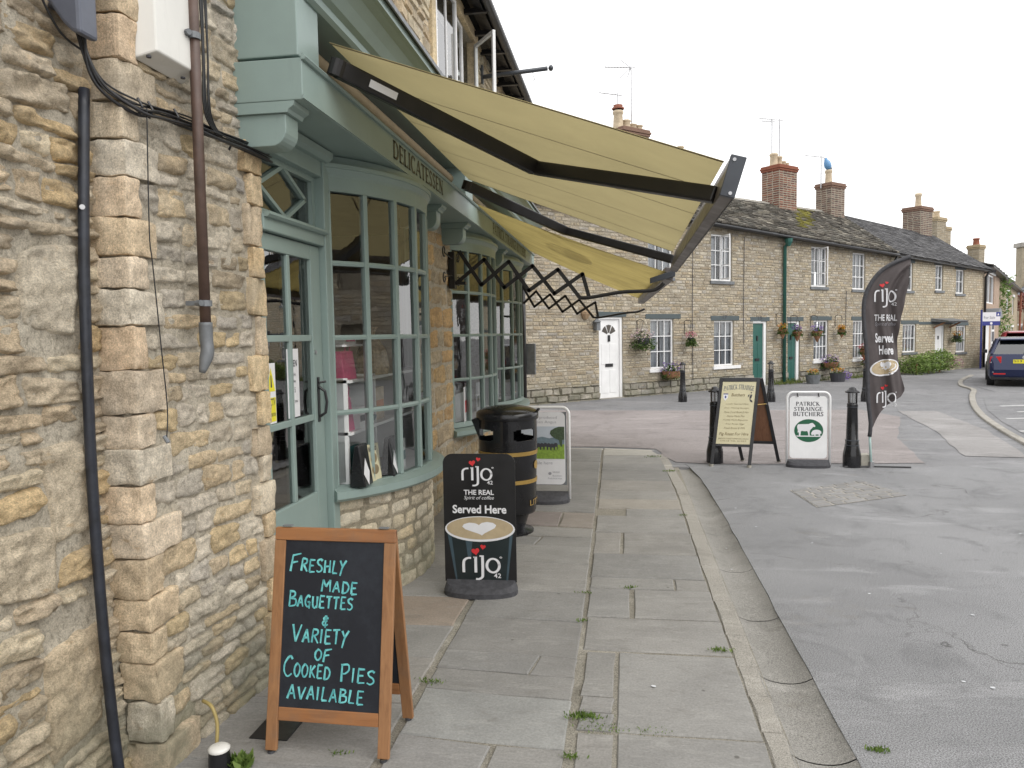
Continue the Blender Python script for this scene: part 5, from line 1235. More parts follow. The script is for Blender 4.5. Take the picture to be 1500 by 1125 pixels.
for (wd_, u0, u1, v0, v1, fi) in (('FRESHLY', .055, .62, .815, .885, 1.3), ('MADE', .38, .74, .695, .755, 1.1), ('BAGUETTES', .05, .70, .60, .665, 1.3), ('&', .40, .47, .485, .545, 1.0), ('VARIETY', .10, .67, .39, .465, 1.25), ('OF', .34, .50, .285, .345, 1.0), ('COOKED', .03, .50, .185, .255, 1.4), ('PIES', .60, .94, .170, .245, 1.15), ('AVAILABLE', .08, .84, .055, .125, 1.1)):
    chalk_word(cw, wd_, PBr, u0*bwid, u1*bwid, v0*bhei, v1*bhei+.004, .0086, fi, -.006)
part('handwriting', cw, MT['chalk'], ch, local=True, fix=False)

# ================================================================== printed swing and flexi signs
def rounded(u0, u1, v0, v1, r, n=7, bot=True):
    o = []
    cs = [(u1-r, v1-r, 0), (u0+r, v1-r, 90)]+([(u0+r, v0+r, 180), (u1-r, v0+r, 270)] if bot else [])
    for cx, cy, a0 in cs: o += [(cx+r*cos(radians(a0+90*i/n)), cy+r*sin(radians(a0+90*i/n))) for i in range(n+1)]
    if not bot: o += [(u0, v0), (u1, v0)]
    return o
def half_base(par, w, d, h, flip=1):
    a = MB(); n = 18
    for (sg) in (1, -1):
        pr_ = [(-w/2, 0)]+[(-w/2*cos(pi*i/n), -sg*(d*sin(pi*i/n)**.75)) for i in range(1, n)]+[(w/2, 0)]
        lo = [(x, y, 0) for x, y in pr_]; md = [(x, y, .03) for x, y in pr_]; hi = [(x*.93, y*.78, h*(.55+.45*(1-abs(y)/d))) for x, y in pr_]; m_ = len(lo)
        a.add(lo+md+hi, [[i, i+1, m_+i+1, m_+i] for i in range(m_-1)]+[[m_+i, m_+i+1, 2*m_+i+1, 2*m_+i] for i in range(m_-1)]+[list(range(2*m_, 3*m_))]+[[0, m_, 2*m_, 3*m_-1, 2*m_-1, m_-1]])
    return part('rubber_base', a, MT['blackrubber'], par, local=True, fix=True)
rj = thing('coffee_sign', 'black coffee advertising board with a printed cup, in front of the litter bin', 'sign', (-.893, 4.50, 0), radians(1.5))
w_ = .45
a = MB(); a.prism(rounded(-w_/2, w_/2, .07, .872, .06, bot=False), lambda u, v, w: V(u, w, v), -.004, .004); part('panel', a, MT['black_print'], rj, local=True, bevel=.001)
half_base(rj, .46, .13, .085)
Pr = lambda k: (lambda u, v: V(u-w_/2, -.0042-.0007*k, v))
def loc_part_fix(n0):  # children made through 'part' in local space
    pass
_part = part
def lpart(name, mb, mat, parent=None, **kw): kw.setdefault('local', True); return _part(name, mb, mat, parent, **kw)
part = lpart
coffee_logo(Pr(1), Pr(1), .206, .742, .165, rj)
a = MB(); put_text(a, 'THE REAL', Pr(1), .129, .317, .617, .648, .022); put_text(a, 'Served Here', Pr(1), .056, .393, .500, .553, .028); part('print', a, MT['white_print'], rj, fix=False)
a = MB(); put_text(a, 'Spirit of coffee', Pr(1), .129, .317, .581, .610, -.004, .3); part('script_print', a, MT['white_print'], rj, fix=False)
coffee_cup(Pr, .006, .444, .083, .483, .080, rj)
coffee_logo(Pr(6), Pr(6), .222, .172, .205, rj)
# white swing sign of the butcher
def tube_frame(par, w, h, r=.014, rad=.07, z0=.03):
    o = rounded(-w/2, w/2, z0, h, rad, bot=False); o = [o[-1]]+o[:-1]
    a = MB(); a.tube([(x, 0, z) for x, z in o], r, 10); return part('frame', a, MT['white'], par, smooth=True)
ws = thing('swing_sign', 'white butcher swing sign with a green oval of a cow and pig', 'sign', (2.11, 9.10, 0), radians(-4))
tube_frame(ws, .47, .872); half_base(ws, .49, .13, .085)
a = MB(); a.prism(rounded(-.205, .205, .10, .825, .04), lambda u, v, w: V(u, w, v), -.004, .004); part('panel', a, MT['white'], ws)
for u in (-.125, .105):
    a = MB(); a.tube([(u,-.012,.862),(u,-.014,.84),(u+.008,-.016,.82)], .007, 6); part('hook', a, MT['blackmetal'], ws)
Pw = lambda k: (lambda u, v: V((u-1025)/790, -.0045-.0007*k, .872-(v-412)/790))
a = MB()
for s, x0, x1, y0, y1 in (('PATRICK', 915, 1122, 535, 500), ('STRAINGE', 900, 1145, 583, 548), ('BUTCHERS', 892, 1155, 631, 594)): roman(a, s, Pw(1), x0, x1, y0, y1, gap=.04)
part('lettering', a, MT['ink'], ws, fix=False)
a = MB(); flat(a, Pw(1), ell(1028, 766, 126, 106, 40)); part('green_oval', a, MT['green_print'], ws, fix=False)
COW = [(928,722),(936,708),(960,706),(1000,706),(1030,704),(1046,696),(1062,694),(1072,704),(1086,722),(1082,732),(1066,730),(1056,744),(1042,758),(1036,776),(1036,812),(1026,812),(1022,786),(1016,770),(990,772),(966,768),(960,778),(956,812),(944,812),(942,780),(932,786),(934,760),(928,742)]
PIG = [(1050,786),(1062,766),(1080,758),(1100,756),(1120,760),(1136,772),(1138,792),(1128,796),(1124,812),(1116,812),(1112,800),(1090,800),(1086,812),(1078,812),(1074,802),(1058,806),(1050,800)]
a = MB(); flat(a, Pw(2), COW); flat(a, Pw(2), PIG); flat(a, Pw(2), [(918,812),(1138,812),(1128,822),(926,822)]); part('animal_print', a, MT['white_print'], ws, fix=False)
# poster swing sign behind the bin
ps = thing('swing_sign', 'white swing sign with a photograph of black cattle, behind the litter bin', 'sign', (-.775, 7.08, 0), radians(0))
tube_frame(ps, .50, .905); half_base(ps, .50, .16, .10)
a = MB(); a.box(-.225, .225, -.006, .002, .16, .86); part('backing', a, MT['lead'], ps)
a = MB(); a.prism(rounded(-.212, .212, .165, .86, .05), lambda u, v, w: V(u, w, v), -.010, -.0065); part('poster', a, MT['white_print'], ps)
Pp = lambda k: (lambda x, y: V(.25-(1047-x)/885, -.0105-.0007*k, .905-(y-228)/885))
a = MB(); put_text(a, 'Home produced', Pp(1), 690, 945, 332, 302, -.01); put_text(a, 'Aberdeen Angus', Pp(1), 668, 940, 370, 340, -.01); put_text(a, 'On sale here', Pp(1), 690, 905, 712, 686, -.008); part('print', a, MT['grey_ink'], ps, fix=False)
a = MB(); flat(a, Pp(1), [(640,665),(1008,665),(1008,390),(640,390)]); part('picture_sky', a, MT['skyprint'], ps, fix=False)
a = MB(); flat(a, Pp(2), [(640,545),(1008,545),(1008,500),(940,478),(880,490),(820,476),(760,490),(700,480),(640,492)]); part('picture_hills', a, MT['hillprint'], ps, fix=False)
a = MB(); flat(a, Pp(3), [(640,665),(1008,665),(1008,540),(900,548),(640,552)]); part('picture_grass', a, MT['grassprint'], ps, fix=False)
a = MB(); flat(a, Pp(4), [(1008,392),(960,392),(925,405),(892,425),(886,450),(900,470),(925,490),(960,505),(975,560),(990,560),(988,505),(1008,500)]); part('picture_tree', a, MT['treeprint'], ps, fix=False)
a = MB(); rk = random.Random(2)
for k in range(10):
    x = 660+k*29; w = 30; y = 548+rk.uniform(-6, 6); h = 52+rk.uniform(-8, 8)
    flat(a, Pp(5), [(x, y+40), (x-2, y-8), (x+6, y-20), (x+w*.7, y-18), (x+w, y-10), (x+w, y+38), (x+w-6, y+38), (x+w-7, y+15), (x+8, y+15), (x+6, y+40)])
part('picture_cattle', a, MT['ink'], ps, fix=False)
a = MB(); flat(a, Pp(1), ell(882, 790, 14, 13, 12)); put_text(a, 'FARM ASSURED', Pp(1), 905, 965, 785, 772, 0); put_text(a, 'Butchers', Pp(1), 905, 985, 815, 802, 0); put_text(a, 'Fresh local meat', Pp(1), 865, 985, 838, 824, 0); part('small_print', a, MT['grey_ink'], ps, fix=False)
part = _part
# cream sandwich board
sbd = thing('sandwich_board', "cream butcher's sandwich board in a black timber frame beside the first bollard", 'sign', (1.4, 9.25, 0))
FL, FR, BL, BR = V(.99,9.07,0), V(1.45,9.0,0), V(1.41,9.47,0), V(1.86,9.4,0); AL, AR = V(1.13,9.24,1.04), V(1.585,9.18,1.04); ALb, ARb = AL+V(.035,.03,0), AR+V(.035,.03,0)
def SF(A, B, C, D):
    def f(u, v, n=0):
        p = (A*(1-u)+B*u)*(1-v)+(C*(1-u)+D*u)*v; nn = (B-A).cross(C-A).normalized(); return p+nn*n
    return f
fF = SF(FL, FR, AL, AR); fB = SF(BL, BR, ALb, ARb)
for f, tp in ((fF, 0), (fB, 1)):
    for (u0, u1, v0, v1, nm) in ((0,.085,.02,1,'leg'),(.915,1,.02,1,'leg'),(.085,.915,.955,1,'top_rail'),(.085,.915,.225,.255,'bottom_rail')):
        a = MB(); k = .03*(1 if tp == 0 else -1)
        a.hexa([f(u0,v0,0),f(u1,v0,0),f(u1,v0,-k),f(u0,v0,-k),f(u0,v1,0),f(u1,v1,0),f(u1,v1,-k),f(u0,v1,-k)]); part(nm, a, MT['blackmetal'], sbd, bevel=.003)
    for u in (.04, .96):
        p = f(u, .0); a = MB(); a.lathe([(.024,0),(.026,.03)], (p.x, p.y, 0), 10); part('foot', a, MT['concrete'], sbd)
a = MB(); k = .012; a.hexa([fF(.085,.255,-.004),fF(.915,.255,-.004),fF(.915,.255,-k),fF(.085,.255,-k),fF(.085,.955,-.004),fF(.915,.955,-.004),fF(.915,.955,-k),fF(.085,.955,-k)]); part('cream_panel', a, MT['cream_board'], sbd)
a = MB(); a.hexa([fB(.085,.255,.004),fB(.915,.255,.004),fB(.915,.255,.012),fB(.085,.255,.012),fB(.085,.955,.004),fB(.915,.955,.004),fB(.915,.955,.012),fB(.085,.955,.012)]); part('back_panel', a, MT['ply'], sbd)
a = MB(); a.hexa([fF(.085,.255,-.0135),fF(.915,.255,-.0135),fF(.915,.255,-.018),fF(.085,.255,-.018),fF(.085,.955,-.0135),fF(.915,.955,-.0135),fF(.915,.955,-.018),fF(.085,.955,-.018)]); part('inner_board', a, MT['ply'], sbd)
for u in (.96,):
    p, q = fF(u, .70, -.02), fB(u, .70, .02); a = MB(); a.tube([p, q], .006, 6); part('stay', a, MT['gold'], sbd)
    for s_ in (p, q): a = MB(); a.lathe([(.001,-.014),(.014,0),(.001,.014)], tuple(s_), 8); part('stay_knob', a, MT['silver'], sbd)
sgn = 1 if fF(.5,.5,.01).y < fF(.5,.5,0).y else -1
Pc = lambda k: (lambda u, v: fF(.085+.83*u, .255+.70*v, sgn*(.0008*k)-.0035))
a = MB(); roman(a, 'PATRICK STRAINGE', Pc(1), .05, .95, .85, .925, arch=.03, gap=.03); part('lettering', a, MT['lead'], sbd, fix=False)
a = MB(); put_text(a, 'Butchers', Pc(1), .30, .70, .765, .815, .01, .15); put_text(a, 'Pig Roast For Hire', Pc(1), .07, .93, .125, .185, .012, .1); part('brown_print', a, MT['brown_ink'], sbd, fix=False)
a = MB(); rows = ['Locally Sourced Meat', 'Prize Winning Sausages', 'Home Cured Bacon & Ham', 'Home Made Pies', 'Freshly Made Baguettes', 'Free Range Eggs', 'Fresh Bread & Milk']
for i, s in enumerate(rows): hw = .013*len(s)+.08; put_text(a, s, Pc(1), .5-hw, .5+hw, .625-i*.064, .655-i*.064, -.004, .3)
put_text(a, 'BRIDGE STREET BAMPTON OXON', Pc(1), .06, .94, .075, .095, 0); put_text(a, 'OX18 TEL 01993', Pc(1), .12, .88, .04, .06, 0); part('small_print', a, MT['brown_ink'], sbd, fix=False)
a = MB(); flat(a, Pc(1), [(.06,.80),(.20,.80),(.20,.74),(.13,.69),(.06,.74)]); part('shield_mark', a, MT['white_print'], sbd, fix=False)
a = MB(); flat(a, Pc(2), [(.06,.81),(.20,.81),(.20,.795),(.06,.795)]); flat(a, Pc(2), ell(.13,.755,.025,.022,10)); part('shield_print', a, MT['blueprint'], sbd, fix=False)
a = MB()
for pts in ([(.80,.79),(.84,.80),(.83,.77),(.79,.75)], [(.87,.80),(.92,.79),(.90,.74),(.86,.72),(.84,.75)], [(.84,.73),(.93,.70),(.95,.67),(.88,.68)], [(.86,.84),(.91,.83),(.88,.81)]): flat(a, Pc(1), pts)
part('bird_print', a, MT['ink'], sbd, fix=False)

# ================================================================== litter bin
lb_ = thing('litter_bin', 'black round litter bin with gold bands and open mouths by the window', 'litter bin', (-.94, 5.97, 0))
c0 = (-.94, 5.97, 0)
a = MB(); a.lathe([(.001,.0),(.20,.0),(.20,.018),(.15,.03),(.125,.035)], c0, 32); part('base_plate', a, MT['blackgloss'], lb_, smooth=False)
a = MB(); a.lathe([(.125,.03),(.175,.175)], c0, 32); part('plinth', a, MT['blackgloss'], lb_, smooth=True)
a = MB(); a.lathe([(.0,.17),(.215,.17),(.222,.19),(.236,.70),(.238,.755)], c0, 40); part('drum', a, MT['blackgloss'], lb_, smooth=True)
for z in (.435, .66): a = MB(); k = .222+(z-.19)*.0275+.001; a.lathe([(k,z-.016),(k+.004,z-.014),(k+.0045,z+.014),(k+.001,z+.016)], c0, 40); part('gold_band', a, MT['gold'], lb_, smooth=False)
a = MB(); N = 72
for k in range(N):
    t0, t1 = 2*pi*k/N, 2*pi*(k+1)/N; tm = degr = math.degrees((t0+t1)/2) % 90
    op = 18 < tm < 72; ed = min(tm-18, 72-tm)
    zs_ = [(.755,.93)] if not op else ([(.755,.765+max(0, (6-ed))*.006), (.855-max(0, (6-ed))*.006,.93)])
    for za, zb in zs_:
        r = .238; a.hexa([V(c0[0]+rr*cos(t), c0[1]+rr*sin(t), z) for z in (za, zb) for rr, t in ((r-.008,t0),(r,t0),(r,t1),(r-.008,t1))])
part('mouth_ring', a, MT['blackgloss'], lb_, fix=True)
a = MB(); a.lathe([(.236,.925),(.250,.925),(.252,.932),(.252,.975),(.240,.99),(.19,1.012),(.11,1.028),(.001,1.034)], c0, 40); part('lid', a, MT['blackgloss'], lb_, smooth=True)
a = MB(); a.add([(-1.15,5.86,.95),(-1.215,5.86,.925),(-1.15,5.86,.76),(-1.15,6.0,.95),(-1.215,6.0,.925),(-1.15,6.0,.76)], [(0,1,2),(3,5,4),(0,3,4,1),(1,4,5,2),(2,5,3,0)]); part('side_hood', a, MT['blackgloss'], lb_)
a = MB(); a.beam((-.71,5.93,.965),(-.675,5.90,1.01), .02, .012); part('latch', a, MT['blackgloss'], lb_)
a = MB(); Pl = lambda u, v: V(c0[0]+.2300*cos(u), c0[1]+.2300*sin(u), v); put_text(a, 'LITTER', Pl, radians(-34), radians(34), .24, .285, .01); put_text(a, 'LITTER', lambda u, v: V(c0[0]+.2300*cos(u), c0[1]+.2300*sin(u), v), radians(-150), radians(-95), .24, .285, .01); part('gold_lettering', a, MT['gold'], lb_, fix=False)
a = MB(); flat(a, lambda u, v: V(c0[0]+.2385*cos(u), c0[1]+.2385*sin(u), v), ell(radians(-12), .56, .16, .035, 14)); part('gold_crest', a, MT['gold'], lb_, fix=False)

# ================================================================== bollards
def bollard(x, y, label):
    t = thing('bollard', label, 'bollard', (x, y, 0), 0, 'black lantern bollards across the square')
    prof = [(.10,0),(.10,.13),(.096,.16),(.078,.25),(.074,.262),(.074,.305),(.068,.315),(.056,.70),(.060,.71),(.060,.735),(.052,.742)]
    a = MB(); a.lathe(prof, (0,0,0), 16); _part('shaft', a, MT['blackgloss'], t, smooth=True, local=True)
    for z, r in ((.255,.080),(.312,.077),(.70,.062)): b = MB(); b.lathe([(r-.01,z-.007),(r,z-.004),(r,z+.004),(r-.01,z+.007)], (0,0,0), 20); _part('ring', b, MT['dksteel'], t, local=True)
    g = MB(); g.lathe([(.050,.742),(.053,.862)], (0,0,0), 16); _part('lamp_glass', g, MT['glass_lamp'], t, smooth=True, local=True)
    c = MB(); c.tube([(0,0,.742),(0,0,.86)], .010, 8); _part('lamp_core', c, MT['silver'], t, local=True)
    b = MB()
    for k in range(4): an = pi/4+k*pi/2; b.tube([(.054*cos(an),.054*sin(an),.742),(.056*cos(an),.056*sin(an),.865)], .004, 5)
    _part('cage', b, MT['blackgloss'], t, local=True)
    d = MB(); d.lathe([(.001,.862),(.078,.862),(.082,.870),(.076,.880),(.045,.898),(.040,.915),(.022,.928),(.001,.932)], (0,0,0), 20); _part('cap', d, MT['blackgloss'], t, smooth=True, local=True)
    return t
B0 = bollard(2.60, 9.12, 'black lantern bollard between the white butcher sign and the coffee flag')
for x, y, lab in ((1.08, 9.34, 'black lantern bollard half hidden behind the cream sandwich board'), (1.31, 17.5, 'far black bollard in front of the cottage window basket, above the pavement end'), (3.24, 17.45, 'far black bollard showing just above the cream sandwich board'), (5.23, 17.4, 'far black bollard behind the coffee flag')):
    c = copy_tree(B0, None, lab); c.location = (x, y, -.02 if y > 10 else 0)

# ================================================================== feather flag
fg = thing('feather_flag', 'dark brown coffee feather flag with a printed cup, beside the right bollard', 'flag', (2.80, 9.07, 0))
YF = 9.07
LE = [(627,1277),(600,1273),(560,1271.5),(520,1270.5),(480,1266.5),(455,1265.5),(435,1267),(420,1273),(408,1281),(396,1291),(386,1308),(380,1322),(376,1334)]
RE = [(376,1334.5),(390,1333),(430,1327),(463,1320),(496,1315.5),(529,1317.5),(550,1321),(571,1326),(580,1322),(587,1308),(605,1288),(627,1278)]
def itp(tab, y):
    tab = sorted(tab)
    for (a, b), (c, d) in zip(tab, tab[1:]):
        if a <= y <= c: return b+(d-b)*(y-a)/(c-a)
    return tab[0][1] if y < tab[0][0] else tab[-1][1]
def fold(x, z): return .028*sin(x*34+z*2.2)*min(1, max(0, x-.03)*6)+.03*sin(z*5)*x+.012*sin(x*70+z*7)*min(1, x*4)
def PFl(s, py, off=0):
    l, r = itp(LE, py), itp(RE, py); p = at_y(l+(r-l)*s, py, YF); q = at_y(l, py, YF); return V(p.x, YF-off+fold(p.x-q.x, p.z), p.z)
a = MB(); a.grid(lambda u, v: PFl(u, 627-251*v), 26, 60); part('cloth', a, MT['flag'], fg, smooth=True, fix=False)
a = MB(); P_ = [V(2.80,YF,.02)]+[PFl(0, y)+V(-.004,0,0) for y in (640,620,590,560,520,490,470,455,440,428,415,402,392,384,379,376)]; P_[1] = V(2.775,YF,.36)
a.tube(pth(P_[1:], 2), [.022]*2+[.024]*40+[.02]*(len(pth(P_[1:], 2))-42) if len(pth(P_[1:], 2)) > 42 else .023, 8); part('pole_sleeve', a, MT['blackrubber'], fg, smooth=True)
a = MB(); a.tube([(2.80,YF,.0),(2.785,YF,.22),(2.775,YF,.40)], .014, 8); part('ground_pole', a, MT['teal'], fg, smooth=True)
bpy.data.objects['ground_pole'].data.materials[0] = simple('pale_green_pole', (.33,.45,.43), .5)
a = MB(); a.tube([(2.80,YF,.0),(2.80,YF,.07)], .03, 10); part('spigot', a, MT['silver'], fg)
for dx in (-.30, .42): a = MB(); a.tube([(2.80,YF,.015),(2.80+dx,YF-.02,.012)], .010, 6); part('base_arm', a, MT['blackmetal'], fg)
# printing on the cloth: positions given where they sit on the cloth, carried by its folds
def PX(px, py, k=1):
    p = at_y(px, py, YF); q = at_y(itp(LE, py), py, YF); return V(p.x, YF-.006-.0025*k+fold(p.x-q.x, p.z), p.z)
fx = lambda x, y: (1260+x/8.656, 370+y/8.654)
def Pg(k): return lambda u, v: PX(u, -v, k)
coffee_logo(Pg(1), Pg(1), 1295.5, -434.5, 27, fg, ky=.95)
a = MB(); x0, y0 = fx(185, 865); x1, y1 = fx(465, 785); put_text(a, 'THE REAL', Pg(1), x0, x1, -y0, -y1, .02); put_text(a, 'Served', Pg(1), 1282, 1309, -502, -488, .03); put_text(a, 'Here', Pg(1), 1288, 1308, -519.5, -506, .03); part('print', a, MT['white_print'], fg, fix=False)
a = MB(); put_text(a, 'Spirit of coffee', Pg(1), 1282.5, 1312.5, -478.5, -472, -.006, .3); part('script_print', a, MT['grey_ink'], fg, fix=False)
def tilt(cx, cy, rx, ry, an, n=30): return [(cx+rx*cos(t)*cos(an)-ry*sin(t)*sin(an), cy+rx*cos(t)*sin(an)+ry*sin(t)*cos(an)) for t in [2*pi*i/n for i in range(n)]]
def fan_flat(mb, P, pts):
    cx = sum(p[0] for p in pts)/len(pts); cy = sum(p[1] for p in pts)/len(pts)
    for i in range(len(pts)):
        p, q = pts[i], pts[(i+1) % len(pts)]
        for k in range(4):
            f0, f1 = k/4, (k+1)/4; L_ = lambda s, f: (cx+(s[0]-cx)*f, cy+(s[1]-cy)*f)
            mb.poly([P(*L_(p, f0)), P(*L_(p, f1)), P(*L_(q, f1)), P(*L_(q, f0))] if k else [P(cx, cy), P(*L_(p, f1)), P(*L_(q, f1))])
a = MB(); fan_flat(a, Pg(1), tilt(1295.5, -538.5, 22, 12, .22)); part('cup_rim', a, MT['white_print'], fg, fix=False)
a = MB(); fan_flat(a, Pg(2), tilt(1295.5, -538, 19.5, 10, .22)); part('coffee_print', a, MT['crema'], fg, fix=False)
a = MB(); fan_flat(a, Pg(3), [(1296.5+x*8, -535+y*8) for x, y in heart(0, 0, 1, .1)]); part('milk_heart', a, MT['white_print'], fg, fix=False)
coffee_logo(Pg(1), Pg(1), 1296, -583, 24, fg, 'lower_logo', .95)
# concrete block holding the flag foot
a = MB(); a.hexa([(2.68,9.10,-.0),(2.80,9.08,0),(2.80,9.22,0),(2.68,9.24,0),(2.69,9.11,.14),(2.79,9.09,.15),(2.79,9.21,.15),(2.69,9.23,.14)]); tag(part('concrete_block', a, MT['concrete'], None, bevel=.008), 'buff block between the right bollard and the flag pole', 'block')
# ================================================================== the cottage row across the square
CO, CD, CN = V(0,18.77,0), V(.7268,.6869,0), V(.6869,-.7268,0)
def FM(u, z, n=0): return CO+CD*u+CN*n+V(0,0,z)
def fac(px, py):
    r = ray(px, py); p = EYE+r*((CO-EYE).dot(CN)/r.dot(CN)); return ((p-CO).dot(CD), p.z)
def leaf_cloud(mb, centre, rad, n, size, pal, rnd, squash=1.0, droop=0.0, fill=.45):
    for _ in range(n):
        while True:
            p = V(rnd.uniform(-1,1), rnd.uniform(-1,1), rnd.uniform(-1,1))
            if fill < p.length < 1: break
        lump = .75+.35*noise.noise(p*2.1+V(centre[0], centre[1], 0)); q = V(p.x*rad[0]*lump, p.y*rad[1]*lump, p.z*rad[2]*lump-droop*(p.x*p.x+p.y*p.y))+V(*centre)
        s = size*rnd.uniform(.6, 1.3); a = V(rnd.uniform(-1,1), rnd.uniform(-1,1), rnd.uniform(-.6,.6)).normalized(); b = a.cross(V(rnd.uniform(-1,1), rnd.uniform(-1,1), 1)).normalized()
        c = rnd.choice(pal); k = rnd.uniform(.7, 1.25); mb.cur = tuple(x*k for x in c)
        mb.poly([q-a*s*.5, q-b*s*.28, q+a*s*.55, q+b*s*.28])
    mb.cur = None
GREEN = [(.07,.12,.03), (.10,.17,.04), (.05,.09,.025), (.13,.20,.05)]
def sash(u0, z0, u1, z1, cols, rows, par, sill=True, open_=False, curtains=True, dpt=-.09, lintel=None, sillw=None):
    t = .045; f = MB(); n0, n1 = dpt, dpt+.05
    for (a_, b_, c_, d_) in ((u0, u0+t, z0, z1), (u1-t, u1, z0, z1), (u0+t, u1-t, z0, z0+t), (u0+t, u1-t, z1-t, z1)): f.fbox(FM, a_, b_, n0, n1, c_, d_)
    fr_ = part('window', f, MT['white'], par)
    U = [u0+t+(u1-u0-2*t)*k/cols for k in range(cols+1)]; Z = [z0+t+(z1-z0-2*t)*k/rows for k in range(rows+1)]
    b = MB()
    for uu in U[1:-1]: b.fbox(FM, uu-.011, uu+.011, n0+.012, n1-.006, z0+t, z1-t)
    for zz in Z[1:-1]:
        for k in range(cols): b.fbox(FM, U[k]+(.011 if k else 0), U[k+1]-(.011 if k < cols-1 else 0), n0+.012, n1-.007, zz-.011, zz+.011)
    part('glazing_bars', b, MT['white'], fr_)
    for k in range(cols):
        for j in range(rows):
            g = MB(); g.poly([FM(U[k],Z[j],n0+.02), FM(U[k+1],Z[j],n0+.02), FM(U[k+1],Z[j+1],n0+.02), FM(U[k],Z[j+1],n0+.02)]); part('pane', g, MT['glass_far'], fr_, fix=False)
    if curtains:
        c = MB(); w = u1-u0
        for (p, q) in ((u0+.02, u0+w*.44), (u0+w*.56, u1-.02)): c.grid(lambda a_, b_: FM(p+(q-p)*a_, z0+.02+(z1-z0-.04)*b_, n0-.05+.02*sin(a_*26)), 22, 1)
        part('curtain', c, MT['curtain'], fr_, fix=False)
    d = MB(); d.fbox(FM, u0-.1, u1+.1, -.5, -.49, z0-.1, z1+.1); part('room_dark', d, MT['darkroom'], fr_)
    if sill:
        s = MB(); s.fbox(FM, u0-.06, u1+(sillw or .06), -.06, .05, z0-.09, z0-.004); part('sill', s, MT['white'] if sill == 'w' else MT['lead'], fr_, bevel=.006)
    if lintel:
        l = MB(); l.fbox(FM, lintel[0], lintel[1], -.03, .018, z1+.005, z1+.13); part('lintel', l, MT['lintel'], fr_, bevel=.004)
    if open_:
        l = MB(); ud = u0+(u1-u0)*.45
        def CM(s_, z, n): return FM(ud-s_*.28, z, .01+s_*.90+n)
        w = (u1-u0)*.5
        l = MB()
        for (a_, b_, c_, d_) in ((0,.035,z0+.03,z1-.03),(w-.035,w,z0+.03,z1-.03),(.035,w-.035,z0+.03,z0+.065),(.035,w-.035,z1-.065,z1-.03)): l.hexa([CM(a_,c_,0),CM(b_,c_,0),CM(b_,c_,.0)+CD*.03,CM(a_,c_,0)+CD*.03,CM(a_,d_,0),CM(b_,d_,0),CM(b_,d_,0)+CD*.03,CM(a_,d_,0)+CD*.03])
        for k in range(1, 3): zz = z0+(z1-z0)*k/3; l.hexa([CM(.035,zz-.01,0),CM(w-.035,zz-.01,0),CM(w-.035,zz-.01,0)+CD*.02,CM(.035,zz-.01,0)+CD*.02,CM(.035,zz+.01,0),CM(w-.035,zz+.01,0),CM(w-.035,zz+.01,0)+CD*.02,CM(.035,zz+.01,0)+CD*.02])
        part('open_casement', l, MT['white'], fr_)
    return fr_
def door_unit(u0, u1, z1, mat, par, frame_r=.09, lintel=None, fan=False, letter=True, z0=-.05):
    fr_ = MB(); fr_.fbox(FM, u0-.05, u0, -.12, -.02, z0, z1+.05); fr_.fbox(FM, u1, u1+frame_r, -.12, -.02, z0, z1+.05); fr_.fbox(FM, u0, u1, -.12, -.02, z1, z1+.05)
    f = part('door_frame', fr_, MT['white'], par)
    d = MB(); d.fbox(FM, u0, u1, -.11, -.06, z0, z1); dr = part('door', d, mat, par, bevel=.004)
    w = u1-u0
    for (a_, b_, c_, d_) in ((.14,.46,.14,.72),(.54,.86,.14,.72),(.14,.46,.86,1.38),(.54,.86,.86,1.38)):
        m = MB(); m.fbox(FM, u0+w*a_, u0+w*b_, -.0600, -.052, c_*z1/2, d_*z1/2); part('door_panel', m, mat, dr, bevel=.004)
    if letter: m = MB(); m.fbox(FM, u0+w*.32, u0+w*.68, -.052, -.040, z1*.40, z1*.44); part('letter_plate', m, MT['blackmetal'], dr)
    m = MB(); m.fbox(FM, u0+w*.45, u0+w*.55, -.055, -.035, z1*.72, z1*.80); part('knocker', m, MT['blackmetal'], dr)
    if fan:
        c = FM(u0+w*.5, z1*.80, -.056); r = w*.36
        for k in range(3):
            a0, a1 = radians(22+k*48), radians(62+k*48); g = MB()
            g.poly([c+CD*(.25*r*cos(t))+V(0,0,.25*r*sin(t)) for t in (a0, a1)]+[c+CD*(r*cos(t))+V(0,0,r*1.05*sin(t)) for t in (a1, (a0+a1)/2, a0)]); part('fan_pane', g, MT['darkroom'], dr, fix=False)
    if lintel: l = MB(); l.fbox(FM, lintel[0], lintel[1], -.03, .018, z1+.055, z1+.18); part('lintel', l, MT['lintel'], f, bevel=.004)
    s = MB(); s.fbox(FM, u0-.05, u1+frame_r, -.1, .06, z0, .015); part('threshold', s, MT['kerb'], f)
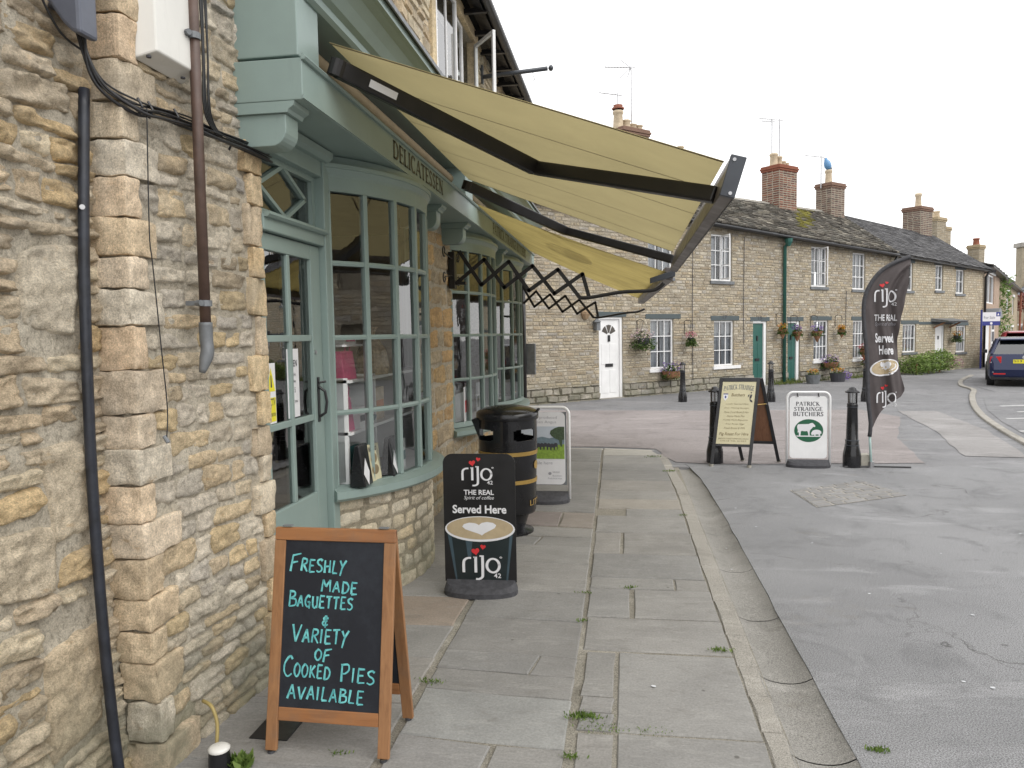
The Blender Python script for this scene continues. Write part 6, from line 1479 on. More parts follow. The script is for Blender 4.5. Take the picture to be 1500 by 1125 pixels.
def chimney_on(par, u, n, zb, zt, du, dn, pal, seed, pots, cap=True):
    core = MB(); f = lambda uu, z, k: FM(u+uu, z, n+k); core.fbox(f, -du/2, du/2, -dn/2, dn/2, zb, zt); c = part('chimney', core, MT['mortar_far'], par)
    b = MB(); rr = random.Random(seed)
    courses(b, lambda a_, z, k: f(a_, z, dn/2+k), -du/2, du/2, zb, zt, [], rr, (.074,.076), (.2,.23), .008, pal, .010, .001)
    courses(b, lambda a_, z, k: f(-du/2-k, z, a_), -dn/2, dn/2, zb, zt, [], rr, (.074,.076), (.2,.23), .008, pal, .010, .001)
    courses(b, lambda a_, z, k: f(du/2+k, z, a_), -dn/2, dn/2, zb, zt, [], rr, (.074,.076), (.2,.23), .008, pal, .010, .001)
    part('brickwork', b, MT['brick'], c, fix=False, kind='stuff')
    if cap:
        k = MB(); k.cur = tuple(x*1.1 for x in pal[0])
        for i, e in enumerate((.03, .055, .03)): k.fbox(f, -du/2-e, du/2+e, -dn/2-e, dn/2+e, zt-.02+i*.065, zt+.04+i*.065)
        part('chimney_cap', k, MT['brick'], c, bevel=.008)
    for (pu, pn, h, r, m_) in pots:
        p = f(pu, zt+.15, pn); q = MB(); q.lathe([(r*1.05,0),(r,.04),(r*.86,h*.75),(r*.95,h*.8),(r*1.05,h*.86),(r*1.05,h*.93),(r*.9,h),(r*.7,h),(r*.7,h*.9)], tuple(p), 12); part('chimney_pot', q, m_, c, smooth=True)
    return c
cot = thing('stone_cottages', 'terrace of rubble stone cottages with mossy stone roof facing the square', 'cottages', tuple(FM(5, 0)))
HA = [(-.83,-.1,-.06,1.98),(.90,.66,1.74,1.93),(.83,3.0,1.70,4.15),(3.20,2.96,4.06,4.21),(3.32,.64,4.14,1.88),(4.98,-.1,5.60,1.86),(6.60,-.1,7.20,1.85),(7.90,.64,8.67,1.87),(7.75,2.90,8.57,4.11),(9.98,2.86,10.72,4.03),(10.05,.62,10.82,1.86)]
ETA = lambda u: 4.56-.042*u
a = MB(); wall_sheet(a, FM, -3.2, 12.28, -.15, 4.6, HA, .2, ETA); part('wall', a, MT['mortar_far'], cot, fix=False)
palA = [(.37,.31,.215), (.345,.295,.215), (.40,.345,.255), (.31,.26,.185), (.395,.33,.22), (.36,.325,.265), (.43,.38,.285), (.33,.265,.175)]
a = MB(); ra = random.Random(1); courses(a, FM, -3.2, 12.28, -.12, 4.6, HA, ra, (.045,.10), (.08,.32), .016, palA, .007, .007, ETA, .16)
part('stone_courses', a, MT['farstone'], cot, fix=False, kind='stuff')
door_unit(-.80, -.13, 1.93, MT['white'], cot, .07, (-.92,.06), True)
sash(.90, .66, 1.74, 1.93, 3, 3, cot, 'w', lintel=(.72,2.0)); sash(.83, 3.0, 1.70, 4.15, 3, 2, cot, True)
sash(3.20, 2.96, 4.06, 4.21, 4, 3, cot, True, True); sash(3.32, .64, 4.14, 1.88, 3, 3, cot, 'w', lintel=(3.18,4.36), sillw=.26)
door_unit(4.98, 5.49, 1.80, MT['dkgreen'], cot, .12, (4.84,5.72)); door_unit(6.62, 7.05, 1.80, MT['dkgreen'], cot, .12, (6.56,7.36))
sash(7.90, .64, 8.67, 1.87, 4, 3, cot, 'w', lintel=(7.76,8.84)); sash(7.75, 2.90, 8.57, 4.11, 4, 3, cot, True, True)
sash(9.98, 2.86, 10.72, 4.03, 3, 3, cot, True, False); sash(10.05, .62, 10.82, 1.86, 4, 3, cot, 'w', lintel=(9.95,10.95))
gp_ = MB(); gp_.fbox(FM, -3.25, 12.25, .06, .30, 4.52, 4.56); 
a = MB(); a.hexa([FM(-3.3,ETA(-3.3)-.02,-.05),FM(12.3,ETA(12.3)-.02,-.05),FM(12.3,ETA(12.3)-.02,.20),FM(-3.3,ETA(-3.3)-.02,.20),FM(-3.3,ETA(-3.3)+.07,-.05),FM(12.3,ETA(12.3)+.07,-.05),FM(12.3,ETA(12.3)+.07,.20),FM(-3.3,ETA(-3.3)+.07,.20)]); part('soffit', a, MT['blackmetal'], cot)
a = MB(); a.tube([FM(-3.3,ETA(-3.3)-.01,.25), FM(12.3,ETA(12.3)-.01,.25)], .055, 8); part('gutter', a, MT['blackmetal'], cot, smooth=True)
def tiles(mb, E0, E1, R0, R1, rows, wr, rnd, pal, thick=.03, moss=None):
    for r in range(rows):
        t0, t1 = r/rows, (r+1.35)/rows; u = 0.0; L = ((E1-E0).lerp(R1-R0, t0)).length
        n = (E1-E0).cross(R0-E0).normalized(); n = n if n.z > 0 else -n
        while u < 1:
            w = rnd.uniform(*wr)/L; u1 = min(1, u+w)
            P = lambda a_, t, k: (E0.lerp(E1, a_)).lerp(R0.lerp(R1, a_), min(1, t))+n*k
            c = rnd.choice(pal); k = rnd.uniform(.62, 1.35); c = tuple(x*k for x in c)
            if moss:
                d = abs((u*15.6-3.2)-(moss[0]+(moss[1]-moss[0])*t0)); 
                if d < .30+.25*rnd.random() and t0 > .25 and rnd.random() < .8: c = (.17*k, .155*k, .035)
            mb.cur = c; h = thick*rnd.uniform(.5, 1.4); jj = rnd.uniform(-.18, .12)/rows
            mb.add([P(u+.0005,t0+jj,0), P(u1-.0005,t0+jj*.6,0), P(u1-.0005,t1,-.01), P(u+.0005,t1,-.01), P(u+.0005,t0+jj,h+.012), P(u1-.0005,t0+jj*.6,h+.012), P(u1-.0005,t1,.004), P(u+.0005,t1,.004)], [(4,5,6,7),(0,1,5,4),(1,2,6,5),(3,0,4,7)])
            u = u1
    mb.cur = None
slate = [(.125,.112,.095), (.155,.142,.12), (.09,.082,.07), (.22,.20,.165), (.105,.10,.085)]
SK = 1.2
E0, E1, R0, R1 = FM(-3.3,ETA(-3.3)+.05,.28), FM(12.3,ETA(12.3)+.05,.28), FM(-3.3+SK,5.98,-2.6), FM(13.5,5.86,-2.6)
a = MB(); tiles(a, E0, E1, R0, R1, 17, (.14,.34), random.Random(2), slate, .035, (7.0,10.0)); part('roof', a, MT['roof'], cot, fix=False, kind='stuff')
a = MB(); a.poly([E0-V(0,0,.1),E1-V(0,0,.1),R1-V(0,0,.28)]); a.poly([E0-V(0,0,.28),R1-V(0,0,.28),R0-V(0,0,.28)]); a.poly([R0-V(0,0,.05),R1-V(0,0,.05),FM(13.5,4.1,-5.4),FM(-3.3,4.4,-5.4)]); a.poly([FM(-3.2,-.1,0),FM(-3.2,4.6,0),R0-V(0,0,.05),FM(-3.2,4.4,-5.4),FM(-3.2,-.1,-5.4)]); part('house_body', a, MT['mortar_far'], cot, fix=False)
rr_ = random.Random(6)
for k in range(36):
    f0, f1 = k/36, (k+.985)/36; a = MB(); p, q = R0.lerp(R1, f0)+V(0,0,.01+rr_.uniform(-.008,.008)), R0.lerp(R1, f1)+V(0,0,.01+rr_.uniform(-.008,.008)); w = CN*.12
    a.add([p+w-V(0,0,.08), p+V(0,0,.05), p-w-V(0,0,.08), q+w-V(0,0,.08), q+V(0,0,.05), q-w-V(0,0,.08)], [(0,1,4,3),(1,2,5,4),(0,2,1),(3,4,5)]); part('ridge_tile', a, MT['kerb'], cot, fix=False)
RED = [(.22,.085,.055), (.17,.07,.05), (.26,.11,.07), (.13,.065,.055), (.20,.10,.075)]; BUFF = [(.36,.29,.19), (.32,.26,.17), (.39,.33,.23)]; BRN = [(.19,.12,.09), (.16,.10,.08), (.22,.15,.12), (.14,.10,.085)]
cp, rc_ = MT['cream_pot'], MT['redclay']
chimney_on(cot, 2.7, -2.6, 5.4, 7.28, 1.0, .62, BRN, 1, [(-.42,0,.52,.15,cp), (-.10,0,.30,.13,cp), (.16,0,.22,.12,cp), (.40,0,.22,.12,cp)])
p = FM(2.28, 7.98, -2.6); q = MB(); q.lathe([(.17,0),(.18,.04),(.12,.08),(.14,.12),(.03,.15)], tuple(p), 12); part('pot_cowl', q, rc_, cot, smooth=True)
chimney_on(cot, 9.72, -2.55, 5.2, 7.0, .98, .70, RED, 2, [(-.32,0,.44,.14,cp), (-.02,0,.38,.11,cp), (.2,0,.24,.10,cp), (.38,0,.20,.10,cp)])
chimney_on(cot, 12.75, -2.55, 5.2, 6.72, .85, .62, BRN, 3, [(-.12,0,.52,.13,cp)])
chimney_on(cot, 5.45, -3.1, 5.2, 7.05, .5, .5, BRN, 9, [(-.05,0,.24,.12,cp)], False)
dn_ = MB(); dn_.tube([FM(6.33,4.28,.22), FM(6.33,4.16,.22), FM(6.33,4.0,.08), FM(6.33,0,.08)], .05, 8); part('downpipe', dn_, MT['dkgreen'], cot, smooth=True)
dn_ = MB(); dn_.lathe([(.05,-.12),(.11,.0),(.12,.1)], tuple(FM(6.33,4.14,.2)), 10); part('hopper', dn_, MT['dkgreen'], cot)
for u, z0, z1 in ((2.45,0,3.9),(4.55,1.2,4.2),(9.6,1.4,2.8)):
    w = MB(); w.tube([FM(u,z0,.03), FM(u-.03,z1*.5,.035), FM(u,z1,.03)], .009, 5); part('cable', w, MT['ink'], cot)
w = MB(); w.lathe([(.001,-.13),(.06,-.12),(.13,0),(.14,.05),(.05,.16),(.001,.18)], tuple(FM(-1.28,2.05,.03)), 9); part('corbel_stone', w, MT['bowstone'], cot, color=(.28,.20,.13))
w = MB(); rr_ = random.Random(15); lampz = fac(872, 478)
w.fbox(FM, -1.02, -.90, .02, .14, 1.66, 1.86); w.lathe([(.11,1.86),(.02,1.95)], tuple(FM(-.96,0,.08)), 6); tag(part('wall_lantern', w, MT['lead'], None), 'small grey wall lantern to the left of the white panelled door', 'lantern')
for i, (u, s) in enumerate(((3.75,'17'),(5.28,'15'))):
    a = MB(); put_text(a, s, lambda x, y: FM(x, y, .021), u-.09, u+.09, 1.93 if i == 0 else 1.90, 2.02 if i == 0 else 1.99, .02); part('house_number', a, MT['ink'], cot, fix=False)
# low plinth of bigger, darker stones along the foot of the walls
a = MB(); courses(a, lambda u, z, n: FM(u, z, n+.02), -3.2, 12.2, -.12, .36, HA, random.Random(8), (.12,.2), (.2,.5), .05, [(.30,.27,.22), (.26,.24,.20), (.34,.305,.245)], .015, .015); part('plinth_stones', a, MT['farstone'], cot, fix=False, kind='stuff')

# ---- the smoother house B
cb_ = thing('buff_stone_house', 'longer buff stone house with slate roof and flat porch hood beyond the flag', 'house', tuple(FM(15.5, 0)))
HB = [(13.12,2.88,13.74,3.84),(15.32,2.93,15.88,3.84),(16.86,2.84,17.50,3.73),(13.12,.74,14.02,1.72),(15.38,-.1,16.05,1.66),(16.95,.64,17.72,1.64)]
a = MB(); wall_sheet(a, FM, 12.285, 19.15, -.15, 4.2, HB, .16, ETA)
a.poly([FM(19.15,-.15,0),FM(19.15,ETA(19.1),0),FM(21.6,ETA(19.1),-4.4),FM(21.6,-.15,-4.4)]); part('wall', a, MT['mortar_bow'], cb_, fix=False)
a = MB(); courses(a, FM, 12.30, 19.14, -.12, 4.2, HB, random.Random(2), (.072,.10), (.14,.30), .009, [(.41,.35,.245), (.44,.38,.27), (.385,.33,.235), (.46,.405,.30), (.41,.335,.225)], .005, .003, ETA, .09); part('stone_courses', a, MT['farstone'], cb_, fix=False, kind='stuff')
for h in HB[:3]: sash(h[0], h[1], h[2], h[3], 2, 2, cb_, True, lintel=(h[0]-.12, h[2]+.12))
sash(*[HB[3][0], HB[3][1], HB[3][2], HB[3][3]], 4, 2, cb_, True, lintel=(12.98,14.18)); sash(HB[5][0], HB[5][1], HB[5][2], HB[5][3], 4, 2, cb_, True, lintel=(16.8,17.9))
door_unit(15.42, 15.98, 1.60, MT['white'], cb_, .04)
a = MB(); a.fbox(FM, 14.2, 16.78, -.02, .016, 1.70, 1.80); part('string_course', a, MT['lintel'], cb_)
a = MB(); a.hexa([FM(15.05,1.80,.0),FM(16.75,1.80,.0),FM(16.6,1.76,.55),FM(15.2,1.76,.55),FM(15.05,1.92,.0),FM(16.75,1.92,.0),FM(16.6,1.82,.6),FM(15.15,1.82,.6)]); part('porch_hood', a, MT['lead'], cb_, bevel=.01)
for u in (15.25, 16.4): a = MB(); a.beam(FM(u,1.58,.02), FM(u,1.77,.4), .05, .05); part('hood_bracket', a, MT['wood_brown'], cb_)
E0, E1, R0, R1 = FM(12.3,ETA(12.3)+.05,.25), FM(19.3,ETA(19.3)+.03,.25), FM(13.5,5.86,-2.6), FM(20.4,5.50,-2.6)
a = MB(); tiles(a, E0, E1, R0, R1, 20, (.2,.26), random.Random(3), [(.10,.098,.10), (.12,.118,.12), (.085,.084,.088)], .012)
tiles(a, E1, FM(24.5,3.9,-5.0), R1, R1+CD*.05-CN*.1, 16, (.2,.26), random.Random(4), [(.13,.13,.135), (.15,.15,.155)], .012); part('roof', a, MT['roof'], cb_, fix=False, kind='stuff')
a = MB(); a.poly([E0-V(0,0,.04),E1-V(0,0,.04),R1-V(0,0,.04),R0-V(0,0,.04)]); a.poly([R0-V(0,0,.04),R1-V(0,0,.04),FM(21.5,3.9,-5.4),FM(13.5,4.1,-5.4)]); part('roof_boards', a, MT['darkroom'], cb_, fix=False)
a = MB(); a.hexa([FM(12.3,ETA(12.3)-.04,-.05),FM(19.3,ETA(19.3)-.04,-.05),FM(19.3,ETA(19.3)-.04,.22),FM(12.3,ETA(12.3)-.04,.22),FM(12.3,ETA(12.3)+.05,-.05),FM(19.3,ETA(19.3)+.03,-.05),FM(19.3,ETA(19.3)+.03,.22),FM(12.3,ETA(12.3)+.05,.22)]); a.beam(E1-V(0,0,.05), FM(24.5,3.85,-5.0), .2, .1); part('gutter', a, MT['blackmetal'], cb_)
for u in (12.33, 19.1): a = MB(); a.tube([FM(u,ETA(u)-.05,.2), FM(u,ETA(u)-.25,.07), FM(u,0,.07)], .045, 8); part('downpipe', a, MT['blackmetal'], cb_, smooth=True)
chimney_on(cb_, 19.3, -2.7, 5.0, 6.42, .95, .75, BRN, 4, [(.05,0,.62,.13,cp)])
chimney_on(cb_, 22.2, -3.4, 4.6, 6.3, .8, .6, BUFF, 5, [(-.4,0,.3,.13,cp), (.15,0,.34,.14,cp)])
chimney_on(cb_, 24.2, -4.0, 4.4, 6.1, .5, .5, BUFF, 6, [(-.05,0,.28,.14,rc_)])
chimney_on(cb_, 24.6, -2.7, 3.7, 5.15, .55, .5, BUFF, 7, [(.0,0,.34,.14,rc_)])

# ---- aerials
def yagi(px, py_top, n, zb, boom, el, label, off=-2.6, slope=.2, mast=True, updown=False):
    r = ray(px, py_top); p0 = CO+CN*off; P = EYE+r*((p0-EYE).dot(CN)/r.dot(CN)); t = thing('tv_aerial', label, 'aerial', (P.x, P.y, zb))
    if mast: a = MB(); a.tube([(P.x,P.y,zb),(P.x,P.y,P.z+.05)], .028, 6); part('mast', a, MT['silver'], t)
    R = _R; d = (-R+V(0,0,slope)).normalized(); a = MB(); a.tube([P+d*-.12, P+d*boom], .018, 5); part('boom', a, MT['silver'], t)
    for k in range(n):
        c = P+d*(boom*(k+.5)/n); e = V(0,.7,.7) if updown else V(.2,.9,.15); e = e.normalized()*el*(1.0 if k else 1.3); b = MB(); b.tube([c-e, c+e], .012, 5); part('element', b, MT['silver'], t)
    return t
t = yagi(925, 99, 9, 7.1, .78, .09, 'tall television aerial on the left chimney above the awning', slope=.02)
r = ray(925,99); P = EYE+r*((CO+CN*-2.6-EYE).dot(CN)/r.dot(CN))
for sx, sz in ((-.32,.22),(.0,.34),(-.34,-.30),(-.12,-.28)): a = MB(); a.tube([P+_R*(-.02), P+_R*sx+V(0,0,sz)], .014, 5); part('reflector_rod', a, MT['silver'], t)
yagi(905, 139, 5, 7.9, .55, .06, 'small television aerial over the capped chimney pot on the left', slope=.12)
yagi(1131, 178, 6, 6.9, .35, .12, 'television aerial on a mast above the red brick chimney', slope=.05, updown=True)
yagi(1142, 176, 4, 6.9, .75, .06, 'thin long aerial crossing behind the red brick chimney mast', slope=.10)
yagi(1203, 230, 4, 6.7, .6, .05, 'thin aerial above the chimney with the blue bird figure', slope=.10)
bf = thing('blue_bird_figure', 'blue and white bird figure perched on the second chimney pot', 'bird figure', tuple(FM(12.65, 7.40, -2.55)))
a = MB(); c = FM(12.62, 7.40, -2.55); a.v = []; a.tube([c+V(0,0,0), c+V(0,0,.12)-_R*.02, c+V(0,0,.26)-_R*.06, c+V(0,0,.36)-_R*.10, c+V(0,0,.42)-_R*.10], [.06,.13,.12,.06,.045], 10); part('body', a, simple('blue_glaze', (.12,.28,.50), .4), bf, smooth=True)
a = MB(); a.tube([c+V(0,0,.40)-_R*.13, c+V(0,0,.39)-_R*.22], [.02,.004], 6); part('beak', a, MT['ink'], bf)
a = MB(); a.tube([c+V(0,0,.18)+_R*.02, c+V(0,0,.02)+_R*.12], [.08,.03], 8); part('wing', a, MT['curtain'], bf, smooth=True)

# ---- hanging baskets, boxes, tubs
rl = random.Random(30)
FLW = {'pink': [(.62,.25,.30), (.68,.55,.55), (.55,.12,.22)], 'white': [(.7,.66,.66), (.65,.45,.50)], 'purple': [(.22,.10,.40), (.45,.30,.55), (.10,.05,.20)], 'red': [(.50,.02,.03), (.60,.05,.05), (.35,.01,.02)], 'yel': [(.60,.38,.04), (.62,.22,.03)], 'lil': [(.30,.18,.55), (.38,.25,.60)]}
def basket(u, z, w, fl, label, hang=True, cone=True, n=260, box=False):
    p = FM(u, z, .24); t = thing('flower_basket' if not box else 'window_box', label, 'hanging basket' if hang else 'window box', tuple(p), 0, 'flowers along the cottage fronts')
    a = MB()
    if box: a.lathe([(.02,-.22),(w*.40,-.16),(w*.5,0)], tuple(p), 12)
    elif cone: a.lathe([(.01,-w*1.05),(w*.32,-w*.5),(w*.5,-.02)], tuple(p), 12)
    else: a.lathe([(w*.12,-w*.40),(w*.26,-w*.3),(w*.30,0)], tuple(p), 12)
    part('basket', a, MT['wood_brown'] if cone else MT['ink'], t)
    a = MB(); leaf_cloud(a, (p.x, p.y, p.z+(.0 if cone else -.06)), (w*.74, w*.74, w*(.5 if cone else .62)), n*2, .06, GREEN, rl, droop=.14, fill=.25); part('foliage', a, MT['leaf'], t, fix=False, kind='stuff')
    a = MB(); leaf_cloud(a, (p.x-.02, p.y-.04, p.z+.08), (w*.74, w*.74, w*.45), int(n*.5), .05, FLW[fl], rl, fill=.6); part('flowers', a, MT['leaf'], t, fix=False, kind='stuff')
    if hang:
        q = FM(u, z+.42, 0); a = MB(); a.tube(pth([q, FM(u,z+.46,.12), FM(u,z+.42,.24)], 4), .008, 5); a.tube([FM(u,z+.1,.02), FM(u,z+.42,.02)], .008, 5); part('bracket', a, MT['blackmetal'], t)
        a = MB()
        for k in range(3): an = k*2.1; a.tube([FM(u,z+.42,.24), p+V(w*.4*cos(an), w*.4*sin(an), 0)], .003, 4)
        part('chains', a, MT['ink'], t)
basket(.42, 1.46, .50, 'white', 'large hanging basket of white and pink flowers beside the white door', n=420, cone=False)
basket(2.14, 1.44, .27, 'pink', 'small hanging basket of pink flowers right of the first cottage window', cone=False)
basket(6.02, 1.63, .28, 'yel', 'hanging basket with a few blooms just left of the green downpipe')
basket(6.72, 1.56, .30, 'purple', 'hanging basket of purple flowers right of the green downpipe')
basket(7.72, 1.56, .34, 'lil', 'hanging basket of pale flowers at the left edge of the ground floor window')
basket(9.02, 1.57, .24, 'yel', 'small mostly green hanging basket between the two far windows')
basket(1.42, .60, .52, 'lil', 'trough of trailing greenery under the first cottage window', False, box=True, n=420)
basket(8.44, .58, .50, 'purple', 'window box of dark trailing flowers under the window beside the small basket', False, box=True, n=400)
basket(10.35, .92, .34, 'red', 'hanging pot of bright red flowers at the window beside the flag', False, n=300)
basket(10.42, .55, .28, 'red', 'lower pot of red and green flowers under the window beside the flag', False, n=200)
basket(16.5, 1.28, .36, 'yel', 'olive hanging basket beside the white door of the buff house', cone=False)
for (u, n, r_, fl, lab) in ((7.05,.55,.22,'yel','grey tub of yellow flowers by the second green door'), (8.25,.6,.24,'yel','dark tub of orange and yellow flowers left of the lilac clump')):
    p = FM(u, 0, n); t = thing('flower_tub', lab, 'flower tub', tuple(p)); a = MB(); a.lathe([(r_*.8,-.02),(r_,.26),(r_*.9,.26),(r_*.85,.2),(.01,.2)], tuple(p), 14); part('tub', a, MT['lead'] if u < 8 else MT['ink'], t)
    a = MB(); leaf_cloud(a, (p.x,p.y,.30), (r_*1.1,r_*1.1,.12), 160, .05, GREEN, rl); part('foliage', a, MT['leaf'], t, fix=False, kind='stuff'); a = MB(); leaf_cloud(a, (p.x,p.y,.36), (r_*1.1,r_*1.1,.1), 110, .05, FLW[fl], rl); part('flowers', a, MT['leaf'], t, fix=False, kind='stuff')
p = FM(8.75, 0, .55); a = MB(); leaf_cloud(a, (p.x,p.y,.16), (.28,.2,.18), 260, .05, FLW['lil'], rl); o = part('lilac_flowers', a, MT['leaf'], None, fix=False); tag(o, 'clump of lilac flowers at the foot of the cottage wall', 'flowers')
a = MB(); rl2 = random.Random(4)
for k in range(1500):
    u = rl2.choice([rl2.uniform(5.7,7.0), rl2.uniform(6.9,12.4), rl2.uniform(9.2,12.4)]); n = abs(rl2.gauss(.06,.14)); p = FM(u, rl2.uniform(0,.05)+max(0, .14-n)*rl2.random(), n); s = rl2.uniform(.03,.09); d = V(rl2.uniform(-.4,.4), rl2.uniform(-.4,.4), 1).normalized()*s; w = V(rl2.uniform(-1,1), rl2.uniform(-1,1), 0).normalized()*.012
    c = rl2.choice([(.10,.15,.04),(.15,.19,.05),(.20,.22,.07)]); a.cur = c; a.poly([p-w, p+w, p+d])
o = part('grass_verge', a, MT['leaf'], None, fix=False); tag(o, 'thin grass growing along the foot of the cottage wall', 'grass'); o['kind'] = 'stuff'
hd = thing('hedge_shrub', 'rounded green shrubs in front of the buff house between flag and white door', 'shrub', tuple(FM(14.3, 0, .5)))
a = MB(); HG = [(.17,.25,.06), (.22,.33,.09), (.11,.17,.04), (.29,.38,.12)]
for (u, n, r_, h, q) in ((13.0,.5,.75,.62,1000), (13.8,.5,.8,.68,1100), (14.6,.5,.75,.78,1200), (15.1,.42,.5,.72,700)):
    p = FM(u, h*.52, n); leaf_cloud(a, tuple(p), (r_, r_*.8, h*.72), q, .085, HG, rl, fill=.55)
part('foliage', a, MT['leaf'], hd, fix=False, kind='stuff'); a = MB(); leaf_cloud(a, tuple(FM(14.9,.35,.9)), (.5,.3,.28), 170, .06, [(.42,.20,.28), (.35,.22,.24)], rl); part('pink_blooms', a, MT['leaf'], hd, fix=False, kind='stuff')
a = MB()
for u in (13.1, 13.9, 14.7): p = FM(u, 0, .5); a.tube([p, p+V(.02,0,.35)], .03, 6)
part('stems', a, MT['wood_brown'], hd)

# ---- houses beyond
def PD(px, py, d): return EYE+ray(px, py)*d
def gpd(px, d): p = PD(px, 500, d); return V(p.x, p.y, 0)
def simple_house(name, label, px0, d0, px1, d1, h0, h1, wmat, rmat, depth, rh, wins, door=None, ivy=None):
    A, B = gpd(px0, d0), gpd(px1, d1); d = (B-A).normalized(); n = V(d.y, -d.x, 0); n = n if n.dot(-A) > 0 else -n; L = (B-A).length
    t = thing(name, label, 'house', tuple((A+B)/2)); Fh = lambda u, z, k=0: A+d*u+n*k+V(0,0,z)
    holes = [(L*a_, z0, L*b_, z1) for a_, b_, z0, z1 in wins]; eh = lambda u: h0+(h1-h0)*u/L
    a = MB(); wall_sheet(a, Fh, 0, L, -.3, max(h0, h1), holes, .15, eh); a.poly([Fh(0,-.3,0),Fh(0,h0,0),Fh(0,h0+rh,-depth/2),Fh(0,h0,-depth),Fh(0,-.3,-depth)]); a.poly([Fh(L,-.3,0),Fh(L,h1,0),Fh(L,h1+rh,-depth/2),Fh(L,h1,-depth),Fh(L,-.3,-depth)]); part('wall', a, wmat, t, fix=False)
    for h in holes:
        f = MB(); z0, z1 = h[1], h[3]; w = h[2]-h[0]
        for (a_, b_, c_, e_) in ((h[0],h[0]+.07,z0,z1),(h[2]-.07,h[2],z0,z1),(h[0]+.07,h[2]-.07,z0,z0+.07),(h[0]+.07,h[2]-.07,z1-.07,z1),(h[0]+w/2-.03,h[0]+w/2+.03,z0+.07,z1-.07)): f.fbox(Fh, a_, b_, -.12, -.05, c_, e_)
        f.fbox(Fh, h[0]-.08, h[2]+.08, -.02, .05, z1+.01, z1+.15)
        q = part('window', f, MT['white'], t); g = MB(); g.poly([Fh(h[0],z0,-.1),Fh(h[2],z0,-.1),Fh(h[2],z1,-.1),Fh(h[0],z1,-.1)]); part('pane', g, MT['glass_far'], q, fix=False)
        g = MB(); g.poly([Fh(h[0],z0,-.3),Fh(h[2],z0,-.3),Fh(h[2],z1,-.3),Fh(h[0],z1,-.3)]); part('curtain', g, MT['curtain'], q, fix=False)
    a = MB(); tiles(a, Fh(-.2,h0-.05,.3), Fh(L+.2,h1-.05,.3), Fh(-.2,h0+rh,-depth/2), Fh(L+.2,h1+rh,-depth/2), 12, (.3,.5), random.Random(5), rmat, .03); tiles(a, Fh(-.2,h0-.05,-depth-.3), Fh(L+.2,h1-.05,-depth-.3), Fh(-.2,h0+rh,-depth/2), Fh(L+.2,h1+rh,-depth/2), 8, (.4,.6), random.Random(6), rmat, .03); part('roof', a, MT['roof'], t, fix=False, kind='stuff')
    a = MB(); a.hexa([Fh(0,h0-.12,.0),Fh(L,h1-.12,0),Fh(L,h1-.12,.3),Fh(0,h0-.12,.3),Fh(0,h0-.04,0),Fh(L,h1-.04,0),Fh(L,h1-.04,.32),Fh(0,h0-.04,.32)]); part('gutter', a, MT['blackmetal'], t)
    return t, Fh, L
pinkw = mortar('pink_render', (.42,.31,.24), (.47,.36,.28)); buffw = mortar('buff_render', (.38,.31,.22), (.45,.38,.28))
gsl = [(.16,.15,.14), (.19,.18,.165)]
tc, Fc_, Lc = simple_house('pink_rendered_house', 'pink rendered house with a curved door hood behind the for sale board', 1441, 32.0, 1462, 37.0, 4.2, 4.05, pinkw, gsl, 6, 1.0, [(.10,.62,2.6,3.9)], None)
a = MB(); a.fbox(Fc_, .3, 1.6, -.02, .03, -.1, 1.75); tag_ = part('front_door', a, MT['white'], tc)
a = MB(); a.prism([(0,0)]+[(.95+.95*cos(radians(k)), .42*sin(radians(k))) for k in range(180, -1, -20)], lambda u, v, w: Fc_(.05+u, 1.95+v, w), 0, .5); part('curved_hood', a, MT['lead'], tc)
a = MB(); a.fbox(Fc_, 2.6, 3.9, -.02, .04, .2, 2.0); wq = part('bay_window', a, MT['white'], tc)
for k in range(2):
    for j in range(3): a = MB(); a.fbox(Fc_, 2.75+k*.55, 3.15+k*.55, .041, .05, .35+j*.55, .8+j*.55); part('pane', a, MT['ink'], wq)
td, Fd_, Ld = simple_house('ivy_house', 'buff terrace house with green ivy strip receding beyond the pink house', 1461, 37.2, 1489, 52.0, 4.05, 4.0, buffw, gsl, 7, 1.1, [(.34,.46,2.3,3.5), (.66,.76,2.3,3.4), (.34,.46,.2,1.5), (.62,.74,.2,1.5)])
a = MB()
for k in range(14): p = Fd_(.6+1.6*random.random(), .8+k*.25, .1); leaf_cloud(a, tuple(p), (.7,.5,.5), 90, .14, [(.13,.22,.05), (.17,.28,.07)], rl, fill=.2)
o = part('ivy', a, MT['leaf'], None, fix=False); tag(o, 'bright green ivy column climbing the terrace house', 'ivy')
a = MB(); a.tube([Fd_(Ld-.2,3.9,.2), Fd_(Ld-.2,0,.15)], .07, 8); part('downpipe', a, MT['redclay'], td)
te, Fe_, Le = simple_house('far_stone_house', 'far stone house with grey hipped roof at the right edge', 1488, 60, 1530, 58, 4.0, 4.0, buffw, [(.17,.175,.19), (.2,.205,.22)], 9, 2.6, [(.10,.35,.3,1.6)])
cc = MB(); p = gpd(1503, 62); cc.box(p.x-.7, p.x+.9, p.y-.5, p.y+.5, 4.5, 8.0); part('chimney', cc, MT['mortar_bow'], te); cc = MB(); cc.box(p.x-.85, p.x+1.05, p.y-.65, p.y+.65, 8.0, 8.35); part('chimney_cap', cc, MT['kerb'], te)
tf, Ff_, Lf = simple_house('long_grey_roofed_house', 'long low building whose dark grey roof shows between the far houses', 1430, 78, 1520, 80, 4.6, 4.6, buffw, [(.12,.11,.10), (.15,.14,.125)], 10, 3.0, [])
t = thing('red_leaved_tree', 'small tree with dark red leaves by the far stone house', 'tree', tuple(gpd(1497, 54))); p = gpd(1497, 54)
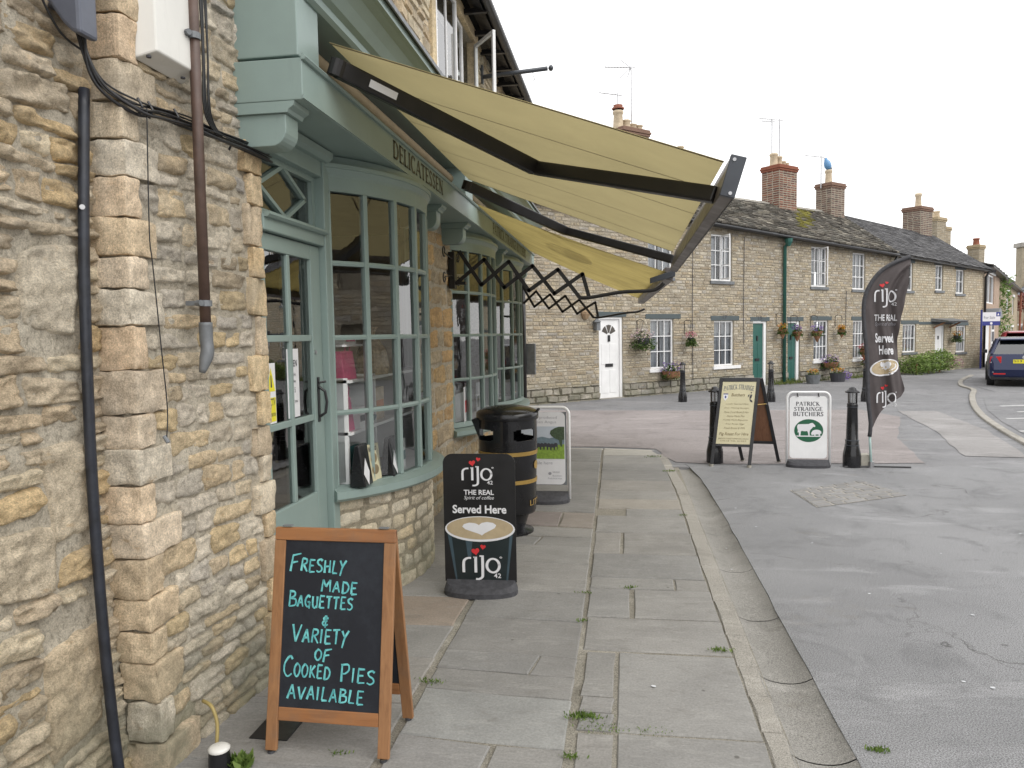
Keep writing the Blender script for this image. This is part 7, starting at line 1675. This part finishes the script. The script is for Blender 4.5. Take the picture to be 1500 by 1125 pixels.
a = MB(); a.tube([p, p+V(.1,0,1.6), p+V(.2,0,2.6)], [.12,.09,.05], 8); part('trunk', a, MT['wood_brown'], t); a = MB(); leaf_cloud(a, (p.x+.4,p.y,3.2), (1.6,1.3,1.0), 900, .2, [(.20,.05,.04), (.28,.09,.06), (.14,.04,.03)], rl, fill=.2); part('crown', a, MT['leaf'], t, fix=False, kind='stuff')
# trees far behind, closing the street
for i, (px, d, h, lab) in enumerate(((1545, 90, 7, 'broad green tree closing the street beyond the right edge'),)):
    p = gpd(px, d); t = thing('street_tree', lab, 'tree', tuple(p)); a = MB(); a.tube([p, p+V(0,0,3)], [.3,.2], 8); part('trunk', a, MT['wood_brown'], t); a = MB(); leaf_cloud(a, (p.x,p.y,h*.65), (4,4,2.6), 1600, .4, GREEN, rl, fill=.3); part('crown', a, MT['leaf'], t, fix=False, kind='stuff')
# for-sale board
fs = thing('for_sale_board', 'white and navy estate agent board on a post by the house corner', 'sign', tuple(PD(1437.5, 538, 29)*1))
P0 = PD(1437.5, 477, 28.5); R_ = _R.copy(); R_.z = 0; R_.normalize(); Ps = lambda u, v, n=0: V(P0.x, P0.y, P0.z)+R_*u+V(0,0,v)+V(R_.y, -R_.x, 0)*n
a = MB(); a.tube([V(P0.x,P0.y,-.05), V(P0.x,P0.y,P0.z+.6)], .035, 8); part('post', a, MT['blueprint'], fs)
a = MB(); a.fbox(lambda u, z, n: Ps(u, z, n), .03, .70, 0, .02, 0, .50); part('board', a, MT['white_print'], fs)
a = MB(); flat(a, lambda u, v: Ps(u, v, .022), [(.03,0),(.70,0),(.70,.16),(.03,.16)]); flat(a, lambda u, v: Ps(u, v, .022), [(.54,.34),(.70,.34),(.70,.50),(.54,.50)]); part('navy_print', a, MT['blueprint'], fs, fix=False)
a = MB(); put_text(a, 'For Sale', lambda u, v: Ps(u, v, .024), .08, .50, .25, .36, .01); part('grey_print', a, MT['grey_ink'], fs, fix=False); a = MB(); flat(a, lambda u, v: Ps(u, v, .024), ell(.36, .08, .05, .05, 12)); flat(a, lambda u, v: Ps(u, v, .024), [(.58,.38),(.66,.38),(.62,.47)]); part('white_marks', a, MT['white_print'], fs, fix=False)
# ================================================================== parked cars
def car(x, y, rz, sc, paint, label, plate=None, estate=True):
    t = thing('parked_car', label, 'car', (x, y, -.014), rz); s = sc
    def C_(px, py, pz): return V(px*s, py*s, pz*s)
    # half width at height z, and body outline from the rear (y=0) forwards
    prof = [(.0,.28,.80,.0),(.02,.42,.86,.0),(.0,.60,.885,.02),(.0,.80,.88,.05),(.0,.93,.85,.09)]
    st = [(.00,.74),(.05,.84),(.18,.885),(.5,.89),(2.2,.89),(3.7,.87),(4.25,.80),(4.5,.62)]
    zs_ = [(.24,.93,.05),(.34,.985,.0),(.52,1.0,-.015),(.70,1.0,.015),(.86,.985,.05),(.97,.95,.09)]
    a = MB(); m = len(zs_)
    ring = []
    for i, (yy, hw) in enumerate(st):
        row = []
        for (z, k, rear) in zs_:
            yo = yy+(rear if i < 3 else 0)*(1-i/3); zt = z if yy < 3.2 or z < .8 else z-(yy-3.2)*.16
            row.append((hw*k, yo, zt))
        ring.append(row)
    b0 = 0
    for row in ring:
        for (w, yo, z) in row: a.v.append(C_(-w, yo, z))
        for (w, yo, z) in row[::-1]: a.v.append(C_(w, yo, z))
    n = 2*m
    for i in range(len(ring)-1):
        for k in range(n): a.f.append([i*n+k, i*n+(k+1) % n, (i+1)*n+(k+1) % n, (i+1)*n+k]); a.c.append(None)
    for i in (0, len(ring)-1):
        for k in range(m-1): a.f.append([i*n+k, i*n+k+1, i*n+n-2-k, i*n+n-1-k]); a.c.append(None)
    body = part('body', a, paint, t, smooth=False, bevel=.02*s, seg=3, local=True)
    # greenhouse
    g = MB(); lo = [(-.80,.10,.965),(.80,.10,.965),(.80,3.3,.94),(-.80,3.3,.94)]; hi = [(-.62,.42,1.40),(.62,.42,1.40),(.62,2.35,1.41),(-.62,2.35,1.41)]
    if not estate: hi = [(-.62,.7,1.38),(.62,.7,1.38),(.62,2.2,1.39),(-.62,2.2,1.39)]
    g.hexa([C_(*p) for p in lo+hi]); part('windows', g, MT['glass_car'], t, local=True, bevel=.015*s)
    g = MB(); g.hexa([C_(p[0]*.9, p[1]+(.06 if i in (0, 1) else -.06), p[2]) for i, p in enumerate(lo)]+[C_(p[0]*.9, p[1]+.05, p[2]-.03) for p in hi]); part('cabin', g, MT['darkroom'], t, local=True)
    r = MB(); r.hexa([C_(-.65,.36,1.395),C_(.65,.36,1.395),C_(.64,2.42,1.40),C_(-.64,2.42,1.40),C_(-.58,.40,1.45),C_(.58,.40,1.45),C_(.57,2.3,1.455),C_(-.57,2.3,1.455)]); part('roof', r, paint, t, local=True, bevel=.02*s, seg=3)
    r = MB(); r.hexa([C_(-.6,.26,1.375),C_(.6,.26,1.375),C_(.6,.42,1.40),C_(-.6,.42,1.40),C_(-.58,.27,1.41),C_(.58,.27,1.41),C_(.58,.42,1.45),C_(-.58,.42,1.45)]); part('spoiler', r, paint, t, local=True, bevel=.01*s)
    for sx in (-1, 1):
        for (p, q) in (((.80,.10,.965),(.63,.40,1.40)), ((.81,1.25,.95),(.64,1.25,1.40)), ((.81,2.2,.95),(.64,2.0,1.40))): b = MB(); b.beam(C_(sx*p[0], p[1], p[2]), C_(sx*q[0], q[1], q[2]), .07*s, .06*s); part('pillar', b, paint, t, local=True, bevel=.01*s)
        l = MB(); l.hexa([C_(sx*.56,.012,.70),C_(sx*.845,.06,.70),C_(sx*.885,.30,.72),C_(sx*.60,.30,.72),C_(sx*.55,.035,.90),C_(sx*.83,.085,.90),C_(sx*.86,.30,.88),C_(sx*.60,.30,.88)]); part('tail_lamp', l, MT['lens'], t, local=True, bevel=.012*s)
        l = MB(); l.hexa([C_(sx*.58,.028,.715),C_(sx*.82,.05,.715),C_(sx*.82,.06,.715),C_(sx*.58,.05,.715),C_(sx*.58,.028,.745),C_(sx*.82,.05,.745),C_(sx*.82,.06,.745),C_(sx*.58,.05,.745)]); part('clear_lamp', l, MT['white_plastic'], t, local=True)
        l = MB(); l.hexa([C_(sx*.88,2.25,.94),C_(sx*1.0,2.25,.94),C_(sx*1.0,2.36,.96),C_(sx*.88,2.36,.96),C_(sx*.88,2.25,1.06),C_(sx*.98,2.25,1.06),C_(sx*.98,2.36,1.06),C_(sx*.88,2.36,1.06)]); part('door_mirror', l, MT['blackgloss'], t, local=True, bevel=.015*s)
        l = MB(); l.box(*[v*s for v in (sx*.60-.15, sx*.60+.15, -.012, .01, .38, .42)]); part('reflector', l, MT['lens'], t, local=True)
        for yy in (.85, 3.5):
            w = MB(); w.lathe([(.19,-.10),(.30,-.10),(.32,-.07),(.32,.07),(.30,.10),(.19,.10)], (0,0,0), 24); w.v = [C_(sx*.80+p.z, yy+p.x, .32+p.y) for p in w.v]; wo_ = part('wheel', w, MT['rubber'], t, local=True)
            w = MB(); w.lathe([(.001,.06),(.05,.07),(.19,.05),(.19,-.05),(.001,-.05)], (0,0,0), 16); w.v = [C_(sx*.82+p.z*sx, yy+p.x, .32+p.y) for p in w.v]; part('rim', w, MT['silver'], wo_, local=True)
    b = MB(); b.box(-.80*s,.80*s,.02*s,.3*s,.22*s,.34*s); part('bumper_skirt', b, MT['blackgloss'], t, local=True, bevel=.015*s)
    b = MB(); b.box(-.78*s,.78*s,-.008*s,.02*s,.44*s,.455*s); part('chrome_strip', b, MT['silver'], t, local=True)
    b = MB(); b.box(-.27*s,.27*s,.0*s,.02*s,.705*s,.815*s); pl = part('number_plate', b, MT['yellow'], t, local=True)
    if plate: b = MB(); put_text(b, plate, lambda u, v: V(u, -.0015, v), -.25*s, .25*s, .722*s, .80*s, .01); part('plate_letters', b, MT['ink'], t, local=True, fix=False)
    b = MB(); b.lathe([(.001,0),(.055,0),(.055,.012),(.001,.014)], (0,0,0), 16); b.v = [C_(p.x, .02-p.z, .875+p.y) for p in b.v]; part('round_badge', b, MT['silver'], t, local=True)
    b = MB(); b.tube([C_(-.02,.11,1.00), C_(.36,.12,1.02)], .012*s, 6); part('rear_wiper', b, MT['blackgloss'], t, local=True)
    return t
car(10.25, 21.2, radians(-23), .90, MT['car'], 'dark blue estate car parked at the right edge with yellow rear plate', 'S13 MJO')
car(14.3, 29.4, radians(-22), .98, MT['redcar'], 'red car mostly hidden behind the blue estate', None, False)
# ================================================================== weeds in the joints, litter specks
def weed(x, y, n, r, label, h=.035):
    h *= .72
    a = MB(); rr = random.Random(int(x*100+y*37))
    for _ in range(n):
        px, py = x+rr.gauss(0, r), y+rr.gauss(0, r*.45); s = rr.uniform(.4, 1)*h; d = V(rr.uniform(-.8,.8), rr.uniform(-.8,.8), 1).normalized()*s; w = V(rr.uniform(-1,1), rr.uniform(-1,1), 0).normalized()*s*.22
        c = rr.choice([(.12,.19,.04), (.09,.15,.03), (.17,.24,.06)]); a.cur = c; p = V(px, py, .0); a.poly([p, p+d*.5+w, p+d, p+d*.5-w])
    o = part('weed_tuft', a, MT['leaf'], None, fix=False); tag(o, label, 'weeds', 'weeds in the pavement joints'); return o
weed(-.18, 3.04, 150, .035, 'largest green weed tuft at the bend of the long pavement joint'); weed(-.10, 2.96, 110, .05, 'low weeds running right from the largest tuft', .02); weed(.08, 2.955, 60, .06, 'sparse weeds in the joint of the widest front slab', .018); weed(-.21, 2.74, 70, .02, 'weeds in the joint at the bottom edge of the photo', .03)
weed(.02, 4.67, 50, .02, 'small tuft at the head of the short upright joint', .03); weed(.47, 3.78, 70, .03, 'weed tuft on the broken slab edge near the gutter', .035); weed(-.25, 4.55, 40, .02, 'small tuft on the long joint level with the coffee sign foot', .025); weed(-.24, 4.1, 40, .02, 'small dark tuft below the one by the coffee sign', .025)
weed(.94, 2.92, 90, .02, 'clover tuft on the forecourt side of the gutter at bottom right', .03); weed(.49, 6.6, 30, .02, 'tuft on the kerb joint near the cracked slab', .03); weed(.49, 8.7, 40, .05, 'green tuft on the kerb joint by the far slabs', .04); weed(.35, 9.7, 40, .05, 'yellow-green tuft at the pavement corner', .04)
weed(-.90, 3.28, 60, .03, 'weeds in the joint beside the right rear leg of the chalkboard', .03); weed(-1.10, 2.66, 30, .02, 'weed under the bottom rail of the chalkboard', .025)
weed(-1.44, 2.53, 120, .025, 'leafy weed beside the capped black stub', .09)
a = MB(); rr = random.Random(99)
for (x, y) in [(1.05,6.25),(1.38,5.8),(1.45,4.7),(.73,5.6),(.70,5.1),(1.6,3.5),(1.5,3.55),(.12,3.35),(2.2,5.6),(3.0,6.2),(.98,6.9),(2.6,4.9),(1.9,4.4),(-1.35,2.73),(3.3,5.2)]:
    s = rr.uniform(.006, .014); pts = [(x+s*cos(t)*rr.uniform(.7,1.2), y+s*sin(t)*rr.uniform(.6,1), .005) for t in [k*1.05 for k in range(6)]]; a.poly(pts)
o = part('litter_specks', a, MT['curtain'], None, fix=False); tag(o, 'scattered white specks of gum and litter on the asphalt', 'litter'); o['kind'] = 'stuff'
# the opposite side of the street, beyond the right edge: seen only as reflections in the bow windows
op = thing('opposite_house', 'stone house across the street, reflected in the bow window panes', 'house', (20, 3, 0))
a = MB(); Fo = lambda u, z, n: V(20-n, u, z); ho = [(k*3.2-9, z, k*3.2-8, z+1.3) for k in range(7) for z in (.9, 3.4)]
wall_sheet(a, Fo, -12, 14, 0, 5.4, ho, .2); a.box(20.4, 26, -12, 14, 0, 5.4); part('wall', a, MT['mortar_far'], op, fix=False)
a = MB(); courses(a, Fo, -12, 14, 0, 5.4, ho, random.Random(5), (.12,.2), (.25,.6), .03, palA, .015, .01); part('stone_courses', a, MT['farstone'], op, fix=False, kind='stuff')
a = MB(); a.prism([(19.7,5.4),(23.2,8.0),(26.8,5.4)], lambda u, v, w: V(u, w, v), -12, 14); part('roof', a, MT['roof'], op)
bpy.context.view_layer.update()
